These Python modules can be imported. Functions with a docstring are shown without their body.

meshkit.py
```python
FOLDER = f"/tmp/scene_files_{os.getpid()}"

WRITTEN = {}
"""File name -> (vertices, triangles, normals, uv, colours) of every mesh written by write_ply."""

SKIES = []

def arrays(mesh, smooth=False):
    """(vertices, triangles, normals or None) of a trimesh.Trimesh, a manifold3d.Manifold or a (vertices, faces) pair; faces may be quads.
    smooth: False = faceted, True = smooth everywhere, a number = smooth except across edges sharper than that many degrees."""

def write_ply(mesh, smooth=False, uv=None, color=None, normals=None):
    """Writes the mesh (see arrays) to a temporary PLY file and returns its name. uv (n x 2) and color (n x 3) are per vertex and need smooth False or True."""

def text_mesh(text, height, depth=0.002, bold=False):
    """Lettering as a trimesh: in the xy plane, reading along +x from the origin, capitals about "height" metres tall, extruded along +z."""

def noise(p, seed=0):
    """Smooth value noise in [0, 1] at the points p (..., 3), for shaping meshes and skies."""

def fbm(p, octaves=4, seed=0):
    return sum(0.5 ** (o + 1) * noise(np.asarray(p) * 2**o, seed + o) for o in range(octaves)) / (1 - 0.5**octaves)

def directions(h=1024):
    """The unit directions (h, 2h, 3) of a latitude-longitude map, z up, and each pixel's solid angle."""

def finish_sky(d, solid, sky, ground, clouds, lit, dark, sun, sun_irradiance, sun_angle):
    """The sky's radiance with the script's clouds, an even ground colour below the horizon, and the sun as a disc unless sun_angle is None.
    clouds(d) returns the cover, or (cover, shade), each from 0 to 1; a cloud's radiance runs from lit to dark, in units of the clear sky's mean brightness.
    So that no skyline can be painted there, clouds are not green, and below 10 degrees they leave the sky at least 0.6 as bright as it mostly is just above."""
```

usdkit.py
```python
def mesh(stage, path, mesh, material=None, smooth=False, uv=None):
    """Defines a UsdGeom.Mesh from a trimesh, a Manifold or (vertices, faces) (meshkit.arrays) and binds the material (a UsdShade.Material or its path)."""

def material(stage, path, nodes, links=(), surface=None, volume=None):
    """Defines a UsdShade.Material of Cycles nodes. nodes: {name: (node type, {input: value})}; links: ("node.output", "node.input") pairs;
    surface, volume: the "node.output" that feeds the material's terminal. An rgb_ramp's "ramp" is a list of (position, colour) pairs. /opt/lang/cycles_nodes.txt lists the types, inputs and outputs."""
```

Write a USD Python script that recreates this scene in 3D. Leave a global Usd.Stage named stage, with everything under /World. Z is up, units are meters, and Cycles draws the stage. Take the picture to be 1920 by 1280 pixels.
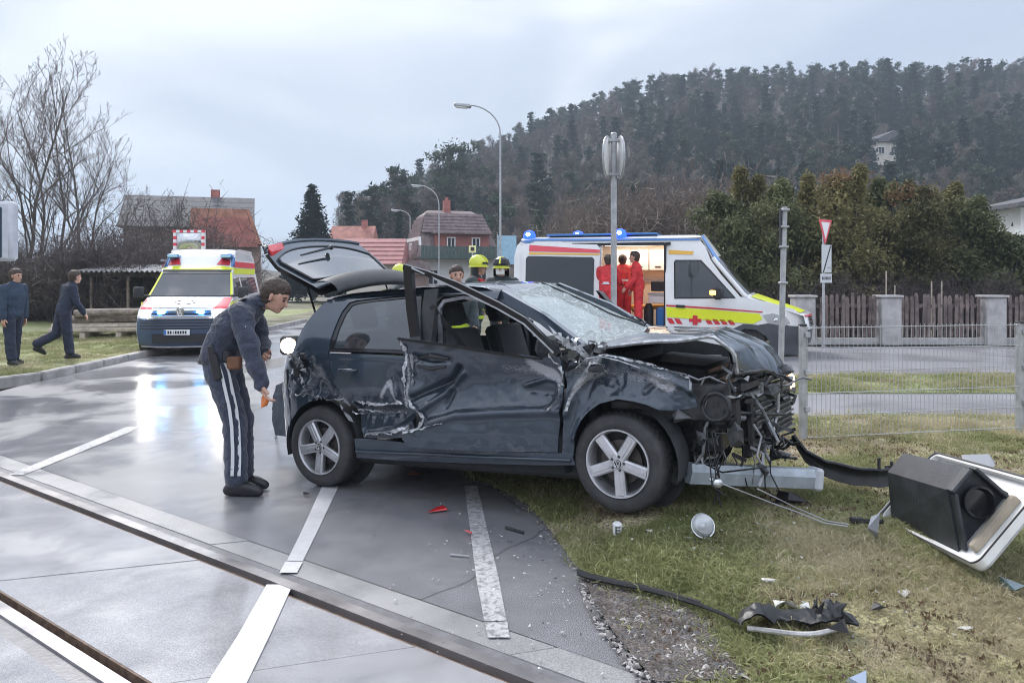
import math, random, re
import numpy as np
import trimesh
import shapely
from shapely.geometry import Polygon, Point, LineString
from scipy.spatial import Delaunay
import manifold3d as m3
import meshkit, usdkit
from pxr import Usd, UsdGeom, UsdLux, UsdShade, Gf, Sdf, Vt

stage = Usd.Stage.CreateInMemory()
UsdGeom.SetStageUpAxis(stage, 'Z')
UsdGeom.SetStageMetersPerUnit(stage, 1.0)
UsdGeom.Xform.Define(stage, '/World')
stage.SetDefaultPrim(stage.GetPrimAtPath('/World'))
UsdGeom.Scope.Define(stage, '/World/Looks')

# ---------------------------------------------------------------- camera, sky, sun, exposure
F, CX, HY, CAMZ = 1473.0, 960.0, 520.0, 1.70
cam = UsdGeom.Camera.Define(stage, '/World/camera')
cam.AddTranslateOp().Set(Gf.Vec3d(0, 0, CAMZ))
cam.AddRotateXOp().Set(90.0)
cam.CreateHorizontalApertureAttr(36.0)
cam.CreateVerticalApertureAttr(24.0)
cam.CreateFocalLengthAttr(36.0 * F / 1920.0)
cam.CreateVerticalApertureOffsetAttr(-(640.0 - HY) / 1920.0 * 36.0)
cam.CreateExposureAttr(1.25)
SUN_DIR = np.array([-0.38, 0.60, 0.70]); SUN_DIR = SUN_DIR / np.linalg.norm(SUN_DIR)
SUN_EL, SUN_ROT = math.asin(SUN_DIR[2]), math.atan2(SUN_DIR[0], SUN_DIR[1])
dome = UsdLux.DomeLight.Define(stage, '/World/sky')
dome.GetPrim().SetCustomDataByKey('kind', 'structure')
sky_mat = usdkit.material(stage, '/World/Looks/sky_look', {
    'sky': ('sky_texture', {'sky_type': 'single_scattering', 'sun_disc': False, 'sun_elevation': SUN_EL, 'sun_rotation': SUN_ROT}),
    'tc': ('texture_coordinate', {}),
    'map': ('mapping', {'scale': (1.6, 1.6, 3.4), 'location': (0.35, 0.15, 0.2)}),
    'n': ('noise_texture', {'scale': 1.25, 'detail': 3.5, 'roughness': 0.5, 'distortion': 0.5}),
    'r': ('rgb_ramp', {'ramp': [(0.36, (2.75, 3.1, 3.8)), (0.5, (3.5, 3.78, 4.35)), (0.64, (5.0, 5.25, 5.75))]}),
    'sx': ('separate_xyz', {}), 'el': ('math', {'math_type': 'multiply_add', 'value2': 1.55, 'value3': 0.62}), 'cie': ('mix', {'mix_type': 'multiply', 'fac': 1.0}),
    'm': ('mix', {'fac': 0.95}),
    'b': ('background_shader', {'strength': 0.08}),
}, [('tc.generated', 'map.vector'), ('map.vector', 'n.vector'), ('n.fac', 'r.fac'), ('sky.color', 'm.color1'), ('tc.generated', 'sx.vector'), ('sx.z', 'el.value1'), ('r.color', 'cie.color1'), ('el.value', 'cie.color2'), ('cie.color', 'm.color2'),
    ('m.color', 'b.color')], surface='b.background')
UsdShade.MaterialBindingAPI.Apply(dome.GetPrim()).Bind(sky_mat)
sun = UsdLux.DistantLight.Define(stage, '/World/sun')
sun.CreateIntensityAttr(0.4)
sun.CreateAngleAttr(22.0)
sun.CreateNormalizeAttr(True)
sun.CreateColorAttr(Gf.Vec3f(1.0, 0.96, 0.92))
_q = Gf.Rotation(Gf.Vec3d(0, 0, -1), Gf.Vec3d(*(-SUN_DIR)))
sun.AddTransformOp().Set(Gf.Matrix4d().SetRotate(_q))


def P(px, py, d):
    """The point seen at a pixel of the 1920 x 1280 photograph at depth d."""
    return np.array([(px - CX) / F * d, d, CAMZ - (py - HY) / F * d])


def G(px, py, z=0.0):
    return P(px, py, F * (CAMZ - z) / (py - HY))


# ---------------------------------------------------------------- naming, tagging
used = {}


def numbered(parent, name):
    k = (parent, name)
    n = used.get(k, 0)
    used[k] = n + 1
    return f'{parent}/{name}' + (f'_{n:03d}' if n else '')


def tagp(prim, label=None, cat=None, group=None, kind=None):
    for k, v in (('label', label), ('category', cat), ('group', group), ('kind', kind)):
        if v:
            prim.SetCustomDataByKey(k, v)


def place(x, loc=(0, 0, 0), rotz=0.0, scale=None):
    x.AddTranslateOp().Set(Gf.Vec3d(*map(float, loc)))
    if rotz:
        x.AddRotateZOp().Set(float(math.degrees(rotz)))
    if scale is not None:
        s = (scale,) * 3 if np.ndim(scale) == 0 else scale
        x.AddScaleOp().Set(Gf.Vec3f(*map(float, s)))


def thing(name, label, cat, loc=(0, 0, 0), rotz=0.0, group=None, scale=None, matrix=None, kind=None):
    p = numbered('/World', name)
    x = UsdGeom.Xform.Define(stage, p)
    if matrix is not None:
        x.AddTransformOp().Set(Gf.Matrix4d(*np.asarray(matrix, float).T.ravel().tolist()))
    else:
        place(x, loc, rotz, scale)
    tagp(x.GetPrim(), label, cat, group, kind)
    return p


def part(parent, name, mesh, mat, smooth=30, label=None, kind=None, scratch=None):
    p = numbered(parent, name)
    m = usdkit.mesh(stage, p, mesh, mat, smooth=False if scratch is not None else smooth)
    if scratch is not None:
        n = meshkit.arrays(mesh, True)[2]
        m.CreateNormalsAttr(Vt.Vec3fArray.FromNumpy(np.asarray(n, np.float32)))
        m.SetNormalsInterpolation('vertex')
        UsdGeom.PrimvarsAPI(m).CreatePrimvar('scratch', Sdf.ValueTypeNames.FloatArray, 'vertex').Set(Vt.FloatArray.FromNumpy(np.asarray(scratch, np.float32)))
    tagp(m.GetPrim(), label, None, None, kind)
    return p


def top(name, mesh, mat, label=None, cat=None, group=None, kind=None, smooth=30):
    p = part('/World', name, mesh, mat, smooth)
    tagp(stage.GetPrimAtPath(p), label, cat, group, kind)
    return p


def copy(src, name, label, cat, loc, rotz=0.0, group=None, scale=None):
    p = numbered('/World', name)
    x = UsdGeom.Xform.Define(stage, p)
    place(x, loc, rotz, scale)
    x.GetPrim().GetReferences().AddInternalReference(src)
    x.GetPrim().SetInstanceable(True)
    tagp(x.GetPrim(), label, cat, group)
    return p


def proto(name):
    """A class prim that copies refer to."""
    p = f'/World/{name}_class'
    stage.CreateClassPrim(p)
    return p


# ---------------------------------------------------------------- mesh helpers
def cat(ms):
    ms = [tm(m) for m in ms]
    return trimesh.util.concatenate(ms) if len(ms) > 1 else ms[0]


def tm(m):
    if isinstance(m, trimesh.Trimesh):
        return m
    v, f, _ = meshkit.arrays(m)
    return trimesh.Trimesh(v, f, process=False)


def box(c, s, bev=0.0, rz=0.0, rot=None):
    """Box with chamfered edges, centre c, size s."""
    s = np.array(s, float)
    h = s / 2
    if bev > 0:
        b = min(bev, h.min() * 0.49)
        pts = []
        for sx in (-1, 1):
            for sy in (-1, 1):
                for sz in (-1, 1):
                    k = np.array([sx, sy, sz]) * h
                    for a in range(3):
                        q = k.copy()
                        for o in range(3):
                            if o != a:
                                q[o] -= np.sign(q[o]) * b
                        pts.append(q)
        m = trimesh.convex.convex_hull(np.array(pts))
    else:
        m = trimesh.creation.box(s)
    if rot is not None:
        m.apply_transform(rot)
    if rz:
        m.apply_transform(trimesh.transformations.rotation_matrix(rz, [0, 0, 1]))
    m.apply_translation(c)
    return m


def tube(pts, r, seg=8, cap=True):
    """Swept tube along points; r a number or one per point."""
    pts = np.asarray(pts, float)
    n = len(pts)
    r = np.full(n, r, float) if np.ndim(r) == 0 else np.asarray(r, float)
    t = np.gradient(pts, axis=0)
    t /= np.maximum(np.linalg.norm(t, axis=1, keepdims=True), 1e-9)
    ref = np.array([0, 0, 1.0]) if abs(t[0][2]) < 0.9 else np.array([1.0, 0, 0])
    vs, a = [], np.arange(seg) / seg * 2 * np.pi
    u = np.cross(t[0], ref); u /= np.linalg.norm(u)
    for i in range(n):
        u = u - t[i] * (u @ t[i]); u /= max(np.linalg.norm(u), 1e-9)
        w = np.cross(t[i], u)
        vs.append(pts[i] + r[i] * (np.cos(a)[:, None] * u + np.sin(a)[:, None] * w))
    v = np.vstack(vs)
    i, j = np.meshgrid(np.arange(n - 1), np.arange(seg), indexing='ij')
    a0 = (i * seg + j).ravel(); a1 = (i * seg + (j + 1) % seg).ravel()
    f = np.vstack([np.c_[a0, a0 + seg, a1], np.c_[a1, a0 + seg, a1 + seg]])
    if cap:
        k = len(v)
        v = np.vstack([v, pts[0], pts[-1]])
        q = np.arange(seg)
        f = np.vstack([f, np.c_[np.full(seg, k), q, (q + 1) % seg], np.c_[np.full(seg, k + 1), (n - 1) * seg + (q + 1) % seg, (n - 1) * seg + q]])
    m = trimesh.Trimesh(v, f, process=False)
    if seg > 2 and m.volume < 0:
        m.invert()
    return m


def rod(a, b, ra, rb=None, seg=10):
    rb = ra if rb is None else rb
    return tube([a, b], [ra, rb], seg)


def lathe(profile, seg=32, axis='z', c=(0, 0, 0)):
    """profile: (radius, height) pairs revolved round an axis."""
    m = trimesh.creation.revolve(np.array(profile, float), sections=seg)
    if axis == 'y':
        m.apply_transform(trimesh.transformations.rotation_matrix(-np.pi / 2, [1, 0, 0]))
    elif axis == 'x':
        m.apply_transform(trimesh.transformations.rotation_matrix(np.pi / 2, [0, 1, 0]))
    m.apply_translation(c)
    return m


def prism(poly, h, plane='xy', at=0.0):
    """Polygon extruded by h. plane xz: polygon (x, z), extruded along +y from y = at."""
    p = poly if isinstance(poly, shapely.Geometry) else Polygon(poly)
    if not p.is_valid:
        p = p.buffer(0)
    m = cat([trimesh.creation.extrude_polygon(g, h, engine='earcut') for g in getattr(p, 'geoms', [p])])
    v = m.vertices.copy()
    if plane == 'xz':
        v = np.c_[v[:, 0], at + h - v[:, 2], v[:, 1]]
    elif plane == 'yz':
        v = np.c_[at + v[:, 2], v[:, 0], v[:, 1]]
    else:
        v = v + [0, 0, at]
    m = trimesh.Trimesh(v, m.faces, process=False)
    if m.volume < 0:
        m.invert()
    return m


def grid(nu, nv, fn, flip=False):
    """Surface from fn(u, v) -> (..., 3)."""
    u, v = np.meshgrid(np.linspace(0, 1, nu), np.linspace(0, 1, nv), indexing='ij')
    p = np.asarray(fn(u, v)).reshape(-1, 3)
    i, j = np.meshgrid(np.arange(nu - 1), np.arange(nv - 1), indexing='ij')
    a = (i * nv + j).ravel()
    f = np.vstack([np.c_[a, a + nv, a + nv + 1], np.c_[a, a + nv + 1, a + 1]])
    if flip:
        f = f[:, ::-1]
    return trimesh.Trimesh(p, f, process=False)


def tri2d(poly, res):
    """Dense triangulation of a polygon (holes allowed): (points, triangles, boundary loops)."""
    if not poly.is_valid:
        poly = poly.buffer(0)
    if poly.geom_type != 'Polygon':
        poly = max(poly.geoms, key=lambda g: g.area)
    pts, loops = [], []
    for ring in (poly.exterior, *poly.interiors):
        n0 = len(pts)
        c = np.array(ring.coords)[:-1]
        for a, b in zip(c, np.roll(c, -1, 0)):
            k = max(1, int(np.ceil(np.linalg.norm(b - a) / (res * 0.7))))
            pts += [a + (b - a) * q / k for q in range(k)]
        loops.append(np.arange(n0, len(pts)))
    x0, y0, x1, y1 = poly.bounds
    gx, gy = np.meshgrid(np.arange(x0, x1, res), np.arange(y0, y1, res * 0.87))
    gx = gx + (np.arange(gx.shape[0]) % 2)[:, None] * res * 0.5
    q = np.c_[gx.ravel(), gy.ravel()]
    inner = poly.buffer(-res * 0.55)
    q = q[shapely.contains_xy(inner, q[:, 0], q[:, 1])] if not inner.is_empty else q[:0]
    p = np.vstack([np.array(pts), q])
    t = Delaunay(p).simplices
    cen = p[t].mean(1)
    t = t[shapely.contains_xy(poly, cen[:, 0], cen[:, 1])]
    a, b, c = p[t[:, 0]], p[t[:, 1]], p[t[:, 2]]
    ar = (b[:, 0] - a[:, 0]) * (c[:, 1] - a[:, 1]) - (b[:, 1] - a[:, 1]) * (c[:, 0] - a[:, 0])
    t[ar < 0] = t[ar < 0][:, ::-1]
    return p, t[np.abs(ar) > 1e-12], loops


def panel(poly, yfun, res=0.03, thick=0.02, side=-1):
    """Sheet-metal panel over a polygon in (x, z): y = yfun(x, z), its edge folded inwards by thick. side -1: outside faces -y."""
    poly = poly if isinstance(poly, shapely.Geometry) else Polygon(poly)
    p, t, loops = tri2d(poly, res)
    y = yfun(p[:, 0], p[:, 1])
    v = np.c_[p[:, 0], y, p[:, 1]]
    f = t.copy() if side < 0 else t[:, ::-1].copy()
    out_v, out_f, n = [v], [f], len(v)
    if thick:
        for lp in loops:
            e = v[lp]
            inner = e + [0, -side * thick, 0]
            k = len(lp)
            i = np.arange(k)
            out_v += [e, inner]
            a, b = n + i, n + (i + 1) % k
            q = np.vstack([np.c_[a, a + k, b], np.c_[b, a + k, b + k]])
            out_f.append(q if side < 0 else q[:, ::-1])
            n += 2 * k
    return trimesh.Trimesh(np.vstack(out_v), np.vstack(out_f), process=False)


def flat(poly, z, res=None, zf=None):
    """Sheet over a polygon in (x, y) at height z or zf(x, y)."""
    poly = poly if isinstance(poly, shapely.Geometry) else Polygon(poly)
    if not poly.is_valid:
        poly = poly.buffer(0)
    if res is None:
        ms = []
        for g in getattr(poly, 'geoms', [poly]):
            v, f = trimesh.creation.triangulate_polygon(g, engine='earcut')
            m = trimesh.Trimesh(np.c_[v, np.full(len(v), z)], f, process=False)
            if m.face_normals[:, 2].mean() < 0:
                m.invert()
            ms.append(m)
        return cat(ms)
    p, t, _ = tri2d(poly, res)
    return trimesh.Trimesh(np.c_[p, zf(p[:, 0], p[:, 1]) if zf else np.full(len(p), z)], t, process=False)


def smoothstep(a, b, x):
    t = np.clip((np.asarray(x, float) - a) / (b - a), 0, 1)
    return t * t * (3 - 2 * t)


def xf(m, matrix):
    m = tm(m).copy()
    m.apply_transform(matrix)
    return m


def rotm(deg, axis, c=(0, 0, 0)):
    return trimesh.transformations.rotation_matrix(math.radians(deg), axis, c)


# ---------------------------------------------------------------- materials
def mat(name, color, rough=0.5, metal=0.0, spec=0.5, coat=0.0, vary=0.0, scale=6.0, color2=None, bump=0.0, bscale=40.0, rvary=0.0, emit=None, strength=0.0, trans=0.0, alpha=1.0, detail=4.0, ramp=(0.35, 0.65), sheen=0.0, bdist=0.01):
    path = f'/World/Looks/{name}'
    pr = {'base_color': color, 'roughness': rough, 'metallic': metal, 'specular_ior_level': spec, 'coat_weight': coat}
    if emit is not None:
        pr.update(emission_color=emit, emission_strength=strength)
    if trans:
        pr['transmission_weight'] = trans
    if alpha < 1:
        pr['alpha'] = alpha
    if sheen:
        pr['sheen_weight'] = sheen
    nodes, links = {'p': ('principled_bsdf', pr)}, []
    if vary or color2 or rvary or bump:
        nodes['tc'] = ('texture_coordinate', {})
    if vary or color2 or rvary:
        nodes['n'] = ('noise_texture', {'scale': scale, 'detail': detail, 'roughness': 0.6})
        links.append(('tc.object', 'n.vector'))
    if vary or color2:
        a = np.array(color, float)
        lo, hi = (a * (1 - vary), np.minimum(a * (1 + vary), 0.95)) if color2 is None else (a, np.array(color2, float))
        nodes['r'] = ('rgb_ramp', {'ramp': [(ramp[0], tuple(lo)), (ramp[1], tuple(hi))]})
        links += [('n.fac', 'r.fac'), ('r.color', 'p.base_color')]
    if rvary:
        nodes['mr'] = ('map_range', {'from_min': 0.3, 'from_max': 0.7, 'to_min': max(rough - rvary, 0.02), 'to_max': min(rough + rvary, 1.0), 'clamp': True})
        links += [('n.fac', 'mr.value'), ('mr.result', 'p.roughness')]
    if bump:
        nodes['bn'] = ('noise_texture', {'scale': bscale, 'detail': 4.0, 'roughness': 0.6})
        nodes['b'] = ('bump', {'strength': min(bump, 1.0), 'distance': bdist})
        links += [('tc.object', 'bn.vector'), ('bn.fac', 'b.height'), ('b.normal', 'p.normal')]
    usdkit.material(stage, path, nodes, links, surface='p.BSDF')
    return path


def glow(name, color, strength):
    return mat(name, color, 0.3, emit=color, strength=strength)


def pane(name, tint=(0.6, 0.66, 0.68), dark=0.0, rough=0.01, refl=1.25):
    """Window glass: clear with a Fresnel reflection; dark mixes in a dark body."""
    path = f'/World/Looks/{name}'
    usdkit.material(stage, path, {
        't': ('transparent_bsdf', {'color': tint}), 'g': ('glossy_bsdf', {'color': (1, 1, 1), 'roughness': rough}), 'f': ('fresnel', {'IOR': 1.6}),
        'a': ('math', {'math_type': 'multiply_add', 'value2': refl, 'value3': 0.04, 'use_clamp': True}), 'm': ('mix_closure', {}),
        'd': ('diffuse_bsdf', {'color': (0.02, 0.024, 0.028)}), 'dm': ('mix_closure', {'fac': dark})},
        [('f.fac', 'a.value1'), ('a.value', 'm.fac'), ('t.BSDF', 'dm.closure1'), ('d.BSDF', 'dm.closure2'), ('dm.closure', 'm.closure1'), ('g.BSDF', 'm.closure2')], surface='m.closure')
    return path
# ================================================================ setting
def ground_mat(name, stops, scale, rough=(0.6, 0.9), bump=0.5, bscale=90.0, stops2=None, spec=0.5, rscale=0.7, rpos=(0.4, 0.6), speck=0.0, spscale=160.0, bdist=0.01, crack=0.0):
    """Ground look on world positions: big noise for colour, another for wet and dry, a speckle, a bump."""
    nodes = {
        'g': ('geometry', {}),
        'n': ('noise_texture', {'scale': scale, 'detail': 6.0, 'roughness': 0.62}),
        'r': ('rgb_ramp', {'ramp': stops}),
        'n2': ('noise_texture', {'scale': rscale, 'detail': 4.0, 'roughness': 0.55, 'distortion': 0.4}),
        'mr': ('map_range', {'from_min': rpos[0], 'from_max': rpos[1], 'to_min': rough[0], 'to_max': rough[1], 'clamp': True}),
        'bn': ('noise_texture', {'scale': bscale, 'detail': 3.0, 'roughness': 0.7}),
        'b': ('bump', {'strength': bump, 'distance': bdist}),
        'sp': ('noise_texture', {'scale': spscale, 'detail': 1.0}),
        'sr': ('rgb_ramp', {'ramp': [(0.4, (1 - speck,) * 3), (0.62, (1 + speck,) * 3)]}),
        'mx': ('mix', {'mix_type': 'multiply', 'fac': 1.0}),
        'p': ('principled_bsdf', {'specular_ior_level': spec}),
    }
    links = [('g.position', 'n.vector'), ('n.fac', 'r.fac'), ('g.position', 'n2.vector'), ('n2.fac', 'mr.value'), ('mr.result', 'p.roughness'),
             ('g.position', 'bn.vector'), ('bn.fac', 'b.height'), ('b.normal', 'p.normal'), ('g.position', 'sp.vector'), ('sp.fac', 'sr.fac'),
             ('r.color', 'mx.color1'), ('sr.color', 'mx.color2'), ('mx.color', 'p.base_color')]
    if crack:
        nodes.update({'wn': ('noise_texture', {'scale': 1.3, 'detail': 5.0}), 'wm': ('mix_vector', {'fac': 0.25, 'use_clamp': False}), 'vo': ('voronoi_texture', {'feature': 'distance_to_edge', 'scale': 0.33}),
                      'cr': ('rgb_ramp', {'ramp': [(0.0, (1 - crack,) * 3), (0.0035, (1.0,) * 3)]}), 'm2': ('mix', {'mix_type': 'multiply', 'fac': 1.0})})
        links = [k for k in links if k != ('mx.color', 'p.base_color')] + [('g.position', 'wn.vector'), ('g.position', 'wm.a'), ('wn.color', 'wm.b'), ('wm.result', 'vo.vector'), ('vo.distance', 'cr.fac'), ('mx.color', 'm2.color1'), ('cr.color', 'm2.color2'), ('m2.color', 'p.base_color')]
    usdkit.material(stage, f'/World/Looks/{name}', nodes, links, surface='p.BSDF')
    return f'/World/Looks/{name}'


GM = ground_mat('meadow_earth', [(0.3, (0.07, 0.075, 0.03)), (0.5, (0.11, 0.105, 0.05)), (0.7, (0.15, 0.13, 0.075))], 0.25)
ASPH = ground_mat('wet_asphalt', [(0.3, (0.18, 0.177, 0.187)), (0.52, (0.215, 0.211, 0.223)), (0.75, (0.26, 0.255, 0.27))], 2.2, rough=(0.13, 0.36), bump=0.14, bscale=260, rscale=0.55, rpos=(0.44, 0.56), speck=0.6, spscale=230, bdist=0.003, crack=0.5)
CONC = ground_mat('wet_concrete', [(0.28, (0.24, 0.236, 0.245)), (0.42, (0.31, 0.305, 0.315)), (0.72, (0.40, 0.395, 0.405))], 2.2, rough=(0.10, 0.30), bump=0.10, bscale=45, rscale=1.3, rpos=(0.42, 0.60), speck=0.22, spscale=220, spec=0.6, bdist=0.003)
EDGE = ground_mat('edge_concrete', [(0.3, (0.25, 0.245, 0.25)), (0.7, (0.34, 0.335, 0.335))], 2.0, rough=(0.25, 0.5), bump=0.15, bscale=80, rscale=1.5, speck=0.2, bdist=0.004)
DRYASPH = ground_mat('grey_road_surface', [(0.3, (0.21, 0.205, 0.22)), (0.7, (0.29, 0.28, 0.30))], 0.7, rough=(0.22, 0.45), bump=0.2, bscale=80, rscale=0.4, speck=0.15, bdist=0.004)
PAINT = ground_mat('worn_road_paint', [(0.24, (0.32, 0.31, 0.32)), (0.36, (0.58, 0.57, 0.58)), (0.8, (0.68, 0.67, 0.68))], 22.0, rough=(0.25, 0.5), bump=0.3, bscale=140, rscale=1.5, speck=0.12, bdist=0.004)
WORN = ground_mat('badly_worn_paint', [(0.40, (0.25, 0.245, 0.25)), (0.50, (0.48, 0.47, 0.48)), (0.8, (0.60, 0.59, 0.60))], 26.0, rough=(0.25, 0.5), bump=0.3, bscale=140, rscale=1.5, speck=0.2, bdist=0.004)
LAWN = ground_mat('winter_lawn_soil', [(0.26, (0.15, 0.11, 0.08)), (0.42, (0.26, 0.21, 0.145)), (0.54, (0.29, 0.27, 0.14)), (0.7, (0.38, 0.33, 0.21))], 1.7, bump=0.8, bscale=45, speck=0.5, spscale=60, bdist=0.02)
LAWN_GREEN = ground_mat('green_lawn', [(0.28, (0.16, 0.15, 0.07)), (0.46, (0.20, 0.23, 0.085)), (0.7, (0.27, 0.29, 0.12))], 0.9, bump=0.8, bscale=30, speck=0.35, spscale=40, bdist=0.03)
SOIL = ground_mat('dark_gravelly_soil', [(0.3, (0.05, 0.04, 0.035)), (0.6, (0.12, 0.10, 0.09)), (0.75, (0.2, 0.19, 0.18))], 9, bump=0.9, bscale=60, speck=0.5, spscale=90, bdist=0.02)
STEEL = mat('rail_steel', (0.36, 0.345, 0.35), 0.3, 0.85, vary=0.10, scale=2, rvary=0.06)
RUST = mat('rail_rust', (0.13, 0.085, 0.06), 0.7, 0.2, vary=0.4, scale=20, bump=0.5)
RUBBER_STRIP = mat('rail_rubber', (0.16, 0.155, 0.165), 0.35, vary=0.2, scale=8, bump=0.15)
KERB = mat('kerb_stone', (0.33, 0.31, 0.30), 0.7, vary=0.3, scale=3, bump=0.4, bscale=30)

rng = np.random.default_rng(7)

top('ground', flat([(-900, -60), (900, -60), (900, 1900), (-900, 1900)], -0.35), GM, kind='structure')

# the crossing runs along RD, its normal RN; rail lines at RN = 2.67 and 1.58, the asphalt begins at 3.0
RD, RN = np.array([0.794, -0.608]), np.array([0.608, 0.794])


def SN(s, n):
    return RD * s + RN * n


def strip(n0, n1, s0=-40, s1=14):
    return Polygon([SN(s0, n0), SN(s1, n0), SN(s1, n1), SN(s0, n1)])


road_poly = Polygon([(-7.9, 23), (-7.75, 13), (-7.6, 11.0), (-8.6, 10.2), (-30, 9.0), (-30, -8), (9, -8), (9, 9.7), (45, 10.5), (45, 19.3), (5, 19.3), (-1.8, 23), (-3, 60), (-7.9, 60)])
asphalt = road_poly.intersection(strip(3.0, 90, -80, 90))
top('road', flat(asphalt, 0.0), ASPH, kind='structure')
top('far_road', flat([(2.4, 13.5), (45, 13.3), (45, 19.3), (2.4, 19.3)], 0.006), DRYASPH, kind='structure')
top('footpath', flat([(2.2, 9.62), (45, 9.5), (45, 11.35), (2.0, 11.35)], 0.020), DRYASPH, kind='structure')

# track: bed, concrete panels, rails with flangeways
top('track_bed', flat(strip(-6, 2.999, -30, 12), -0.10), RUST, kind='structure')
slab = thing('crossing_slab', None, None, kind='structure')
jd = np.array([0.95, 0.312])


def panels(n0, n1, offs, length, zt, name, m, jitter=True):
    k = RN @ jd
    for q in range(-9, 5):
        s = offs + q * length
        def corner(ss, n):
            return SN(ss, n) if abs(k) < 1e-6 else SN(ss + (n - 2.6) * (RD @ jd) / k, n)
        g = 0.006
        poly = Polygon([corner(s + g, n0), corner(s + length - g, n0), corner(s + length - g, n1), corner(s + g, n1)])
        part(slab, name, prism(poly, 0.09, 'xy', zt - 0.09 - (0.002 * (q % 2))), m, smooth=False)


panels(1.70, 2.600, -2.55, 1.82, 0.004, 'concrete_panel', CONC)
panels(-1.2, 1.49, -2.55, 1.82, 0.004, 'concrete_panel', CONC)
panels(2.805, 2.992, -2.3, 2.4, 0.003, 'edge_panel', EDGE)
for i, (nn, sg) in enumerate(((2.67, -1), (1.58, 1))):
    r = thing('running_rail', ('shiny steel rail nearer the wrecked car, set in wet concrete' if i == 0 else 'steel rail with a rusty gravel-filled groove in the lower left corner'), 'rail')
    # head, web side in the groove, rubber filler strip
    part(r, 'rail_head', prism(strip(nn - 0.012, nn + 0.056, -30, 12), 0.05, 'xy', -0.042 + 0.004), STEEL, smooth=False)
    a, b = (nn - 0.022, nn - 0.012) if sg < 0 else (nn + 0.056, nn + 0.066)
    part(r, 'rail_side', prism(strip(a, b, -30, 12), 0.06, 'xy', -0.085), RUST, smooth=False)
    a, b = (nn + 0.056, nn + 0.132) if sg < 0 else (nn - 0.09, nn - 0.012)
    part(r, 'rubber_filler', prism(strip(a, b, -30, 12), 0.05, 'xy', -0.052), RUBBER_STRIP, smooth=False)
    part(r, 'guard_edge', prism(strip(nn - 0.070 if sg < 0 else nn + 0.108, nn - 0.060 if sg < 0 else nn + 0.118, -30, 12), 0.08, 'xy', -0.078), RUST, smooth=False)

# painted stripes
def gp(pts, z=0.0):
    return [G(x, y)[:2] for x, y in pts]


def stripe(name, pts, z, label):
    top(name, flat(gp(pts), z), WORN if 'worn' in label or 'thin' in label else PAINT, kind='structure', label=label)


stripe('road_stripe', [(604, 912), (635, 912), (596, 995), (568, 1052), (538, 1052), (566, 995)], 0.005, 'white painted stripe running under the rear wheel')
stripe('road_stripe', [(535, 1055), (568, 1055), (557, 1076), (524, 1076)], 0.010, 'short white stripe piece on the concrete edge strip')
stripe('road_stripe', [(500, 1098), (549, 1098), (505, 1195), (462, 1284), (388, 1284), (445, 1195)], 0.009, 'broad white stripe on the concrete panels at the bottom')
stripe('road_stripe', [(871, 911), (895, 911), (935, 1085), (950, 1165), (908, 1165), (893, 1085)], 0.005, 'worn white stripe right of the rear wheel')
stripe('road_stripe', [(908, 1168), (951, 1168), (956, 1198), (915, 1198)], 0.010, 'end of the worn white stripe on the concrete edge')
stripe('road_stripe', [(14, 891), (44, 891), (240, 812), (262, 800), (238, 800), (205, 814)], 0.005, 'thin white stripe on the wet road at far left')

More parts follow.
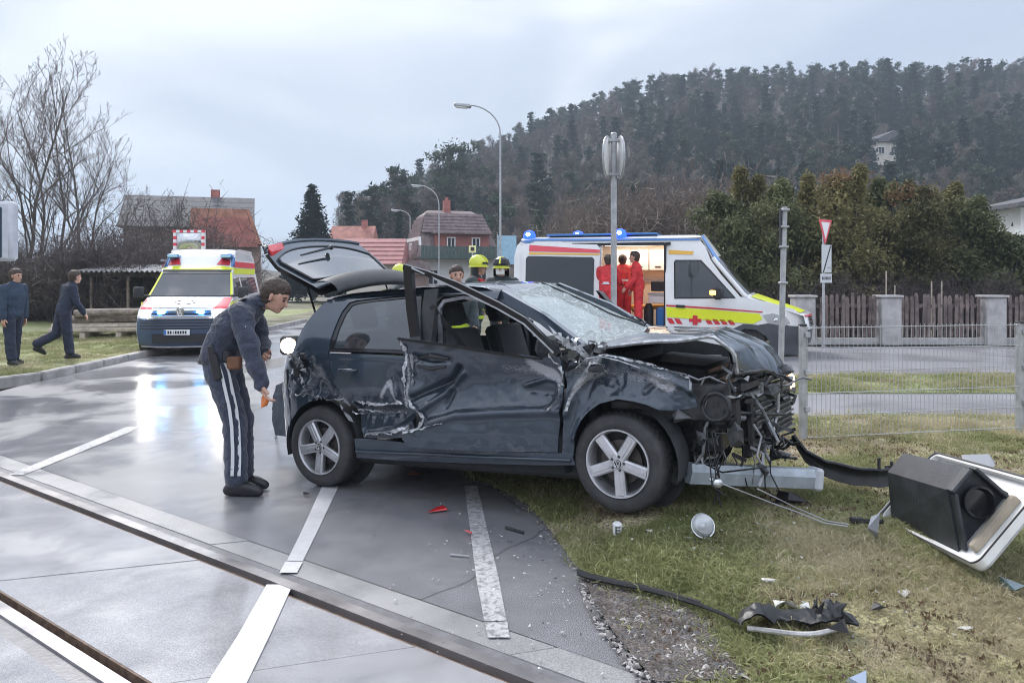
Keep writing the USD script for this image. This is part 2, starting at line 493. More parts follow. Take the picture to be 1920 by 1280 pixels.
# the raised grass bank under the wrecked car
edge_px = [(838, 872), (858, 884), (905, 905), (950, 925), (992, 950), (1022, 985), (1048, 1018), (1072, 1052), (1098, 1085), (1128, 1118), (1152, 1155), (1163, 1190), (1190, 1225), (1235, 1262), (1300, 1310)]
edge = np.array([G(x, y)[:2] for x, y in edge_px])
edge_line = LineString(np.vstack([[(0.35, 9.55), (-0.2, 8.4)], edge, [(1.6, 2.4), (3.5, 1.0), (9, -2)]]))
lawn_poly = Polygon(list(edge_line.coords) + [(26, -2), (26, 9.45), (2.2, 9.6)])


def lawn_h(x, y):
    x, y = np.asarray(x, float), np.asarray(y, float)
    d = shapely.distance(shapely.points(x, y), edge_line)
    n = meshkit.fbm(np.stack([x * 1.3, y * 1.3, x * 0], -1), 3, 3) - 0.5
    n2 = meshkit.noise(np.stack([x * 7, y * 7, x * 0], -1), 5) - 0.5
    back = 1 - smoothstep(8.2, 9.5, y)
    near = 1 - 0.75 * smoothstep(4.6, 3.2, y)
    return 0.008 + (0.165 * smoothstep(-0.04, 0.62, d) * back * near + 0.02 * (1 - back)) + (n * 0.07 * smoothstep(0.2, 1.5, d) + n2 * 0.012 * smoothstep(0, .2, d)) * back


top('lawn', flat(lawn_poly, 0, 0.09, lawn_h), LAWN, kind='structure', smooth=True)
top('verge', flat([(2.0, 11.36), (45, 11.36), (45, 13.48), (2.0, 13.48)], 0.05, 0.4, lambda x, y: 0.03 + 0.06 * np.sin(np.clip((y - 11.36) / 2.12, 0, 1) * np.pi)), LAWN_GREEN, kind='structure', smooth=True)
# soil and gravel rim where lawn meets asphalt
rim = edge_line.buffer(0.07).intersection(Polygon([(-1, 2.0), (3, 2.0), (3, 6.5), (-1, 6.5)]))
pt = Polygon(gp([(1085, 1085), (1130, 1095), (1200, 1130), (1290, 1170), (1330, 1215), (1400, 1284), (1230, 1290), (1150, 1195), (1105, 1120)]))
top('gravel_patch', flat(pt, 0, 0.05, lambda x, y: lawn_h(x, y) + 0.012 + 0.01 * meshkit.noise(np.stack([x * 20, y * 20, x * 0], -1), 2)), SOIL, kind='structure', smooth=True)

# left side: lawn, kerb, footway
left_lawn = Polygon([(-8.05, 34), (-8.0, 17.5), (-7.95, 13.2), (-8.3, 11.6), (-30, 10.9), (-45, 11), (-45, 34)])


def left_h(x, y):
    return 0.09 + 0.05 * (meshkit.fbm(np.stack([x * .5, y * .5, x * 0], -1), 2, 8) - 0.5) + 0.25 * smoothstep(17, 24, y)


top('left_lawn', flat(left_lawn, 0, 0.35, left_h), LAWN_GREEN, kind='structure', smooth=True)
top('left_footway', flat([(-10.2, 15.35), (-30, 15.9), (-30, 14.3), (-10.9, 14.75)], 0.15), DRYASPH, kind='structure')
kb = thing('kerb', 'weathered pale kerb stones along the lawn left of the white van', 'kerb')
kl = LineString([(-7.86, 30), (-7.92, 17.5), (-7.82, 13.1), (-7.9, 12.5), (-8.5, 11.7), (-10.2, 11.2)])
s = 0.0
while s < kl.length - 1:
    a, b = np.array(kl.interpolate(s).coords[0]), np.array(kl.interpolate(s + 0.98).coords[0])
    d = (b - a); L = np.linalg.norm(d)
    part(kb, 'kerb_stone', box(((a + b) / 2).tolist() + [0.03 + rng.uniform(-.006, .006)], (L - 0.012, 0.13, 0.18), 0.015, rz=math.atan2(d[1], d[0])) if False else xf(box((0, 0, 0), (L - 0.012, 0.14, 0.2), 0.02), trimesh.transformations.translation_matrix([*((a + b) / 2), 0.03 + rng.uniform(-.006, .006)]) @ rotm(math.degrees(math.atan2(d[1], d[0])), [0, 0, 1])), KERB, smooth=False)
    s += 1.0
WALLW = mat('white_render', (0.72, 0.71, 0.70), 0.8, vary=0.06, scale=0.6)
WALLC = mat('cream_render', (0.62, 0.57, 0.5), 0.8, vary=0.1, scale=0.7)
WALLB = mat('brown_wall', (0.20, 0.135, 0.115), 0.85, vary=0.25, scale=0.8)
TILE_GREY = mat('grey_roof_tiles', (0.10, 0.097, 0.105), 0.7, vary=0.2, scale=3)
TILE_RED = mat('red_roof_tiles', (0.36, 0.15, 0.115), 0.75, vary=0.25, scale=2)
TILE_PINK = mat('faded_red_roof_tiles', (0.38, 0.165, 0.16), 0.7, vary=0.15, scale=2)
TILE_ORANGE = mat('orange_roof_tiles', (0.36, 0.165, 0.115), 0.75, vary=0.25, scale=2)
TILE_BROWN = mat('brown_roof_tiles', (0.165, 0.12, 0.118), 0.7, vary=0.3, scale=3)
BRICKRED = mat('red_brown_boards', (0.33, 0.12, 0.10), 0.75, vary=0.2, scale=2)
WINGLASS = mat('dark_window_glass', (0.03, 0.035, 0.045), 0.08, spec=0.6)
FRAMEW = mat('white_window_frame', (0.75, 0.75, 0.74), 0.5)
GREENB = mat('dark_green_boards', (0.05, 0.085, 0.08), 0.6, vary=0.2)
METALD = mat('dark_metal', (0.06, 0.06, 0.065), 0.45, 0.6)
GALV = mat('galvanised_steel', (0.42, 0.43, 0.45), 0.45, 0.55, vary=0.15, scale=12, rvary=0.1)
WHITEP = mat('white_paint', (0.78, 0.78, 0.78), 0.4)


# ================================================================ vegetation builders
def leaves(centers, radii, n, size, rg, hollow=0.35, quad=False, flatz=1.0):
    """Leaf-sized faces spread through ellipsoids."""
    centers, radii = np.atleast_2d(centers), np.atleast_2d(radii)
    k = rg.integers(0, len(centers), n)
    d = rg.normal(size=(n, 3)); d /= np.linalg.norm(d, axis=1, keepdims=True)
    rr = hollow + (1 - hollow) * rg.random(n) ** 0.55
    p = centers[k] + d * rr[:, None] * radii[k] * (1 + 0.18 * rg.normal(size=(n, 1)))
    return leaf_faces(p, size, rg, flatz)


def leaf_faces(p, size, rg, flatz=1.0, aspect=0.5):
    n = len(p)
    a = rg.normal(size=(n, 3)); a[:, 2] *= flatz
    a /= np.linalg.norm(a, axis=1, keepdims=True)
    b = np.cross(a, rg.normal(size=(n, 3))); b /= np.linalg.norm(b, axis=1, keepdims=True)
    s = (size * (0.6 + 0.8 * rg.random(n)))[:, None]
    v = np.stack([p - a * s * .5 - b * s * aspect * .5, p - a * s * .5 + b * s * aspect * .5, p + a * s * .6], 1).reshape(-1, 3)
    return trimesh.Trimesh(v, np.arange(3 * n).reshape(-1, 3), process=False)


def branch_tree(seed, height, r0, levels=4, fork=0.0, up=0.35, kids=(6, 6, 5, 4), spread=0.75, first=0.25, lean=0.0, twig=0.006, ratio=0.5):
    """Leafless tree: (trunk and limbs, twigs)."""
    rg = np.random.default_rng(seed)
    wood, fine = [], []

    def grow(p, d, L, r, lv):
        n = 6 if lv == 0 else (5 if lv < 3 else 4)
        pts, q, dd = [p], np.array(p, float), np.array(d, float)
        for i in range(n):
            dd = dd + rg.normal(size=3) * (0.07 if lv == 0 else 0.16) + np.array([0, 0, up * (0.05 if lv == 0 else 0.17)])
            dd /= np.linalg.norm(dd)
            q = q + dd * L / n
            pts.append(q.copy())
        pts = np.array(pts)
        rad = np.linspace(r, max(r * (0.28 if lv else 0.22), twig * .7), n + 1)
        (wood if lv < 2 else fine).append(tube(pts, rad, (7, 5, 4, 3, 3)[min(lv, 4)], cap=False))
        if lv >= levels:
            return
        k = kids[lv]
        for j in range(k):
            t = (first if lv == 0 else 0.2) + (1 - (first if lv == 0 else 0.2)) * (j + rg.random()) / k
            i = min(int(t * n), n - 1)
            bp = pts[i] + (pts[i + 1] - pts[i]) * (t * n - i)
            tang = pts[i + 1] - pts[i]; tang /= np.linalg.norm(tang)
            side = np.cross(tang, rg.normal(size=3)); side /= np.linalg.norm(side)
            nd = tang * (1 - spread * 0.6) + side * spread * (0.6 + 0.5 * rg.random()) + np.array([0, 0, up * .5])
            nd /= np.linalg.norm(nd)
            grow(bp, nd, L * ratio * (1.15 - 0.55 * t) * (0.8 + 0.45 * rg.random()), max(rad[i] * 0.55, twig), lv + 1)

    grow(np.zeros(3), np.array([lean, 0, 1.0]), height, r0, 0)
    return cat(wood), cat(fine)


def spruce(seed, height, radius, whorls=22, per=9, size=0.28, dens=1.0):
    rg = np.random.default_rng(seed)
    pts = []
    limbs = []
    for w in range(whorls):
        t = w / (whorls - 1)
        z = height * (0.06 + 0.93 * t)
        R = radius * (1 - t) ** 0.85 * (0.85 + 0.3 * rg.random()) + 0.08
        k = max(4, int(per * (1 - 0.5 * t)))
        for j in range(k):
            az = 2 * np.pi * (j + rg.random() * .8) / k + w
            RR = R * (0.75 + 0.4 * rg.random())
            m = max(3, int(RR / size * 3.2 * dens))
            s = np.linspace(0.12, 1, m)
            zz = z + 0.10 * RR * np.sin(s * 2.2) - 0.32 * RR * s ** 1.6
            c = np.c_[np.cos(az) * RR * s, np.sin(az) * RR * s, zz]
            if w % 3 == 0 and j % 2 == 0:
                limbs.append(tube(c[::max(1, m // 3)], np.linspace(.03, .01, len(c[::max(1, m // 3)])) * height / 10, 3, cap=False) if len(c[::max(1, m // 3)]) > 2 else rod(c[0], c[-1], .02, .01, 3))
            for q in range(5):
                pts.append(c + rg.normal(size=c.shape) * size * [0.55, 0.55, 0.3])
    p = np.vstack(pts)
    crown = leaf_faces(p, size, rg, 0.6, 0.55)
    trunk = cat([rod((0, 0, 0), (0, 0, height * .97), height * 0.018, height * .002, 7)] + limbs)
    return trunk, crown


def pine(seed, height, crown_r, size=0.3, n=1500, start=0.55):
    """Bare tall trunk, a flat-topped uneven crown of separate tufts."""
    rg = np.random.default_rng(seed)
    bend = rg.normal(size=2) * height * 0.03
    z = np.linspace(0, height, 7)
    tr = np.c_[bend[0] * (z / height) ** 2, bend[1] * (z / height) ** 2, z]
    ms, cs, rs = [tube(tr, np.linspace(height * .017, height * .004, 7), 6, cap=False)], [], []
    for j in range(13):
        t = start + (1 - start) * (j + rg.random()) / 13
        b = np.array([np.interp(t * height, z, tr[:, i]) for i in range(3)])
        az = rg.random() * 7
        R = crown_r * (0.35 + 0.75 * rg.random()) * (1.15 - 0.6 * abs(t - start - .5 * (1 - start)) / (.5 * (1 - start)))
        e = b + [np.cos(az) * R, np.sin(az) * R, 0.25 * R + rg.normal() * .2]
        ms.append(rod(b, e, height * .005, height * .002, 3))
        for u in (0.55, 1.0):
            cs.append(b + (e - b) * u); rs.append(np.array([1, 1, 0.5]) * crown_r * (0.3 + 0.2 * rg.random()))
    cs.append(tr[-1]); rs.append(np.array([.5, .5, .4]) * crown_r)
    return cat(ms), leaves(cs, rs, n, size, rg, 0.1)


def leaf_mat(name, dark, light, scale=0.8, rnd=0.35):
    path = f'/World/Looks/{name}'
    usdkit.material(stage, path, {
        'tc': ('texture_coordinate', {}), 'n': ('noise_texture', {'scale': scale, 'detail': 5.0, 'roughness': 0.7}),
        'oi': ('object_info', {}), 'ad': ('math', {'math_type': 'multiply_add', 'value2': rnd, 'value3': -rnd / 2}), 'sum': ('math', {'math_type': 'add'}),
        'r': ('rgb_ramp', {'ramp': [(0.28, dark), (0.72, light)]}),
        'p': ('principled_bsdf', {'roughness': 0.65, 'specular_ior_level': 0.3}), 't': ('translucent_bsdf', {}), 'm': ('mix_closure', {'fac': 0.22})},
        [('tc.object', 'n.vector'), ('oi.random', 'ad.value1'), ('ad.value', 'sum.value1'), ('n.fac', 'sum.value2'), ('sum.value', 'r.fac'), ('r.color', 'p.base_color'),
         ('r.color', 't.color'), ('p.BSDF', 'm.closure1'), ('t.BSDF', 'm.closure2')], surface='m.closure')
    return path


BARK = mat('grey_bark', (0.11, 0.095, 0.085), 0.85, vary=0.4, scale=8, bump=0.6)
TWIG = mat('brown_twigs', (0.12, 0.098, 0.092), 0.85, vary=0.35, scale=2)
TWIG_FAR = leaf_mat('hillside_twigs', (0.08, 0.063, 0.058), (0.17, 0.142, 0.12), 0.4, 0.6)
PINE_BARK = mat('pine_bark', (0.13, 0.09, 0.07), 0.85, vary=0.35, scale=3)
PINE_GREEN = leaf_mat('pine_needles', (0.016, 0.032, 0.022), (0.062, 0.092, 0.055), 0.5, 0.4)
SPRUCE_GREEN = leaf_mat('spruce_needles', (0.010, 0.024, 0.022), (0.034, 0.058, 0.048), 0.5, 0.4)
HEDGE_GREEN = leaf_mat('hedge_foliage', (0.024, 0.034, 0.016), (0.21, 0.22, 0.105), 1.1, 0.25)
HEDGE_OLIVE = leaf_mat('olive_foliage', (0.035, 0.038, 0.015), (0.30, 0.27, 0.12), 1.3, 0.2)
RUSSET = leaf_mat('russet_leaves', (0.10, 0.062, 0.035), (0.30, 0.17, 0.09), 1.5, 0.2)
SCRUB = leaf_mat('scrub_twigs', (0.075, 0.06, 0.058), (0.17, 0.14, 0.135), 0.9, 0.3)
PALE_SCRUB = leaf_mat('pale_scrub_twigs', (0.13, 0.10, 0.085), (0.25, 0.20, 0.165), 0.9, 0.3)
FOREST_FLOOR = ground_mat('forest_floor', [(0.3, (0.05, 0.043, 0.036)), (0.7, (0.10, 0.083, 0.066))], 0.12, bump=0.6, bscale=4, rough=(0.8, 0.95), bdist=0.3)

# ---------------------------------------------------------------- the wooded hill
RX = (np.array([560, 690, 740, 790, 850, 920, 1000, 1100, 1200, 1300, 1450, 1550, 1700, 1800, 1920, 2300, 2800]) - 960) / F * 250
RY = 1.7 + (520 - np.array([514, 498, 466, 420, 372, 328, 282, 240, 210, 192, 180, 176, 184, 182, 168, 150, 190])) / F * 250


def hill_h(x, y):
    t = np.clip((y - 84) / 166, 0, 1.35)
    s = np.where(t < 1, 0.5 * t + 0.5 * (t * t * (3 - 2 * t)), 1 - 0.2 * (t - 1))
    b = meshkit.fbm(np.stack([x * 0.03, y * 0.03, x * 0], -1), 3, 4) - 0.5
    return -0.3 + (np.interp(x, RX, RY) + 0.3) * s + b * 7 * s


hx, hy = np.meshgrid(np.linspace(-75, 300, 90), np.linspace(80, 340, 70), indexing='ij')
top('hillside', grid(90, 70, lambda u, v: np.stack([-75 + 375 * u, 80 + 260 * v, hill_h(-75 + 375 * u, 80 + 260 * v)], -1)), FOREST_FLOOR, kind='structure', smooth=True)
fx = np.linspace(-1100, 300, 60)
farz = 30 + 62 * np.exp(-((fx + 480) / 160) ** 2) + 45 * np.exp(-((fx + 760) / 120) ** 2) + 6 * np.sin(fx / 37)
top('far_hills', grid(60, 8, lambda u, v: np.stack([-1100 + 1400 * u, 1500 + 300 * v, -1 + np.interp(-1100 + 1400 * u, fx, farz) * np.sin(np.clip(v * 1.5, 0, 1) * np.pi / 2)], -1)), leaf_mat('far_wood_colour', (0.04, 0.05, 0.045), (0.07, 0.08, 0.07), 0.01), kind='structure', smooth=True)

HT = {}
for k in range(3):
    c = proto(f'hill_pine_{"abc"[k]}'); t_, l_ = pine(10 + k, 1.0 * 11, 2.0, 0.46, 1150, 0.38 + .1 * k)
    part(c, 'trunk', t_, PINE_BARK); part(c, 'crown', l_, PINE_GREEN, smooth=False); HT['pine', k] = c
for k in range(2):
    c = proto(f'hill_spruce_{"abc"[k]}'); t_, l_ = spruce(20 + k, 12, 2.3, 16, 7, 0.55, 0.8)
    part(c, 'trunk', t_, PINE_BARK); part(c, 'crown', l_, SPRUCE_GREEN, smooth=False); HT['spruce', k] = c
for k in range(3):
    c = proto(f'hill_bare_{"abc"[k]}'); t_, l_ = branch_tree(30 + k, 9.5, 0.17, 3, kids=(9, 6, 5), spread=0.7, first=0.3, twig=0.02, ratio=0.42)
    rg = np.random.default_rng(k)
    pts = l_.vertices[rg.integers(0, len(l_.vertices), 1300)]
    part(c, 'trunk', t_, TWIG_FAR); part(c, 'crown', cat([l_, leaf_faces(pts + rg.normal(size=pts.shape) * .22, 0.75, rg, 1.0, 0.09)]), TWIG_FAR, smooth=False); HT['bare', k] = c

rg = np.random.default_rng(99)
cand = []
for i in range(15000):
    y = 86 + 185 * rg.random() ** 0.9
    x = -60 + 260 * rg.random()
    px = CX + x / y * F
    if 650 < px < 2060:
        cand.append((x, y))
kept, cell = [], {}
for x, y in cand:
    dmin = 2.75 + 1.1 * (y - 84) / 170 if y < 235 else 2.5
    key = (int(x // 5.5), int(y // 5.5))
    if all((x - a) ** 2 + (y - b) ** 2 > dmin ** 2 for i in (-1, 0, 1) for j in (-1, 0, 1) for a, b in cell.get((key[0] + i, key[1] + j), ())):
        # the clearing with the pale house
        if (abs(x - 76) < 5 and 149 < y < 166) or (abs(x - .475 * y) < 2.6 and 112 < y < 158):
            continue
        cell.setdefault(key, []).append((x, y)); kept.append((x, y))
kept.sort(key=lambda q: q[1])
HLAB = {'pine': 'dark green pine with a bare trunk in the hillside wood', 'spruce': 'dark pointed spruce in the hillside wood', 'bare': 'leafless brown tree in the hillside wood'}
rest = {}
for i, (x, y) in enumerate(kept):
    z = float(hill_h(np.array(x), np.array(y))) - 0.15
    m = meshkit.fbm(np.array([x * 0.035, y * 0.035, 0.0]), 2, 21)
    left = x < 28
    u = rg.random()
    if y > 205:
        kind = 'pine' if u < (0.45 if x < 5 else 0.85) else 'bare'
    elif left:
        kind = 'bare' if u < 0.72 else ('spruce' if u < 0.84 else 'pine')
    else:
        kind = ('pine' if u < .60 else 'spruce' if u < 0.88 else 'bare') if m > 0.33 else ('bare' if u < .6 else 'pine' if u < .85 else 'spruce')
    v = int(rg.integers(0, 2 if kind == 'spruce' else 3))
    s = 0.76 * (0.65 + 0.75 * rg.random()) * (1.0 if kind != 'spruce' else 1.12) * (0.85 if y > 225 else 1)
    if i < 300:
        copy(HT[kind, v], {'pine': 'pine_tree', 'spruce': 'spruce_tree', 'bare': 'bare_tree'}[kind], HLAB[kind], 'tree', (x, y, z), rg.random() * 6.28, f'{kind} trees of the hillside wood', s)
    else:
        rest.setdefault((kind, v), []).append((x, y, z, rg.random() * 6.28, s))


def scatter(name, protos, items, kind='stuff', label=None, catg=None, lift=False):
    """PointInstancer; items: (prototype index, x, y, z, rotation, scale)."""
    p = numbered('/World', name)
    pi = UsdGeom.PointInstancer.Define(stage, p)
    pr = UsdGeom.Scope.Define(stage, p + '/kinds') if False else None
    tg = []
    for k, (mesh, mt) in enumerate(protos):
        q = part(p, f'{name}_piece', mesh, mt, smooth=False)
        tg.append(q)
    pi.CreatePrototypesRel().SetTargets([Sdf.Path(t) for t in tg])
    it = np.array(items, float)
    pi.CreateProtoIndicesAttr(Vt.IntArray.FromNumpy(it[:, 0].astype(np.int32)))
    pi.CreatePositionsAttr(Vt.Vec3fArray.FromNumpy(it[:, 1:4].astype(np.float32)))
    pi.CreateOrientationsAttr(Vt.QuathArray([Gf.Quath(float(math.cos(a / 2)), 0, 0, float(math.sin(a / 2))) for a in it[:, 4]]))
    pi.CreateScalesAttr(Vt.Vec3fArray.FromNumpy(np.repeat(it[:, 5:6], 3, 1).astype(np.float32)))
    tagp(pi.GetPrim(), label, catg, None, kind)
    return p


pr, items = [], []
for (kind, v), L in rest.items():
    g = lambda n: (np.array(stage.GetPrimAtPath(f'{HT[kind, v]}/{n}').GetAttribute('points').Get()), np.array(stage.GetPrimAtPath(f'{HT[kind, v]}/{n}').GetAttribute('faceVertexIndices').Get()).reshape(-1, 3))
    cr = {'pine': PINE_GREEN, 'spruce': SPRUCE_GREEN, 'bare': TWIG_FAR}[kind]
    for n, mt in (('trunk', PINE_BARK), ('crown', cr)):
        v_, f_ = g(n)
        pr.append((trimesh.Trimesh(v_, f_, process=False), mt))
        items += [(len(pr) - 1, *q) for q in L]
if items:
    scatter('far_wood', pr, items, label='mixed wood of pines and bare trees up the misty hillside', catg='wood')

# pale house half hidden in the hillside wood
def window(parent, c, w, h, axis, out, bars=True):
    """Window with frame and pane; axis x: wall faces y (out = -1 or 1); axis y: wall faces x."""
    sz = (w, .10, h) if axis == 'x' else (.10, w, h)
    o = np.array([0, out * .03, 0]) if axis == 'x' else np.array([out * .03, 0, 0])
    fr = []
    for dx, dz, ww, hh in ((0, h / 2, w + .12, .09), (0, -h / 2, w + .16, .10), (-w / 2, 0, .09, h), (w / 2, 0, .09, h), *(((0, 0, .06, h),) if bars else ())):
        fr.append(box(np.array(c) + o + ([dx, 0, dz] if axis == 'x' else [0, dx, dz]), (ww, .12, hh) if axis == 'x' else (.12, ww, hh)))
    f = part(parent, 'window', cat(fr), FRAMEW, smooth=False)
    part(f, 'pane', box(np.array(c) + o * .6, (w - .05, .06, h - .05) if axis == 'x' else (.06, w - .05, h - .05)), WINGLASS, smooth=False)


def roof_courses(parent, name, p00, p10, p01, p11, rows, m, thick=0.06):
    """Tile courses on a sloping plane: each row a piece, overlapping like steps. p00-p10 eaves, p01-p11 ridge."""
    p00, p10, p01, p11 = map(np.array, (p00, p10, p01, p11))
    n = np.cross(p10 - p00, p01 - p00); n = n / np.linalg.norm(n)
    if n[2] < 0:
        n = -n
    for r in range(rows):
        a, b = r / rows, (r + 1.08) / rows
        q = [p00 + (p01 - p00) * a + n * thick, p10 + (p11 - p10) * a + n * thick, p10 + (p11 - p10) * min(b, 1) + n * .01, p00 + (p01 - p00) * min(b, 1) + n * .01]
        q += [x - n * thick * .95 for x in q]
        part(parent, name, trimesh.convex.convex_hull(np.array(q)), m, smooth=False)


h = thing('hillside_house', 'pale house half hidden by trunks in the hillside wood', 'house', (76, 160, float(hill_h(np.array(76.), np.array(156.))) - 1), 0.1)
part(h, 'wall', box((0, 0, 3.0), (8.5, 6, 6)), WALLC, smooth=False)
part(h, 'roof', prism([(-4.9, 6), (4.9, 6), (0, 8.3)], 7, 'xz', -3.5), TILE_GREY, smooth=False)
for wx in (-2.6, 0, 2.6):
    window(h, (wx, -3.0, 4.3), 1.2, 1.3, 'x', -1)

# big house at left: grey main roof, orange wing
o = P(352, 520, 55); o[2] = 0
h = thing('farmhouse', 'large house with grey roof and orange-tiled wing behind bare bushes at left', 'house', o + [.3, 0, 0], .30)
part(h, 'wall', box((-0.2, 2, 2.6), (8.0, 6, 5.2)), WALLB, smooth=False)
part(h, 'gable_wall', prism([(-1.0, 5.2), (5.0, 5.2), (2, 7.2)], .2, 'yz', -4.2), WALLB, smooth=False)
rf = part(h, 'roof', prism([(-1.4, 5.05), (5.4, 5.05), (2, 7.45)], 8.6, 'yz', -4.5), TILE_GREY, smooth=False)
for i in range(6):
    a, b = i / 6, (i + 1) / 6
    part(rf, 'tile_course', box((-0.2, -1.4 + 3.4 * (a + b) / 2 - .05, 5.05 + 2.4 * (a + b) / 2 + .06), (8.7, .66, .07), rot=rotm(35.2, [1, 0, 0])), TILE_GREY, smooth=False)
part(rf, 'chimney', box((1.4, 2.3, 7.6), (.6, .6, 1.0)), BRICKRED, smooth=False)
part(h, 'wing_wall', box((2.6, -2.6, 1.9), (4.0, 3.2, 3.8)), WALLB, smooth=False)
part(h, 'wing_roof', prism([(0.2, 3.9), (4.7, 3.9), (3.9, 6.2), (0.3, 6.2)], 3.4, 'xz', -4.4), TILE_ORANGE, smooth=False)
part(h, 'wing_gable', prism([(0.7, 3.7), (4.5, 3.7), (3.8, 5.6), (0.8, 5.6)], .1, 'xz', -4.5), BRICKRED, smooth=False)
window(h, (1.2, -4.2, 2.0), .9, 1.1, 'x', -1)
window(h, (3.2, -4.2, 2.0), .9, 1.1, 'x', -1)

# two red-roofed houses in the middle distance
o = P(655, 520, 70); o[2] = 0
h = thing('red_roofed_house', 'small house with dull red roof just right of the spruce', 'house', o)
part(h, 'wall', box((0, 2, 2), (3.6, 5, 4)), WALLC, smooth=False)
rf = part(h, 'roof', prism([(-1, 3.9), (5, 3.9), (2, 6.4)], 4.0, 'yz', -2.0), TILE_RED, smooth=False)
part(rf, 'chimney', box((1.0, 2, 6.5), (.5, .5, .9)), BRICKRED, smooth=False)
window(h, (0, -.5, 2.2), 1, 1.2, 'x', -1)
o = P(712, 520, 55); o[2] = 0
h = thing('low_red_roofed_building', 'low long building with pinkish red roof behind the open boot lid', 'building', o)
part(h, 'wall', box((0, 2, 1.3), (4.6, 4, 2.7)), WALLC, smooth=False)
roof_courses(h, 'roof_course', (-2.9, -.5, 2.6), (1.6, -.5, 2.6), (-2.9, 2, 4.5), (1.6, 2, 4.5), 6, TILE_PINK)
part(h, 'roof', prism([(-.4, 2.6), (4.4, 2.6), (2, 4.45)], 4.5, 'yz', -2.9), TILE_PINK, smooth=False)
o = P(768, 520, 52); o[2] = 0
h = thing('garage', 'small shed with low tiled roof left of the white house', 'shed', o)
part(h, 'wall', box((0, 2, 1), (1.8, 3, 2)), WALLB, smooth=False)
part(h, 'roof', prism([(-1.1, 1.9), (1.1, 1.9), (0.9, 2.75), (0.0, 2.9)], 3.4, 'xz', .3), TILE_BROWN, smooth=False)

# the white house with half-hipped brown roof and red dormer
D = 58.0
o = P(880, 520, D); o[2] = 0
sc = D / F
h = thing('white_house', 'white house with brown half-hipped roof and red dormer storey', 'house', o + [-.75, 0, 0], 0.33, scale=0.9)
part(h, 'wall', box((0, 3.2, 1.7), (6.6, 6.4, 3.4)), WALLW, smooth=False)
part(h, 'gable_wall', prism([(-3.3, 3.4), (-3.3, 3.4)] and [(0.0, 3.4), (6.4, 3.4), (6.0, 5.2), (0.4, 5.2)], .18, 'yz', -3.28), WALLW, smooth=False)
W_, E_ = 3.55, 3.55
# roof: main slopes front/back with steep flanks left and right (half-hip)
rp = np.array([(-3.6, -.35, 3.45), (3.6, -.35, 3.45), (3.6, 6.75, 3.45), (-3.6, 6.75, 3.45), (-2.55, 1.7, 7.05), (2.55, 1.7, 7.05), (2.55, 4.7, 7.05), (-2.55, 4.7, 7.05), (-1.9, 3.2, 7.6), (1.9, 3.2, 7.6)])
rf = part(h, 'roof', trimesh.convex.convex_hull(rp), TILE_BROWN, smooth=False)
roof_courses(h, 'tile_course', (-3.0, .55, 5.55), (3.0, .55, 5.55), (-2.45, 1.75, 7.25), (2.45, 1.75, 7.25), 6, TILE_BROWN, .05)
for i in range(9):
    z = 3.6 + i * .38
    f_ = (z - 3.45) / 3.6
    part(h, 'side_tile_course', box((-3.62 + 1.05 * f_ + .0, 3.2, z), (.10, 6.6 - 3.2 * f_, .36), rot=None), TILE_BROWN, smooth=False)
part(rf, 'chimney', box((-.3, 3.0, 7.9), (.55, .55, 1.1)), BRICKRED, smooth=False)
part(rf, 'chimney_cap', box((-.3, 3.0, 8.55), (.25, .25, .35)), BRICKRED, smooth=False)
d = part(h, 'dormer', box((0.25, .9, 4.65), (4.5, 2.2, 1.5)), BRICKRED, smooth=False)
part(h, 'dormer_roof', box((0.25, .7, 5.48), (4.9, 2.7, .12)), TILE_BROWN, smooth=False)
for wx in (-.75, 1.35):
    window(h, (wx, -.22, 4.65), .62, .95, 'x', -1)
part(h, 'balcony', box((-0.2, -.75, 3.5), (6.5, .9, .18)), GREENB, smooth=False)
for i in range(22):
    part(h, 'balcony_board', box((-3.3 + i * .295, -1.18, 3.98), (.26, .05, .85)), GREENB, smooth=False)
for wx in (-2.2, -.2, 1.9):
    window(h, (wx, -.02, 1.9), .8, 1.2, 'x', -1)
for wy in (1.2, 3.2, 5.2):
    window(h, (-3.32, wy, 1.9), .7, 1.3, 'y', -1)
    window(h, (-3.34, wy, 4.2) if wy == 3.2 else (-3.32, wy, .4), .7, 1.0, 'y', -1)

# white house with wooden balcony at the right edge
o = P(1945, 520, 62); o[2] = 0
h = thing('balcony_house', 'white house with balcony cut off by the right picture edge', 'house', o)
part(h, 'wall', box((0.4, 2.5, 3.6), (3.4, 5, 7.2)), WALLW, smooth=False)
part(h, 'roof', prism([(-2.3, 7.2), (3.2, 8.4), (3.2, 8.7), (-2.3, 7.5)], 7, 'xz', -1.2), TILE_GREY, smooth=False)
part(h, 'balcony', box((-.5, -.5, 4.5), (3.6, 1.0, .14)), WALLW, smooth=False)
for i in range(9):
    part(h, 'balcony_board', box((-2.2 + i * .4, -.98, 5.0), (.3, .05, .9)), FRAMEW, smooth=False)
window(h, (-.4, -.02, 6.2), 1.0, 1.2, 'x', -1)
window(h, (-.4, -.02, 3.1), 1.0, 1.2, 'x', -1)

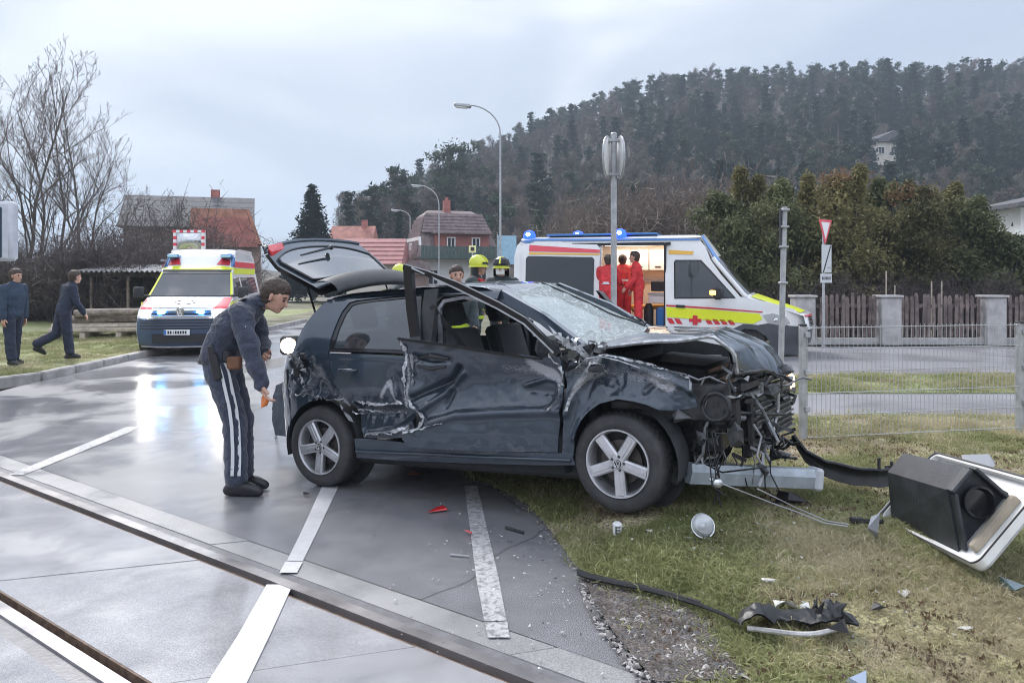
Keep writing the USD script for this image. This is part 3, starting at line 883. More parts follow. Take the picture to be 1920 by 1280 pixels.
# ---------------------------------------------------------------- near trees and shrubs
BT = []
for k, (hh, r0, sd) in enumerate(((8.4, 0.085, 3), (7.9, 0.075, 14), (7.2, 0.07, 25))):
    c = proto(f'tall_bare_{"abc"[k]}')
    t_, l_ = branch_tree(sd, hh, r0, 4, kids=(13, 7, 4, 3), spread=0.60, first=0.18, twig=0.006, up=0.40, ratio=0.42, lean=0.03 * (k - 1))
    part(c, 'trunk', t_, BARK, smooth=True); part(c, 'crown', l_, TWIG, smooth=False); BT.append(c)
tl = ['leafless tree at the left picture edge behind the grey board', 'leafless tree with its trunk just right of the grey board', 'tall leafless tree, third from the left picture edge', 'leafless tree with long upright limbs, left of the tree group\'s middle', 'leafless tree with a straight trunk right of the group\'s middle', 'slim leafless tree at the right end of the tall group', 'leafless sapling leaning over the left end of the farmhouse roof', 'short spreading leafless tree before the left half of the farmhouse roof', 'short leafless tree before the orange-tiled wing of the farmhouse']
for i, (px, d, k, s, rz) in enumerate(((-14, 27, 1, .95, .4), (34, 29, 0, 1.0, 1.1), (66, 31, 1, 1.02, 2.2), (122, 30, 0, .93, 3.5), (146, 28.5, 2, 1.05, 4.6), (186, 31, 1, .80, 5.2), (232, 33, 2, .66, .2), (296, 37, 0, .56, 2.9), (352, 38, 1, .58, .9))):
    q = P(px, 520, d); q[2] = 0.3
    copy(BT[k], 'bare_tree', tl[i], 'tree', q, rz, None, s)


def bush(seed, lobes, n, size, stems=5, hollow=0.3):
    rg = np.random.default_rng(seed)
    lobes = np.array(lobes, float)
    cs, rs = lobes[:, :3], lobes[:, 3:]
    st = [tube([(rg.normal() * .1, rg.normal() * .1, 0), (c * [.5, .5, .55]) + rg.normal(size=3) * .08, c], [.05, .035, .012], 5, cap=False) for c in cs]
    return cat(st), leaves(cs, rs, n, size, rg, hollow)


def twiggy(seed, w, hgt, n):
    """Leafless shrub: many thin upright twigs."""
    rg = np.random.default_rng(seed)
    ms = []
    for i in range(n):
        b = np.array([rg.normal() * w * .3, rg.normal() * w * .25, 0])
        d = np.array([rg.normal() * .45, rg.normal() * .45, 1.0]); d /= np.linalg.norm(d)
        L = hgt * (0.5 + 0.55 * rg.random())
        p1 = b + d * L * .5 + rg.normal(size=3) * .08; p2 = p1 + (d + rg.normal(size=3) * .3) * L * .5
        ms.append(tube([b, p1, p2], [.016, .010, .004], 3, cap=False))
        for j in range(5):
            t = .3 + .7 * rg.random()
            q = b + (p2 - b) * t
            e = q + (d * .6 + rg.normal(size=3) * .6) * hgt * .22
            ms.append(tube([q, (q + e) / 2 + rg.normal(size=3) * .03, e], [.008, .006, .003], 3, cap=False))
    return cat(ms)


SC = []
for k in range(3):
    c = proto(f'scrub_{"abc"[k]}')
    tw = twiggy(40 + k, 1.3, 2.6, 85)
    rg = np.random.default_rng(60 + k)
    fp = tw.vertices[rg.integers(0, len(tw.vertices), 2600)]
    part(c, 'stem', tw, SCRUB, smooth=False)
    part(c, 'twigs', leaf_faces(fp + rg.normal(size=fp.shape) * .10, 0.34, rg, 1.2, 0.05), SCRUB, smooth=False)
    SC.append(c)
rg = np.random.default_rng(5)
spots = []
for i in range(26):
    px = -20 + 415 * (i + rg.random() * .6) / 26
    d = 24.5 + 4 * rg.random()
    spots.append((px, d))
for px, d in spots:
    q = P(px, 520, d); q[2] = 0.25
    copy(SC[int(rg.integers(0, 3))], 'bare_shrub', 'tangled leafless brown shrub in the thicket behind the left lawn', 'shrub', q, rg.random() * 6.28, 'leafless shrubs of the left thicket', .72 + .34 * rg.random())
for i, (px, d, s) in enumerate(((292, 34, 1.45), (330, 35, 1.7), (372, 34, 1.2), (258, 33, 1.3), (418, 38, 1.25))):
    q = P(px, 520, d); q[2] = 0.1
    copy(SC[i % 3], 'bare_shrub', ['tall leafless bush before the left end of the farmhouse', 'tallest leafless bush before the grey farmhouse roof', 'leafless bush directly behind the traffic mirror', 'leafless bush left of the farmhouse wall', 'rounded leafless bush before the orange-tiled wing'][i], 'shrub', q, i * 1.3, None, s)

# lone spruce
c = thing('spruce_tree', 'lone blue-green spruce rising behind the open boot lid', 'tree', [*P(586, 520, 66)[:2], 0])
t_, l_ = spruce(77, 9.4, 3.0, 26, 11, 0.30, 1.0)
part(c, 'trunk', t_, PINE_BARK); part(c, 'crown', l_, SPRUCE_GREEN, smooth=False)
c = thing('spruce_tree', 'slim dark conifer just left of the white house', 'tree', [*P(748, 520, 74)[:2], 0])
t_, l_ = spruce(78, 8.0, 1.0, 22, 8, 0.30, 1.0)
part(c, 'trunk', t_, PINE_BARK); part(c, 'crown', l_, SPRUCE_GREEN, smooth=False)
c = thing('pine_tree', 'flat-topped pine standing above the slim dark conifer', 'tree', [*P(742, 520, 92)[:2], 0.0])
t_, l_ = pine(79, 14.0, 2.2, 0.35, 1500, .6)
part(c, 'trunk', t_, PINE_BARK); part(c, 'crown', l_, PINE_GREEN, smooth=False)
c = thing('pine_tree', 'broad flat-topped pine on the skyline left of the tall street lamp', 'tree', [*P(838, 520, 105)[:2], 4.0])
t_, l_ = pine(81, 15.0, 4.2, 0.42, 2600, .55)
part(c, 'trunk', t_, PINE_BARK); part(c, 'crown', l_, PINE_GREEN, smooth=False)
c = thing('spruce_tree', 'pale green young spruce between lamp post and blue flashing lights', 'tree', [*P(1010, 520, 72)[:2], 0])
t_, l_ = spruce(80, 7.8, 1.9, 18, 8, 0.34, .9)
part(c, 'trunk', t_, PINE_BARK); part(c, 'crown', l_, PINE_GREEN, smooth=False)

# the evergreen hedge behind the paling fence: each bush by itself
hb = [(1358, 23.5, 3.9, 1.0), (1405, 25, 4.75, 1.05), (1470, 23.5, 4.3, 1.05), (1530, 25, 4.55, 1.0), (1590, 23.8, 4.65, 1.1), (1655, 25, 4.45, 1.05), (1712, 23.8, 4.2, 1.05), (1772, 25, 4.25, 1.1), (1820, 24, 3.8, .8), (1870, 23.5, 2.7, .9), (1918, 24.5, 2.6, .9), (1975, 24, 2.7, 1.0)]
hl = ['dark evergreen bush at the left end of the tall hedge', 'tall dark evergreen bush, second from the hedge\'s left end', 'evergreen bush straight behind the bare leaning pole', 'olive evergreen bush between the bare pole and the yield sign', 'evergreen bush topped with russet leaves behind the yield sign', 'evergreen bush behind the left half of the paling fence bay', 'evergreen bush above the first concrete fence pillar', 'broad olive bush left of the second fence pillar', 'narrow evergreen bush at the right end of the tall hedge', 'low green bush beyond the tall hedge, behind the right fence pillar', 'low green bush near the right picture edge behind the fence', 'low green bush cut off by the right picture edge']
for i, (px, d, hh, r) in enumerate(hb):
    rg = np.random.default_rng(200 + i)
    q = P(px, 520, d); q[2] = 0
    c = thing('evergreen_bush', hl[i], 'bush', q)
    lobes = []
    for k in range(15):
        z = hh * (0.08 + 0.86 * (k + rg.random()) / 15)
        w = r * 1.32 * (1.05 - 0.50 * (z / hh) ** 2.6)
        a = rg.random() * 6.28
        lobes.append((np.cos(a) * w * .55, np.sin(a) * w * .55, z, w * .62 * (.75 + .5 * rg.random()), w * .62, .42 * (.8 + .6 * rg.random())))
    for k in range(5):
        a = rg.random() * 6.28
        lobes.append((np.cos(a) * r * .3, np.sin(a) * r * .3, hh * (.93 + .1 * rg.random()), .22, .22, .35))
    t_, l_ = bush(300 + i, lobes, 15000, 0.12, hollow=0.3)
    part(c, 'stem', t_, BARK)
    part(c, 'foliage', l_, HEDGE_OLIVE if i in (1, 3, 4, 6, 7) else HEDGE_GREEN, smooth=False)
    if i in (4, 6):
        for k in range(9 if i == 4 else 5):
            part(c, 'russet_twigs', leaves([(rg.normal() * .5, rg.normal() * .4, hh + rg.normal() * .1)], [(.3, .3, .28)], 75, .09, rg), RUSSET, smooth=False, kind='stuff')
# shaded bare understorey in front of the hedge
for i in range(9):
    rg = np.random.default_rng(400 + i)
    q = P(1500 + i * 50, 520, 22.0 + .4 * rg.random()); q[2] = 0
    copy(SC[i % 3], 'bare_shrub', 'low leafless twigs between the paling fence and the hedge', 'shrub', q, i * 1.1, 'leafless twigs under the hedge', .62)
PS = proto('pale_scrub_kind')
tw = twiggy(47, 1.6, 2.6, 130)
rg = np.random.default_rng(67)
fp = tw.vertices[rg.integers(0, len(tw.vertices), 3200)]
part(PS, 'stem', tw, PALE_SCRUB, smooth=False); part(PS, 'twigs', leaf_faces(fp + rg.normal(size=fp.shape) * .12, 0.36, rg, 1.2, 0.06), PALE_SCRUB, smooth=False)
for i in range(15):
    q = P(1120 + i * 20, 520, 44 + 6 * rg.random()); q[2] = 0
    copy(PS, 'bare_shrub', 'pale leafless shrub on the slope behind the ambulance roof', 'shrub', q, i * 1.7, 'pale leafless shrubs behind the ambulance', 1.7 + .7 * rg.random() + (.3 if i > 6 else 0))

# trees behind the photographer, seen only as dark reflections in the windows and the wet paint
rg = np.random.default_rng(31)
pr, items = [], []
for kind, v, cr in (('spruce', 0, SPRUCE_GREEN), ('pine', 1, PINE_GREEN), ('bare', 0, TWIG_FAR)):
    for n_, mt in (('trunk', PINE_BARK), ('crown', cr)):
        g_ = stage.GetPrimAtPath(f'{HT[kind, v]}/{n_}')
        pr.append((trimesh.Trimesh(np.array(g_.GetAttribute('points').Get()), np.array(g_.GetAttribute('faceVertexIndices').Get()).reshape(-1, 3), process=False), mt))
        items += [(len(pr) - 1, x + 1.5 * math.sin(k * 3.1 + len(pr) // 2 * 2), -58 - 6 * ((k * 7 + len(pr) // 2) % 3), 0, k * 1.7, .62 + .22 * math.sin(k * 1.3 + v)) for k, x in enumerate(np.arange(-55, 70, 3.6))]
scatter('tree_belt', pr, items, label='belt of dark trees behind the photographer mirrored in the windows', catg='trees')
# ================================================================ the wrecked hatchback
def _rz(a):
    c, s = math.cos(a), math.sin(a)
    return np.array([[c, -s, 0], [s, c, 0], [0, 0, 1]])


def _ry(a):
    c, s = math.cos(a), math.sin(a)
    return np.array([[c, 0, s], [0, 1, 0], [-s, 0, c]])


GR = _rz(math.radians(-29.5)) @ _ry(-math.radians(3.3))
GO = np.array([-1.55, 6.35, 0.0])
GC = GR.T @ (np.array([0, 0, CAMZ]) - GO)
GM4 = np.eye(4); GM4[:3, :3] = GR; GM4[:3, 3] = GO


def _ray(px, py):
    return GR.T @ np.array([(px - CX) / F, 1, -(py - HY) / F])


def L(px, py, y):
    """Point of the car's own space on its plane y, measured off the photograph."""
    d = _ray(px, py)
    return GC + d * (y - GC[1]) / d[1]


YZ = ([.15, .2, .3, .5, .8, 1.0, 1.1, 1.2, 1.35, 1.5, 1.58, 1.75], [.055, .035, .012, 0, 0, .012, .03, .075, .155, .25, .33, .42])


def ybase(x, z):
    x, z = np.asarray(x, float), np.asarray(z, float)
    y = np.interp(z, *YZ)
    y = y + 0.42 * np.clip((-0.18 - x) / 0.55, 0, 1.3) ** 2.1 + 0.35 * np.clip((x - 2.85) / 0.65, 0, 1.2) ** 2
    return y


def S(pts, extra=0.0):
    """Pixels on the near flank -> (x, z)."""
    out = []
    for px, py in pts:
        y = 0.0
        for _ in range(6):
            q = L(px, py, y + extra)
            y = float(ybase(q[0], q[2]))
        out.append((q[0], q[2]))
    return out


def segd(x, z, pts):
    """Distance of (x, z) to a polyline given in pixels."""
    q = LineString(S(pts)) if len(pts) > 1 else Point(S(pts)[0])
    return shapely.distance(shapely.points(x, z), q)


def crumple(x, z, amp, scale, seed, sharp=True):
    p = np.stack([x * scale, z * scale, np.full_like(x, seed * 3.7)], -1)
    n = meshkit.fbm(p, 4, seed)
    return amp * (1 - np.abs(2 * n - 1) * 2) if sharp else amp * (n - 0.5)


# paint with a scratch mask carried by the mesh
def car_paint(name, col, scratch=(0.38, 0.385, 0.41)):
    path = f'/World/Looks/{name}'
    usdkit.material(stage, path, {
        'a': ('attribute', {'attribute': 'scratch'}), 'tc': ('texture_coordinate', {}),
        'mp': ('mapping', {'scale': (6, 6, 22)}), 'n': ('noise_texture', {'scale': 9, 'detail': 8.0, 'roughness': 0.75, 'distortion': 0.6}),
        'sm': ('math', {'math_type': 'add'}), 'rs': ('map_range', {'from_min': 0.98, 'from_max': 1.14, 'to_min': 0, 'to_max': 1, 'clamp': True}),
        'd': ('noise_texture', {'scale': 3.5, 'detail': 7.0, 'roughness': 0.7}), 'dr': ('map_range', {'from_min': 0.52, 'from_max': 0.8, 'to_min': 0, 'to_max': 0.3, 'clamp': True}),
        'm1': ('mix', {'color1': col, 'color2': (0.13, 0.125, 0.125)}), 'm2': ('mix', {'color2': scratch}),
        'ro': ('map_range', {'from_min': 0, 'from_max': 1, 'to_min': 0.26, 'to_max': 0.6}), 'co': ('map_range', {'from_min': 0, 'from_max': 1, 'to_min': 1, 'to_max': 0.1}),
        'bn': ('noise_texture', {'scale': 130, 'detail': 2.0}), 'b': ('bump', {'strength': 0.04, 'distance': 0.004}),
        'p': ('principled_bsdf', {'metallic': 0.35, 'specular_ior_level': 0.5, 'coat_roughness': 0.05})},
        [('tc.object', 'mp.vector'), ('mp.vector', 'n.vector'), ('a.fac', 'sm.value1'), ('n.fac', 'sm.value2'), ('sm.value', 'rs.value'), ('tc.object', 'd.vector'), ('d.fac', 'dr.value'),
         ('dr.result', 'm1.fac'), ('m1.color', 'm2.color1'), ('rs.result', 'm2.fac'), ('m2.color', 'p.base_color'), ('rs.result', 'ro.value'), ('ro.result', 'p.roughness'),
         ('rs.result', 'co.value'), ('co.result', 'p.coat_weight'), ('tc.object', 'bn.vector'), ('bn.fac', 'b.height'), ('b.normal', 'p.normal')], surface='p.BSDF')
    return path


GPAINT = car_paint('dark_blue_grey_paint', (0.027, 0.040, 0.057))
BLACKP = mat('black_plastic', (0.018, 0.018, 0.02), 0.42, vary=0.3, scale=12, bump=0.2, bscale=60)
BLACKG = mat('gloss_black', (0.012, 0.012, 0.014), 0.12)
RUBBER = mat('tyre_rubber', (0.035, 0.034, 0.036), 0.62, vary=0.3, scale=9, bump=0.35, bscale=50)
ALLOY = mat('silver_alloy', (0.56, 0.56, 0.58), 0.3, 0.75, vary=0.14, scale=10)
DARKMET = mat('dark_engine_metal', (0.06, 0.06, 0.063), 0.4, 0.5, vary=0.5, scale=14, bump=0.3)
MIDMET = mat('grey_cast_metal', (0.22, 0.225, 0.24), 0.4, 0.6, vary=0.35, scale=12, bump=0.3)
TORN = mat('torn_bare_metal', (0.42, 0.43, 0.45), 0.32, 0.6, vary=0.35, scale=22, bump=0.3)
SEAT = mat('dark_seat_fabric', (0.045, 0.047, 0.052), 0.9, vary=0.2, scale=30, sheen=0.3)
INNER = mat('dark_interior', (0.03, 0.031, 0.034), 0.7, vary=0.2, scale=9)
REDLENS = mat('red_lens', (0.55, 0.02, 0.025), 0.12, coat=0.8)
SIDEGLASS = pane('tinted_side_glass', (0.16, 0.2, 0.21), 0.72)
CLEARGLASS = pane('clear_side_glass', (0.55, 0.62, 0.62), 0.05)
HATCHGLASS = pane('rear_window_glass', (0.06, 0.08, 0.1), 0.9, refl=0.34)
DISC = mat('brake_disc', (0.10, 0.09, 0.085), 0.45, 0.7, vary=0.3)
CLEARPL = mat('clear_plastic', (0.85, 0.88, 0.9), 0.08, spec=0.7, trans=0.6)
SILVERREF = mat('silver_reflector', (0.72, 0.73, 0.75), 0.12, 0.85, vary=0.2, scale=30)
# shattered laminated windscreen: pale cracks over half-clear glass
usdkit.material(stage, '/World/Looks/cracked_windscreen', {
    'tc': ('texture_coordinate', {}), 'v': ('voronoi_texture', {'feature': 'distance_to_edge', 'scale': 17.0}), 'v2': ('voronoi_texture', {'feature': 'distance_to_edge', 'scale': 55.0}),
    'c1': ('map_range', {'from_min': 0.0, 'from_max': 0.035, 'to_min': 0.9, 'to_max': 0.0, 'clamp': True}), 'c2': ('map_range', {'from_min': 0.0, 'from_max': 0.09, 'to_min': 0.7, 'to_max': 0.0, 'clamp': True}),
    'n': ('noise_texture', {'scale': 2.6, 'detail': 5.0, 'roughness': 0.65}), 'nm': ('map_range', {'from_min': 0.38, 'from_max': 0.64, 'to_min': 0.12, 'to_max': 0.85, 'clamp': True}),
    'm2': ('math', {'math_type': 'multiply'}), 'mx': ('math', {'math_type': 'maximum'}), 'ad': ('math', {'math_type': 'multiply_add', 'value2': 0.6, 'value3': 0.42, 'use_clamp': True}),
    'bn': ('noise_texture', {'scale': 5.0, 'detail': 5.0}), 'b': ('bump', {'strength': 0.5, 'distance': 0.03}),
    't': ('transparent_bsdf', {'color': (0.5, 0.56, 0.56)}), 'g': ('principled_bsdf', {'base_color': (0.62, 0.69, 0.69), 'roughness': 0.22, 'specular_ior_level': 0.8}), 'mix': ('mix_closure', {})},
    [('tc.object', 'v.vector'), ('tc.object', 'v2.vector'), ('tc.object', 'n.vector'), ('v.distance', 'c1.value'), ('v2.distance', 'c2.value'), ('n.fac', 'nm.value'), ('c2.result', 'm2.value1'), ('nm.result', 'm2.value2'),
     ('c1.result', 'mx.value1'), ('m2.value', 'mx.value2'), ('mx.value', 'ad.value1'), ('ad.value', 'mix.fac'), ('t.BSDF', 'mix.closure1'), ('g.BSDF', 'mix.closure2'), ('tc.object', 'bn.vector'), ('bn.fac', 'b.height'), ('b.normal', 'g.normal')], surface='mix.closure')
WSCREEN = '/World/Looks/cracked_windscreen'

golf = thing('wrecked_car', 'crumpled dark blue-grey hatchback with raised boot lid, smashed front and bent doors', 'car', matrix=GM4)


def sheet(name, px_poly, yfun, scratch=None, res=0.022, thick=0.02, m=GPAINT, label=None, holes=(), parent=None, extra=0.0):
    poly = Polygon(S(px_poly, extra), [S(h) for h in holes])
    me = panel(poly, yfun, res, thick)
    v = me.vertices
    sc = np.zeros(len(v)) if scratch is None else scratch(v[:, 0], v[:, 2])
    return part(parent or golf, name, me, m, scratch=sc if m == GPAINT else None, label=label), me


# ---- rear quarter with C-pillar and roof side rail
def yq(x, z):
    y = ybase(x, z)
    d = segd(x, z, [(560, 700), (600, 735), (640, 742)])
    y = y + 0.06 * np.exp(-(d / 0.12) ** 2)
    k = np.exp(-(segd(x, z, [(558, 690), (585, 725), (615, 735)]) / 0.14) ** 2)
    return y + k * crumple(x, z, 0.032, 9, 2) - 0.012 * np.exp(-(segd(x, z, [(545, 667), (610, 666), (640, 668)]) / 0.02) ** 2)


def sq(x, z):
    return 0.52 * np.exp(-(segd(x, z, [(566, 735), (580, 705), (597, 690), (608, 735), (640, 745)]) / 0.10) ** 2) + 0.45 * np.exp(-(segd(x, z, [(645, 750), (668, 790), (680, 815)]) / 0.05) ** 2)


quarter_px = [(546, 668), (556, 640), (567, 616), (586, 590), (604, 571), (628, 557), (660, 550), (700, 546), (760, 542), (830, 538), (900, 537), (940, 542),
              (932, 560), (880, 552), (830, 551), (757, 554), (705, 559), (668, 563), (655, 567), (641, 584), (627, 615), (617, 645), (616, 662), (618, 690), (628, 722), (641, 748), (650, 762), (640, 757), (622, 751),
              (600, 749), (577, 753), (560, 766), (551, 780), (545, 790), (538, 760), (533, 715), (536, 690)]
sheet('rear_quarter_panel', quarter_px, yq, sq, 0.02)
# dark recess strip of the C-pillar next to the rear door glass
def yb(x, z):
    y = ybase(x, z) + 0.006
    return y
# ---- rear bumper corner
def yrb(x, z):
    return ybase(x, z) - 0.012 + crumple(x, z, 0.012, 8, 5)
sheet('rear_bumper', [(511, 752), (518, 722), (527, 697), (537, 692), (541, 735), (546, 788), (543, 815), (540, 838), (529, 838), (517, 815), (511, 785)], yrb, lambda x, z: 0.5 * np.exp(-(segd(x, z, [(530, 700), (538, 745)]) / 0.04) ** 2), 0.02, m=GPAINT)
part(golf, 'rear_bumper_cover', grid(9, 14, lambda u, v: np.stack([-0.56 - 0.16 * np.sin(np.pi * v) ** .6 + 0.05 * u, 0.2 + 1.36 * v, 0.28 + 0.42 * u], -1), True), GPAINT, smooth=True, scratch=np.zeros(126))
part(golf, 'rear_panel', box((-0.5, 0.88, .82), (.08, 1.25, .36), .02), INNER)
# crushed lamp housing and torn sheet at the near rear corner
rg = np.random.default_rng(12)


def torn(name, pts, w, seed, m=TORN, n=None, jit=0.02, parent=None):
    """Crumpled ribbon of torn sheet metal along 3-D points of the car."""
    rg = np.random.default_rng(seed)
    pts = np.array(pts, float)
    s = np.r_[0, np.cumsum(np.linalg.norm(np.diff(pts, axis=0), axis=1))]
    n = n or max(6, int(s[-1] / 0.018))
    q = np.linspace(0, s[-1], n)
    c = np.stack([np.interp(q, s, pts[:, i]) for i in range(3)], 1) + rg.normal(size=(n, 3)) * jit * [.7, .5, .7]
    a = rg.normal(size=(n, 3)); a[:, 1] *= 0.4
    for _ in range(2):
        a[1:-1] = (a[:-2] + a[1:-1] + a[2:]) / 3
    a /= np.linalg.norm(a, axis=1, keepdims=True)
    ww = w * (0.4 + 0.8 * rg.random(n))[:, None]
    v = np.vstack([c - a * ww / 2, c + a * ww / 2])
    i = np.arange(n - 1)
    f = np.vstack([np.c_[i, i + n, i + 1], np.c_[i + 1, i + n, i + n + 1]])
    return part(parent or golf, name, trimesh.Trimesh(v, f, process=False), m, smooth=40)


def SP(px, py, off=0.0):
    x, z = S([(px, py)])[0]
    return np.array([x, float(ybase(x, z)) + off, z])


lamp = part(golf, 'lamp_housing', cat([box(SP(556, 678, .05), (.10, .07, .13), .015), box(SP(566, 668, .03), (.07, .06, .06), .01), box(SP(549, 695, .06), (.06, .05, .12), .01)]), BLACKP, label='crushed empty tail lamp housing')
for k, (a, b, w) in enumerate((((548, 664), (560, 672), .03), ((550, 690), (556, 730), .035), ((560, 672), (572, 690), .03), ((566, 700), (578, 742), .03), ((556, 740), (590, 736), .03), ((544, 700), (547, 745), .025), ((590, 745), (640, 748), .018))):
    torn('torn_sheet', [SP(*a, -.015), SP((a[0] + b[0]) / 2 + 3, (a[1] + b[1]) / 2, -.03), SP(*b, -.012)], w, 70 + k, TORN if k % 2 else MIDMET)
for k in range(5):
    a = SP(546 + 6 * k, 668 + 5 * k, .0)
    part(golf, 'lamp_shard', trimesh.convex.convex_hull(a + rg.normal(size=(7, 3)) * [.022, .02, .03]), BLACKG if k % 2 else CLEARPL, smooth=False)

# ---- rear door
def yrd(x, z):
    y = ybase(x, z)
    y = y + 0.055 * np.exp(-(segd(x, z, [(660, 775), (760, 770)]) / 0.09) ** 2)
    y = y + 0.05 * np.exp(-(segd(x, z, [(742, 715), (765, 745)]) / 0.07) ** 2)
    y = y - 0.03 * np.exp(-(segd(x, z, [(735, 705), (742, 745)]) / 0.018) ** 2) - 0.02 * np.exp(-(segd(x, z, [(660, 752), (700, 756), (757, 757)]) / 0.014) ** 2)
    y = y - 0.03 * np.exp(-(segd(x, z, [(690, 812), (740, 806), (775, 790)]) / 0.02) ** 2)
    y = y - 0.010 * np.exp(-(segd(x, z, [(618, 668), (700, 668), (768, 672)]) / 0.022) ** 2)
    k = np.exp(-(segd(x, z, [(665, 770), (765, 780)]) / 0.11) ** 2)
    return y + k * crumple(x, z, 0.030, 7, 9)


def srd(x, z):
    return (0.68 * np.exp(-(segd(x, z, [(712, 745), (728, 715), (738, 748)]) / 0.032) ** 2) + 0.62 * np.exp(-(segd(x, z, [(672, 755), (700, 757), (757, 760)]) / 0.015) ** 2)
            + 0.6 * np.exp(-(segd(x, z, [(690, 812), (740, 808), (762, 802)]) / 0.022) ** 2) + 0.55 * np.exp(-(segd(x, z, [(650, 760), (668, 800)]) / 0.035) ** 2))


rear_door_px = [(618, 662), (700, 664), (770, 668), (773, 700), (771, 745), (774, 800), (766, 820), (720, 821), (682, 820), (680, 812), (668, 786), (657, 764), (644, 745), (630, 722), (620, 690)]
rd, _ = sheet('rear_door', rear_door_px, yrd, srd, 0.018)
# window frame of the rear door and its glass
wf_out = [(616, 660), (617, 644), (627, 614), (641, 583), (655, 566), (668, 562), (705, 558), (757, 553), (790, 552), (790, 664)]
wf_in = [(624, 652), (626, 643), (634, 617), (647, 588), (658, 573), (670, 569), (705, 564), (755, 559), (765, 559), (770, 656)]
sheet('window_frame', wf_out, lambda x, z: ybase(x, z) + 0.010, None, 0.03, 0.012, m=BLACKG, holes=(wf_in,), parent=rd)
sheet('side_window', [(621, 655), (624, 642), (632, 615), (645, 585), (657, 570), (670, 566), (705, 561), (756, 556), (770, 556), (775, 659)], lambda x, z: ybase(x, z) + 0.018, None, 0.05, 0.004, m=SIDEGLASS, parent=rd)
hx_, hz_ = S([(654, 694)])[0]
hd = tube([(hx_ - .085, .004, hz_ + .005), (hx_ - .06, -.035, hz_ + .006), (hx_ + .06, -.035, hz_ - .001), (hx_ + .085, .004, hz_ - .002)], [.012, .016, .016, .012], 8)
part(rd, 'door_handle', hd, GPAINT, scratch=np.zeros(len(hd.vertices)))
part(rd, 'window_seal', tube([SP(619, 657, -.006), SP(690, 659, -.006), SP(768, 662, -.006)], .009, 6), BLACKG)
# gash behind the torn door skin: dark hollow with bright edges
for k, (a, b, w, m_) in enumerate((((662, 752), (757, 756), .03, TORN), ((670, 766), (766, 772), .02, MIDMET), ((690, 814), (768, 803), .028, TORN), ((735, 808), (770, 796), .03, TORN), ((640, 757), (668, 792), .03, MIDMET), ((664, 773), (684, 774), .02, TORN), ((705, 760), (760, 768), .02, DARKMET))):
    torn('torn_sheet', [SP(*a, -.018), SP((a[0] + b[0]) / 2, (a[1] + b[1]) / 2 + 2, -.03), SP(*b, -.018)], w, 90 + k, m_, jit=.008, parent=rd)

# ---- front door: pushed in, its rear edge sprung out
def spring(x):
    return -0.10 * np.clip((2.15 - x) / 1.2, 0, 1.1) ** 1.3


def yfd(x, z):
    y = ybase(np.asarray(x), np.minimum(np.asarray(z), 1.02)) + spring(x)
    d = segd(x, z, [(840, 730), (960, 715), (1010, 720)])
    y = y + 0.085 * np.exp(-(d / 0.17) ** 2)
    y = y - 0.035 * np.exp(-(segd(x, z, [(815, 790), (860, 776), (950, 772), (1050, 771)]) / 0.03) ** 2)
    y = y + 0.055 * np.exp(-(segd(x, z, [(782, 745), (815, 728), (846, 714), (862, 690)]) / 0.022) ** 2)
    y = y - 0.04 * np.exp(-(segd(x, z, [(800, 765), (835, 738), (850, 718), (868, 700)]) / 0.022) ** 2)
    y = y + 0.03 * np.exp(-(segd(x, z, [(838, 760), (846, 735)]) / 0.016) ** 2)
    y = y - 0.03 * np.exp(-(segd(x, z, [(975, 724), (1015, 712), (1040, 716), (1046, 740), (1030, 765)]) / 0.014) ** 2)
    y = y + 0.02 * np.exp(-(segd(x, z, [(985, 735), (1030, 738)]) / 0.03) ** 2)
    y = y + 0.03 * np.exp(-(segd(x, z, [(790, 670), (845, 675)]) / 0.03) ** 2)
    k = np.exp(-(segd(x, z, [(785, 660), (790, 730), (790, 790)]) / 0.09) ** 2) + 0.4
    return y + k * crumple(x, z, 0.020, 4, 14) + .006 * crumple(x, z, 1.0, 13, 4) * np.exp(-(segd(x, z, [(800, 700), (900, 730), (1010, 735)]) / .15) ** 2)


def sfd(x, z):
    return (0.48 * np.exp(-(segd(x, z, [(985, 672), (1020, 700), (1046, 712), (1044, 752), (1015, 768)]) / 0.035) ** 2) + 0.5 * np.exp(-(segd(x, z, [(940, 690), (1030, 700)]) / 0.07) ** 2)
            + 0.62 * np.exp(-(segd(x, z, [(775, 650), (778, 700), (776, 760), (800, 790)]) / 0.025) ** 2) + 0.45 * np.exp(-(segd(x, z, [(840, 765), (850, 716)]) / 0.012) ** 2) + 0.52 * np.exp(-(segd(x, z, [(840, 838), (905, 842), (1000, 846)]) / 0.012) ** 2))


front_door_px = [(771, 629), (850, 643), (935, 660), (1013, 671), (1046, 666), (1052, 690), (1053, 722), (1049, 785), (1045, 848), (990, 846), (900, 843), (818, 838), (778, 832), (768, 818), (775, 806), (795, 800), (806, 788), (802, 775), (786, 765), (774, 757), (770, 735), (776, 705), (771, 668)]
fd, fdm = sheet('front_door', front_door_px, yfd, sfd, 0.014, extra=0.0)


def FD(px, py, off=0.0):
    x, z = S([(px, py)])[0]
    return np.array([x, float(yfd(np.array([x]), np.array([z]))[0]) + off, z])


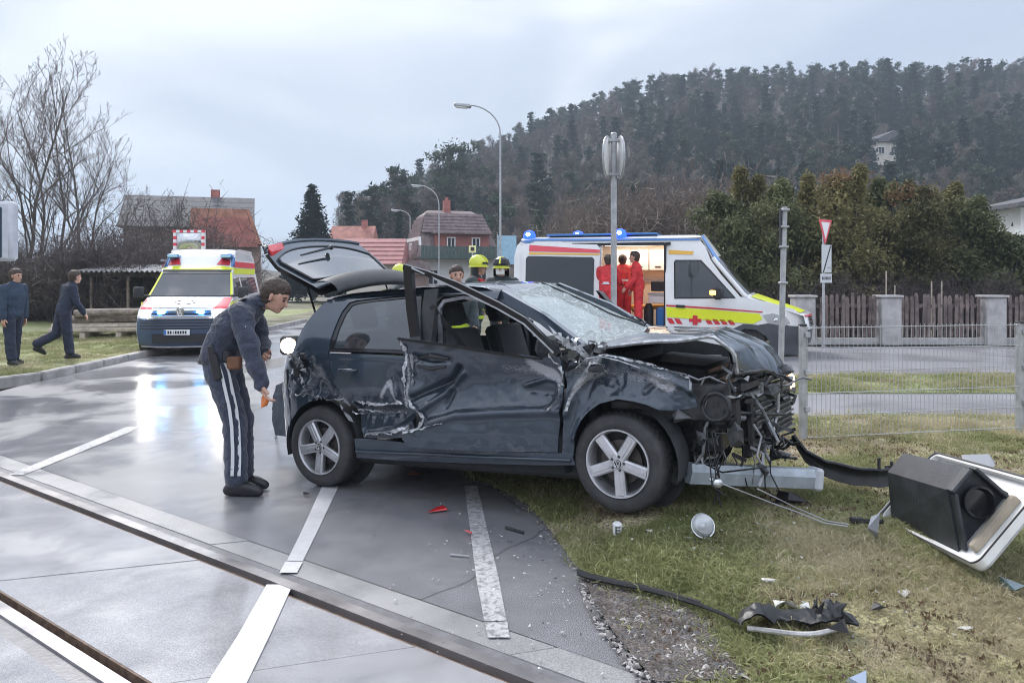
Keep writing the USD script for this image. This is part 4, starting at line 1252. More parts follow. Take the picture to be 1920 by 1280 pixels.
# crushed door handle recess
part(fd, 'handle_recess', cat([tube([FD(790, 670, -.002), FD(818, 665, -.014), FD(845, 672, -.004)], [.012, .02, .012], 8), tube([FD(792, 684, -.004), FD(818, 690, -.012), FD(840, 686, -.004)], [.01, .014, .01], 8)]), BLACKP)
for k, (pl, w, m_) in enumerate(((((772, 634), (778, 660), (771, 700), (776, 745)), .04, TORN), (((776, 745), (800, 765), (808, 782), (796, 800), (770, 806)), .03, TORN), (((784, 662), (786, 720)), .03, MIDMET), (((1028, 668), (1049, 690), (1052, 725)), .03, TORN), (((1046, 720), (1046, 750), (1030, 766)), .02, TORN), (((776, 806), (840, 790)), .02, TORN))):
    torn('torn_sheet', [FD(*q, -.012) for q in pl], w, 120 + k, m_, jit=.007, parent=fd)
# frame of the front door, bent up and outwards; its glass is gone
def bar(pts, w, d, m, name, parent, yoffs=None):
    """Flat bar along car-space points, w wide in the flank plane, d deep."""
    ms = []
    for a, b in zip(pts[:-1], pts[1:]):
        a, b = np.array(a), np.array(b)
        t = (b - a); l = np.linalg.norm(t); t /= l
        side = np.cross(t, [0, 1, 0]); side /= np.linalg.norm(side); dep = np.cross(side, t)
        q = [p + side * sx * w / 2 + dep * sd * d / 2 for p in (a - t * .004, b + t * .004) for sx in (-1, 1) for sd in (-1, 1)]
        ms.append(trimesh.convex.convex_hull(np.array(q)))
    return part(parent, name, cat(ms), m, smooth=20)


fy = lambda px, py, y: L(px, py, y)
bar([fy(779, 630, -.12), fy(772, 580, -.13), fy(766, 503, -.15)], .075, .035, BLACKG, 'door_frame', fd)
bar([fy(759, 500, -.15), fy(800, 512, -.13), fy(857, 533, -.08), fy(935, 571, 0.0), (fy(985, 600, .02)), fy(1018, 632, .02), fy(1047, 664, .01)], .036, .04, BLACKG, 'door_frame', fd)
bar([fy(775, 502, -.147), fy(857, 540, -.075), fy(935, 578, .005), fy(985, 607, .02), fy(1040, 660, .015)], .012, .05, GALV, 'door_frame', fd)
bar([FD(772, 632, -.008), FD(850, 645, -.008), FD(935, 662, -.008), FD(1012, 673, -.006)], .016, .025, BLACKG, 'window_seal', fd)

# ---- sill and floor
def ysl(x, z):
    return ybase(x, z) + 0.004 + crumple(x, z, 0.004, 5, 3)
sl, _ = sheet('sill', [(664, 822), (690, 822), (775, 832), (840, 839), (1000, 848), (1050, 850), (1072, 856), (1078, 872), (1000, 872), (870, 868), (760, 864), (668, 858)], ysl, lambda x, z: 0.5 * np.exp(-(segd(x, z, [(760, 836), (900, 845), (1040, 852)]) / 0.012) ** 2), 0.022)
part(golf, 'sill_ledge', tube([SP(668, 845, -.004), SP(770, 850, -.006), SP(900, 856, -.006), SP(1070, 863, -.004)], .012, 6), GPAINT, scratch=np.zeros(4 * 6 + 2))
part(golf, 'floor_pan', box((1.3, .88, .27), (3.3, 1.5, .16), .03), INNER)
part(golf, 'floor_pan_front', box((2.6, .88, .34), (.6, 1.05, .16), .03), INNER)

# ---- front wing, scraped bare of gloss
def yff(x, z):
    y = ybase(x, z)
    y = y + 0.05 * np.exp(-(segd(x, z, [(1090, 720), (1140, 695), (1200, 700)]) / 0.10) ** 2)
    y = y - 0.035 * np.exp(-(segd(x, z, [(1060, 775), (1078, 725), (1130, 668)]) / 0.035) ** 2)
    y = y + 0.035 * np.exp(-(segd(x, z, [(1205, 735), (1225, 718), (1250, 722)]) / 0.02) ** 2) - 0.03 * np.exp(-(segd(x, z, [(1225, 718), (1240, 728), (1252, 722)]) / 0.012) ** 2)
    y = y - 0.03 * np.exp(-(segd(x, z, [(1180, 690), (1260, 715), (1300, 735)]) / 0.02) ** 2)
    k = 0.5 + 0.7 * np.exp(-(segd(x, z, [(1080, 700), (1200, 715), (1290, 730)]) / 0.12) ** 2)
    arch = segd(x, z, [(1236, 766), (1191, 752), (1160, 747), (1126, 756), (1092, 787), (1078, 821)])
    return y + k * crumple(x, z, 0.030, 6, 21) * np.clip(arch / .1, 0.1, 1) - 0.022 * np.exp(-(arch / 0.03) ** 2)


def sff(x, z):
    n = meshkit.fbm(np.stack([x * 5, z * 12, x * 0], -1), 3, 6)
    return 0.52 * np.exp(-(segd(x, z, [(1085, 690), (1150, 705), (1250, 715)]) / 0.16) ** 2) * (0.55 + .7 * n) + 0.55 * np.exp(-(segd(x, z, [(1065, 760), (1080, 725), (1125, 668)]) / 0.02) ** 2) + 0.4 * np.exp(-(segd(x, z, [(1225, 715), (1255, 725)]) / 0.03) ** 2)


fender_px = [(1056, 700), (1066, 680), (1085, 672), (1105, 668), (1130, 663), (1165, 670), (1201, 679), (1245, 692), (1287, 707), (1296, 724), (1300, 745), (1306, 764), (1280, 768), (1253, 770), (1236, 767), (1215, 758), (1191, 752), (1160, 747), (1126, 756), (1106, 770), (1091, 788), (1082, 806), (1077, 825), (1073, 858), (1052, 856), (1056, 785), (1060, 722)]
ff, _ = sheet('front_wing', fender_px, yff, sff, 0.014)


def FF(px, py, off=0.0):
    x, z = S([(px, py)])[0]
    return np.array([x, float(yff(np.array([x]), np.array([z]))[0]) + off, z])


for k, (pl, w, m_) in enumerate(((((1062, 770), (1074, 735), (1100, 700), (1128, 668)), .03, TORN), (((1128, 664), (1200, 680), (1250, 694)), .022, TORN), (((1250, 694), (1290, 708), (1298, 730)), .02, MIDMET), (((1225, 720), (1252, 726)), .018, TORN), (((1075, 690), (1095, 672), (1112, 660)), .05, MIDMET))):
    torn('torn_sheet', [FF(*q, -.01) for q in pl], w, 150 + k, m_, jit=.006, parent=ff)
# tangle at the foot of the A-pillar where the mirror was
for k in range(14):
    c = L(1052 + 78 * rg.random(), 640 + 62 * rg.random(), -.02 + .1 * rg.random())
    d = rg.normal(size=3) * [.07, .03, .06]
    torn('mangled_piece', [c - d, c + rg.normal(size=3) * .02, c + d], .035 + .03 * rg.random(), 170 + k, (TORN, MIDMET, BLACKP, GALV)[k % 4], jit=.012)
for k in range(5):
    c = L(1062 + 60 * rg.random(), 648 + 50 * rg.random(), -.03)
    part(golf, 'mirror_fragment', trimesh.convex.convex_hull(c + rg.normal(size=(8, 3)) * [.03, .02, .02]), (BLACKP, BLACKG, SILVERREF)[k % 3], smooth=False)
part(golf, 'loose_wire', tube([L(1080, 690, -.05), L(1100, 672, -.07), L(1125, 668, -.06), L(1160, 676, -.05), L(1200, 690, -.03)], .004, 5), TORN)

# ---- roof, pillars
def zedge(x):
    return np.interp(x, [-.3, 0.05, .4, .74, 1.2, 1.5, 1.68], [1.50, 1.535, 1.56, 1.565, 1.565, 1.535, 1.47])


def roofp(u, v):
    x = -.32 + (2.0 - .16 * v) * u
    y = .262 + 1.25 * v
    z = zedge(x) + 0.012 + 0.018 * np.sin(np.pi * np.clip(v, 0, 1)) ** .8 + .02 * v * smoothstep(.6, 1.3, x) * (1 - smoothstep(1.5, 1.75, x))
    k = smoothstep(1.0, 1.7, x) * (1 - .5 * v)
    return np.stack([x, y, z + k * (crumple(x, y, .022, 3.2, 31) - .025)], -1)


rm = grid(70, 44, roofp)
part(golf, 'roof', rm, GPAINT, scratch=0.35 * smoothstep(1.1, 1.6, rm.vertices[:, 0]) * (0.5 + meshkit.fbm(rm.vertices * 6, 3, 2)))
part(golf, 'headliner', xf(grid(12, 10, roofp), trimesh.transformations.translation_matrix((0, 0, -.04))), INNER, smooth=True)
def strut(name, pts, w, d, m=INNER, parent=golf):
    return bar(pts, w, d, m, name, parent)
strut('a_pillar', [(1.62, .30, 1.475), (2.0, .22, 1.29), (2.33, .13, 1.08)], .075, .07, GPAINT_ := mat('plain_blue_grey_paint', (0.03, 0.043, 0.06), 0.2, 0.25, coat=1.0))
strut('a_pillar', [(1.50, 1.49, 1.53), (1.95, 1.56, 1.33), (2.33, 1.62, 1.08)], .075, .07, GPAINT_)
strut('b_pillar', [(1.0, .29, 1.54), (1.02, .12, 1.1), (1.02, .06, .4)], .13, .06, INNER)
strut('b_pillar', [(1.0, 1.48, 1.54), (1.02, 1.64, 1.1), (1.02, 1.70, .4)], .13, .06, INNER)
strut('door_seal', [(1.09, .22, 1.06), (1.09, .235, 1.40), (1.13, .25, 1.455), (1.3, .27, 1.475), (1.55, .275, 1.43), (1.9, .21, 1.27)], .026, .03, MIDMET)
strut('door_seal', [(1.06, .20, 1.06), (1.06, .24, 1.45), (1.12, .27, 1.50), (1.5, .29, 1.48)], .018, .03, BLACKG)

# ---- windscreen
WC = [np.array(p) for p in ((1.655, .315, 1.475), (2.33, .16, 1.095), (1.47, 1.47, 1.545), (2.30, 1.60, 1.10))]


def ws(u, v):
    u, v = u[..., None], v[..., None]
    p = (WC[0] * (1 - v) + WC[2] * v) * (1 - u) + (WC[1] * (1 - v) + WC[3] * v) * u
    bow = np.sin(np.pi * v)
    p = p + bow * (np.array([.10, 0, .03]) + u * np.array([.10, 0, .02]))
    x, y = p[..., 0], p[..., 1]
    dent = -.05 * np.exp(-(((u[..., 0] - .75) / .3) ** 2 + ((v[..., 0] - .2) / .25) ** 2)) + crumple(x, y, .012, 5, 33)
    crease = .03 * np.exp(-((v[..., 0] - (.42 + .1 * u[..., 0])) / .03) ** 2)
    return p + np.stack([0 * x, 0 * x, dent + crease], -1)


part(golf, 'windscreen', grid(50, 60, ws), WSCREEN, smooth=True)
part(golf, 'windscreen_frame', tube([ws(np.array(t * 1.0), np.array(.0)) for t in np.linspace(0, 1, 8)], .02, 6), BLACKG)
part(golf, 'crack_seam', tube([ws(np.array(t * 1.0), np.array(.42 + .1 * t)) + [0, 0, .004] for t in np.linspace(0.02, .98, 10)], .006, 5), BLACKG, label='dark fold line running down the broken windscreen')
for k, (v0, u0) in enumerate(((.55, .97), (.78, .93))):
    a = ws(np.array(u0), np.array(v0)) + [0, 0, .03]
    b = ws(np.array(u0 - .12), np.array(v0 + .24 if v0 < .7 else v0 - .26)) + [0, 0, .025]
    part(golf, 'wiper', cat([rod(a, (a + b) / 2 + [0, 0, .02], .009, .007, 6), rod(a * .3 + b * .7 + [0, 0, .01], b, .012, .008, 6), rod(a * .8 + b * .2, b, .006, .005, 5)]), BLACKG)
part(golf, 'cowl', grid(6, 16, lambda u, v: np.stack([2.32 + .14 * u + .10 * np.sin(np.pi * v), .16 + 1.44 * v, 1.085 - .05 * u + .0 * v], -1)), BLACKP, smooth=True)

# ---- bonnet, thrown up and folded over
H0, H1 = L(1122, 650, .14), L(1198, 612, 1.56)
H2, H3 = L(1335, 632, .2), L(1362, 617, 1.45)
H4, H5 = L(1380, 701, .32), L(1474, 704, 1.42)
M0, M1 = L(1215, 642, .16), L(1268, 614, 1.5)


def hood(u, v):
    rows = [(H0, H1), (M0, M1), (H2, H3), (H2 * .45 + H4 * .55 + [.05, 0, .02], H3 * .45 + H5 * .55 + [.07, 0, .05]), (H4, H5)]
    us = np.array([0, .3, .62, .82, 1.0])
    x = np.empty(u.shape + (3,))
    for c in range(3):
        A = np.interp(u, us, [r[0][c] for r in rows]); B = np.interp(u, us, [r[1][c] for r in rows])
        x[..., c] = A * (1 - v) + B * v
    bow = np.sin(np.pi * v)
    x[..., 2] += bow * (.005 + .012 * np.sin(np.pi * np.clip(u / .62, 0, 1))) * (1 - .6 * smoothstep(.62, 1, u))
    x[..., 0] += bow * .10 * smoothstep(.55, 1, u)
    x[..., 2] += .04 * np.exp(-((v - .06) / .05) ** 2) * np.exp(-((u - .3) / .2) ** 2)
    n = crumple(u * 1.0, v * 1.5, .04, 2.2, 41) * (.3 + 1.1 * smoothstep(.5, .8, u))
    x[..., 2] += n * .8; x[..., 0] += n * .35 * smoothstep(.6, 1, u)
    x[..., 2] -= .05 * np.exp(-((v - (.36 + .2 * (u - .6))) / .035) ** 2) * smoothstep(.62, .8, u)
    return x


hm = grid(80, 80, hood)
hs = 0.4 * np.exp(-((np.repeat(np.linspace(0, 1, 80), 80) - .62) / .03) ** 2) + 0.45 * np.exp(-((np.tile(np.linspace(0, 1, 80), 80) - .01) / .02) ** 2)
bn = part(golf, 'bonnet', hm, GPAINT, scratch=hs)
um = xf(grid(40, 40, hood, True), trimesh.transformations.translation_matrix((-.008, 0, -.022)))
part(bn, 'bonnet_underside', um, DARKMET, smooth=True)
for k, v0 in enumerate((0.0, 1.0)):
    part(bn, 'bonnet_edge', tube([hood(np.array(t), np.array(v0)) + [0, 0, -.012] for t in np.linspace(0, 1, 26)], .015, 6), TORN if k == 0 else GPAINT_)
part(bn, 'bonnet_edge', tube([hood(np.array(1.0), np.array(t)) + [0, 0, -.012] for t in np.linspace(0, 1, 20)], .016, 6), DARKMET)

# ---- engine bay and smashed front
def bx(name, c, s, m, rot=None, bev=.01, label=None):
    return part(golf, name, xf(box((0, 0, 0), s, bev), trimesh.transformations.translation_matrix(c) @ (rot if rot is not None else np.eye(4))), m, label=label)


bx('engine_block', (2.86, .86, .60), (.52, .80, .50), DARKMET, rotm(4, [0, 0, 1]))
bx('engine_cover', (2.82, .86, .90), (.50, .72, .10), BLACKP, rotm(6, [0, 1, 0]), .03)
bx('battery', (2.78, 1.42, .80), (.26, .20, .24), BLACKP)
bx('firewall', (2.36, .88, .72), (.06, 1.45, .66), INNER)
bx('strut_tower', (2.62, .28, .80), (.34, .22, .34), DARKMET, None, .05)
bx('inner_wing', (2.95, .24, .72), (.66, .05, .24), DARKMET, rotm(5, [0, 0, 1]))
bx('inner_wing', (2.9, 1.56, .72), (.7, .05, .3), DARKMET, rotm(-5, [0, 0, 1]))
bx('slam_panel', (3.34, .92, .80), (.09, 1.14, .06), BLACKP, rotm(-5, [0, 0, 1]))
bx('slam_panel_trim', (3.385, .95, .745), (.05, 1.0, .03), MIDMET, rotm(-5, [0, 0, 1]))
rad = bx('radiator', (3.36, 1.0, .55), (.05, .92, .34), DARKMET, rotm(-5, [0, 0, 1]))
for i in range(9):
    part(rad, 'fin', xf(box((0, 0, 0), (.02, .9, .012)), trimesh.transformations.translation_matrix((3.395, 1.0, .40 + i * .037)) @ rotm(-5, [0, 0, 1])), MIDMET if i % 3 == 0 else DARKMET, smooth=False)
bx('cooling_fan_shroud', (3.30, .95, .50), (.06, .7, .40), BLACKP, rotm(-5, [0, 0, 1]))
bx('headlamp_mount', (3.20, .36, .66), (.20, .20, .22), BLACKP, rotm(20, [0, 0, 1]), .03)
part(golf, 'headlamp_mount_ring', xf(trimesh.creation.torus(.085, .014, 24, 8), trimesh.transformations.translation_matrix((3.20, .18, .70)) @ rotm(80, [1, 0, 0])), BLACKG)
# far headlamp still lit and glowing orange at the far corner
part(golf, 'headlamp', box(L(1476, 715, 1.52), (.10, .12, .13), .03), glow('warm_lamp_glow', (1.0, 0.62, 0.42), 1.0), label='far headlamp glowing pale orange')
part(golf, 'headlamp_shard', trimesh.convex.convex_hull(L(1483, 760, 1.5) + rg.normal(size=(9, 3)) * [.02, .05, .06]), CLEARPL, smooth=False)
for k in range(110):
    # hoses, brackets and broken plastic between lamp mount, radiator and beam
    px, py = 1262 + 222 * rg.random(), 690 + 190 * rg.random()
    if py < 720 and px < 1330:
        py += 60
    y = .18 + .55 * rg.random() + max(0, (px - 1390) / 110) * .5
    c = L(px, py, y)
    typ = (0, 1, 0, 2, 3, 0, 2)[k % 7]
    if typ == 0:
        d = rg.normal(size=3) * [.07, .04, .08]
        part(golf, 'hose', tube([c - d, c - d * .3 + rg.normal(size=3) * .03, c + d * .4 + rg.normal(size=3) * .03, c + d], .004 + .009 * rg.random(), 7), (BLACKP, BLACKG, MIDMET, GALV)[int(rg.integers(0, 4))])
    elif typ == 1:
        part(golf, 'bracket', xf(cat([box((0, 0, 0), (.06 + .06 * rg.random(), .012, .012 + .018 * rg.random()), .003), box((.03, 0, -.02), (.012, .016, .06), .003), rod((-.03, -.01, 0), (-.03, .012, 0), .008, .008, 7)]), trimesh.transformations.translation_matrix(c) @ rotm(90 * rg.random() - 45, [0, 1, 0]) @ rotm(60 * rg.random() - 30, [0, 0, 1])), (DARKMET, MIDMET, BLACKP, GALV)[int(rg.integers(0, 4))], smooth=False)
    elif typ == 2:
        torn('broken_piece', [c - [.06, 0, .05 * rg.random()], c + rg.normal(size=3) * .03, c + [.06, .02, .06 * rg.random()]], .032, 300 + k, (BLACKP, BLACKG, DARKMET, TORN)[int(rg.integers(0, 4))], jit=.012)
    else:
        part(golf, 'housing', trimesh.convex.convex_hull(c + rg.normal(size=(12, 3)) * [.032, .022, .030]), (BLACKP, DARKMET, MIDMET)[int(rg.integers(0, 3))], smooth=False)
for k in range(9):
    a = L(1300 + 18 * k + 6 * rg.random(), 845 + 10 * rg.random(), .3 + .04 * k)
    part(golf, 'cable', tube([a, a + [0.02 * rg.normal(), 0, -.06], a + [.03 * rg.normal(), -.02, -.13], a + [.05 * rg.normal(), -.02, -.19 - .05 * rg.random()]], .005, 5), BLACKG if k % 3 else MIDMET)
pa, pb = L(1330, 706, .22), L(1440, 716, .9)
part(golf, 'light_rod', tube([L(1290, 704, .2), L(1310, 712, .2), pa, L(1380, 728, .3)], .008, 6), MIDMET)
part(golf, 'light_rod', tube([L(1322, 720, .25), L(1325, 745, .24), L(1318, 768, .22)], .012, 6), MIDMET)
part(golf, 'light_rod', tube([L(1369, 742, .4), L(1369, 788, .4)], .008, 6), GALV)
part(golf, 'light_rod', tube([L(1352, 770, .3), L(1400, 775, .5), L(1470, 776, .9)], .014, 6), DARKMET)
part(golf, 'light_rod', tube([L(1350, 782, .3), L(1395, 783, .5)], .022, 8), MIDMET)
part(golf, 'light_rod', tube([L(1380, 835, .6), L(1475, 836, 1.2)], .016, 8), MIDMET)
part(golf, 'broken_grille', cat([tube([L(1392, 730 + 9 * q, .7), L(1465, 728 + 10 * q, 1.3)], .010, 6) for q in range(6)]), BLACKG)
# the aluminium cross-beam hanging below
ba, bb = L(1290, 886, .22), L(1532, 897, .95)
ax = (bb - ba); bl = np.linalg.norm(ax); ax /= bl
up = np.array([0, 0, 1.0]) - ax * ax[2]; up /= np.linalg.norm(up); fr = np.cross(ax, up)
B4 = np.eye(4); B4[:3, 0], B4[:3, 1], B4[:3, 2], B4[:3, 3] = ax, np.cross(up, ax), up, (ba + bb) / 2
bp = [(-.065, -.03), (-.065, .03), (-.025, .05), (.065, .04), (.065, -.04), (.015, -.055)]
beam = prism([(z, y) for z, y in bp], bl, 'xy', -bl / 2)
bmv = beam.vertices.copy(); beam = trimesh.Trimesh(np.c_[bmv[:, 2], bmv[:, 1], bmv[:, 0]], beam.faces, process=False)
if beam.volume < 0:
    beam.invert()
bm_ = part(golf, 'bumper_beam', xf(beam, B4), mat('bare_aluminium', (0.42, 0.47, 0.52), 0.35, 0.35, vary=0.18, scale=7, bump=0.15), smooth=False, label='bare pale aluminium crossbeam hanging under the smashed front')
part(bm_, 'end_plate', xf(box((bl / 2 - .02, 0, 0), (.07, .13, .15), .02), B4), mat('pale_plastic', (0.5, 0.52, 0.55), 0.5, vary=0.15), smooth=False)
part(bm_, 'crash_box', xf(box((-bl / 2 + .16, .1, .03), (.12, .2, .09), .01), B4), DARKMET, smooth=False)
# lamp bulb unit hanging on its wires in front of the beam
lb = L(1345, 905, .12)
part(golf, 'hanging_lamp', cat([trimesh.creation.icosphere(3, .033, ).apply_translation(lb), rod(lb, lb + [-.05, .02, .02], .022, .015, 10)]), SILVERREF)
for k in range(5):
    a = L(1325 + 9 * k, 800 + 9 * k, .16)
    part(golf, 'cable', tube([a, (a + lb) / 2 + rg.normal(size=3) * .03, lb + rg.normal(size=3) * .02, lb + [rg.normal() * .03, 0, -.05 - .1 * rg.random()]], .0045, 5), BLACKG)

# ---- inner wheel arches
for nm, cx, cz, r in (('wheel_arch_liner', 0.0, .335, .385), ('wheel_arch_liner', 2.585, .345, .40)):
    for y0 in (.03, 1.50):
        a = np.linspace(-.25, np.pi + .25, 22)
        gm = grid(22, 2, lambda u, v: np.stack([cx + r * np.cos(-.25 + (np.pi + .5) * u), y0 + .24 * v, cz + r * np.sin(-.25 + (np.pi + .5) * u)], -1))
        part(golf, nm, cat([gm, xf(trimesh.creation.cylinder(r, .02, sections=24), trimesh.transformations.translation_matrix((cx, y0 + (.24 if y0 < 1 else 0), cz)) @ rotm(90, [1, 0, 0]))]), INNER, smooth=True)


# ---- wheels
def wheel(parent, c, steer=0.0, far=False, spin=0.0):
    M4 = trimesh.transformations.translation_matrix(c) @ rotm(steer, [0, 0, 1]) @ (rotm(180, [0, 0, 1]) if far else np.eye(4)) @ rotm(spin, [0, 1, 0])
    prof = [(.20, .19), (.222, .012), (.233, .0), (.262, -.006), (.295, .0), (.311, .012), (.320, .03), (.324, .05), (.324, .165), (.318, .19), (.30, .208), (.225, .20), (.20, .19)]
    w = part(parent, 'wheel', xf(lathe([(.205, .1), (.21, .19), (.03, .19), (.03, .11), (.205, .1)], 30, 'y'), M4), INNER, smooth=30)
    part(w, 'tyre', xf(lathe(prof, 56, 'y'), M4), RUBBER, smooth=40)
    if not far:
        tr = [xf(box((.3225, q, 0), (.010, .030, .018)), rotm(360 / 44 * k + (4 if q > .1 else 0), [0, 1, 0])) for k in range(44) for q in (.065, .105, .145)]
        part(w, 'tread', xf(cat(tr), M4), RUBBER, smooth=False)
    part(w, 'rim', xf(lathe([(.195, .10), (.200, .03), (.208, .006), (.214, -.003), (.222, -.003), (.226, .006), (.222, .016), (.212, .02), (.206, .05), (.206, .10), (.195, .10)], 56, 'y'), M4), ALLOY, smooth=35)
    for k in range(5):
        sp = []
        q = [(s * a, y, z) for s in (-1, 1) for a, y, z in ((.026, .010, .032), (.030, .006, .205), (.038, .020, .035), (.040, .018, .205), (.030, .055, .035), (.036, .055, .20))]
        sp.append(trimesh.convex.convex_hull(np.array(q)))
        sp.append(trimesh.convex.convex_hull(np.array([(s * a, y, z) for s in (-1, 1) for a, y, z in ((.008, .0045, .06), (.010, .002, .19), (.012, .012, .06), (.014, .010, .19))])))
        part(w, 'spoke', xf(cat(sp), M4 @ rotm(72 * k + 36, [0, 1, 0])), ALLOY, smooth=False)
    part(w, 'hub', xf(lathe([(0, .008), (.03, .006), (.052, .014), (.062, .03), (.062, .06), (0, .06)], 28, 'y'), M4), ALLOY, smooth=35)
    bl_ = cat([xf(lathe([(0, .004), (.010, .004), (.012, .02), (0, .02)], 8, 'y'), rotm(72 * k, [0, 1, 0]) @ trimesh.transformations.translation_matrix((.045, .004, 0))) for k in range(5)])
    part(w, 'wheel_bolts', xf(bl_, M4), DARKMET, smooth=False)
    part(w, 'hub_cap', xf(cat([lathe([(0, -.002), (.024, -.002), (.028, .004), (.028, .012), (0, .012)], 24, 'y')]), M4), BLACKG, smooth=30)
    part(w, 'hub_emblem', xf(emblem(.023, .0022), M4 @ trimesh.transformations.translation_matrix((0, -.003, 0))), SILVERREF)
    part(w, 'brake_disc', xf(lathe([(.05, .075), (.145, .075), (.145, .09), (.05, .09), (.05, .075)], 32, 'y'), M4), DISC, smooth=30)
    return w


def emblem(r, t):
    """Round badge: ring with a V above a W, in the xz plane facing -y."""
    a = np.linspace(0, 2 * np.pi, 25)
    ring = tube(np.c_[r * np.cos(a), 0 * a, r * np.sin(a)], t, 5, cap=False)
    ln = [[(-.42, .88), (0, .12), (.42, .88)], [(-.88, .42), (-.42, -.86), (0, -.06), (.42, -.86), (.88, .42)]]
    return cat([ring] + [rod((a[0] * r, 0, a[1] * r), (b[0] * r, 0, b[1] * r), t, t, 5) for l in ln for a, b in zip(l[:-1], l[1:])])


wheel(golf, (0.0, 0.0, .328), 0, spin=8)
wheel(golf, (2.585, 0.0, .345), -3, spin=-2)
wheel(golf, (0.0, 1.74, .328), 0, True)
wheel(golf, (2.585, 1.74, .345), 0, True)

# ---- far flank
far = Polygon([(-.55, .35), (-.5, 1.0), (-.2, 1.5), (.1, 1.55), (.9, 1.58), (1.45, 1.55), (2.3, 1.10), (3.1, .92), (3.3, .6), (3.25, .4), (2.95, .36), (2.9, .5), (2.75, .65), (2.45, .65), (2.25, .5), (2.2, .3), (.4, .3), (.35, .5), (.15, .68), (-.15, .68), (-.35, .5), (-.4, .32)],
              [[(.12, 1.12), (.3, 1.42), (.9, 1.49), (.9, 1.10)], [(1.1, 1.09), (1.1, 1.49), (1.4, 1.47), (2.05, 1.12), (2.05, 1.07)]])
fm = panel(far, lambda x, z: 1.76 - ybase(x, z), .06, .03, side=1)
part(golf, 'far_side_panel', fm, GPAINT_, smooth=40)
part(golf, 'far_side_inner', panel(far, lambda x, z: 1.72 - ybase(x, z), .08, 0, side=-1), INNER, smooth=40)
fr_px = Polygon([(1.1, 1.0), (1.1, 1.49), (1.4, 1.47), (2.05, 1.12), (2.1, 1.0)], [[(1.15, 1.06), (1.15, 1.44), (1.38, 1.42), (1.96, 1.1), (1.98, 1.06)]])
# far front door standing open: frame and panel hinged forward
hinge = np.array([2.12, 1.74, 0]); RO = trimesh.transformations.translation_matrix(hinge) @ rotm(62, [0, 0, -1]) @ trimesh.transformations.translation_matrix(-hinge)
fdf = panel(fr_px, lambda x, z: 1.76 - ybase(x, z), .05, .04, side=1)
fo = part(golf, 'far_door', xf(panel(Polygon([(1.1, .4), (1.1, 1.06), (2.1, 1.04), (2.12, .4)]), lambda x, z: 1.765 - ybase(x, z), .07, .08, side=1), RO), GPAINT_, label='far front door standing open')
part(fo, 'door_frame', xf(fdf, RO), BLACKG)

# ---- cabin
def seat(x, y, s=1.0):
    st = part(golf, 'seat', cat([box((x, y, .55), (.5, .5, .18), .05), xf(box((0, 0, .32), (.13, .48, .66), .06), trimesh.transformations.translation_matrix((x - .22, y, .60)) @ rotm(-16, [0, 1, 0]))]), SEAT, smooth=40)
    part(st, 'headrest', xf(box((0, 0, .78), (.10, .27, .19), .045), trimesh.transformations.translation_matrix((x - .22, y, .60)) @ rotm(-16, [0, 1, 0])), SEAT, smooth=40)
seat(1.45, .52); seat(1.45, 1.24); seat(.55, .5); seat(.55, 1.26)
bx('dashboard', (2.15, .88, .93), (.42, 1.35, .26), BLACKP, None, .08)
part(golf, 'steering_wheel', xf(trimesh.creation.torus(.18, .016, 28, 8), trimesh.transformations.translation_matrix((1.82, 1.24, .98)) @ rotm(-62, [0, 1, 0])), BLACKP)
strut('seat_belt', [(1.04, .20, 1.42), (1.25, .3, 1.1), (1.4, .35, .8)], .045, .006, BLACKP)
bx('crumpled_airbag', (2.0, .55, 1.06), (.3, .5, .14), SEAT, rotm(15, [0, 1, 0]), .06)

# ---- raised boot lid
T = {'n0': L(622, 560, .25), 'f0': np.array([-.13, 1.5, 1.60]), 'n1': L(592, 538, .19), 'f1': L(738, 517, 1.5), 'n2': L(520, 499, .17), 'f2': L(712, 489, 1.54), 'n3': L(497, 468, .16), 'f3': L(672, 457, 1.52)}


def lid(u, v):
    us = [0, .16, .74, 1.0]
    x = np.empty(u.shape + (3,))
    for c in range(3):
        A = np.interp(u, us, [T[f'n{k}'][c] for k in range(4)]); B = np.interp(u, us, [T[f'f{k}'][c] for k in range(4)])
        x[..., c] = A * (1 - v) + B * v
    b = np.sin(np.pi * np.clip(v, 0, 1)) ** .8
    x[..., 2] += .05 * b + .02 * b * u
    x[..., 0] -= .12 * b * u
    return x


def lidp(u0, u1, v0, v1, off, n1=14, n2=18, rnd=0.0):
    def f(u, v):
        w = (v0 + (v1 - v0) * v)
        if rnd:
            e = np.abs(2 * v - 1)
            uu = u0 + (u1 - u0) * (0.5 + (u - .5) * (1 - rnd * e ** 4))
        else:
            uu = u0 + (u1 - u0) * u
        return lid(uu, w) + np.array([off * .5, 0, off])
    return grid(n1, n2, f)


lm = lidp(.13, 1.0, 0, 1, 0)
bl1 = part(golf, 'boot_lid', lm, GPAINT, scratch=np.zeros(len(lm.vertices)))
part(bl1, 'inner_trim', xf(grid(14, 18, lambda u, v: lid(.1 + .88 * u, .02 + .96 * v), True), trimesh.transformations.translation_matrix((-.03, 0, -.045))), INNER, smooth=True)
part(bl1, 'rear_window', lidp(.19, .88, .05, .95, .012, 16, 20, .22), HATCHGLASS, smooth=True)
part(bl1, 'window_seal', tube([lidp(.19, .88, .05, .95, .014, 30, 30, .22).vertices[i] for i in list(range(0, 30)) + list(range(59, 900, 30)) + list(range(898, 869, -1)) + list(range(840, -1, -30))], .010, 5, cap=False), BLACKG)
part(bl1, 'spoiler', xf(grid(10, 20, lambda u, v: lid(-.06 + .27 * u, .01 + .98 * v) + np.stack([.03 + .06 * np.sin(np.pi * u), 0 * u, .02 + .05 * np.sin(np.pi * u)], -1)), np.eye(4)), BLACKP, smooth=True)
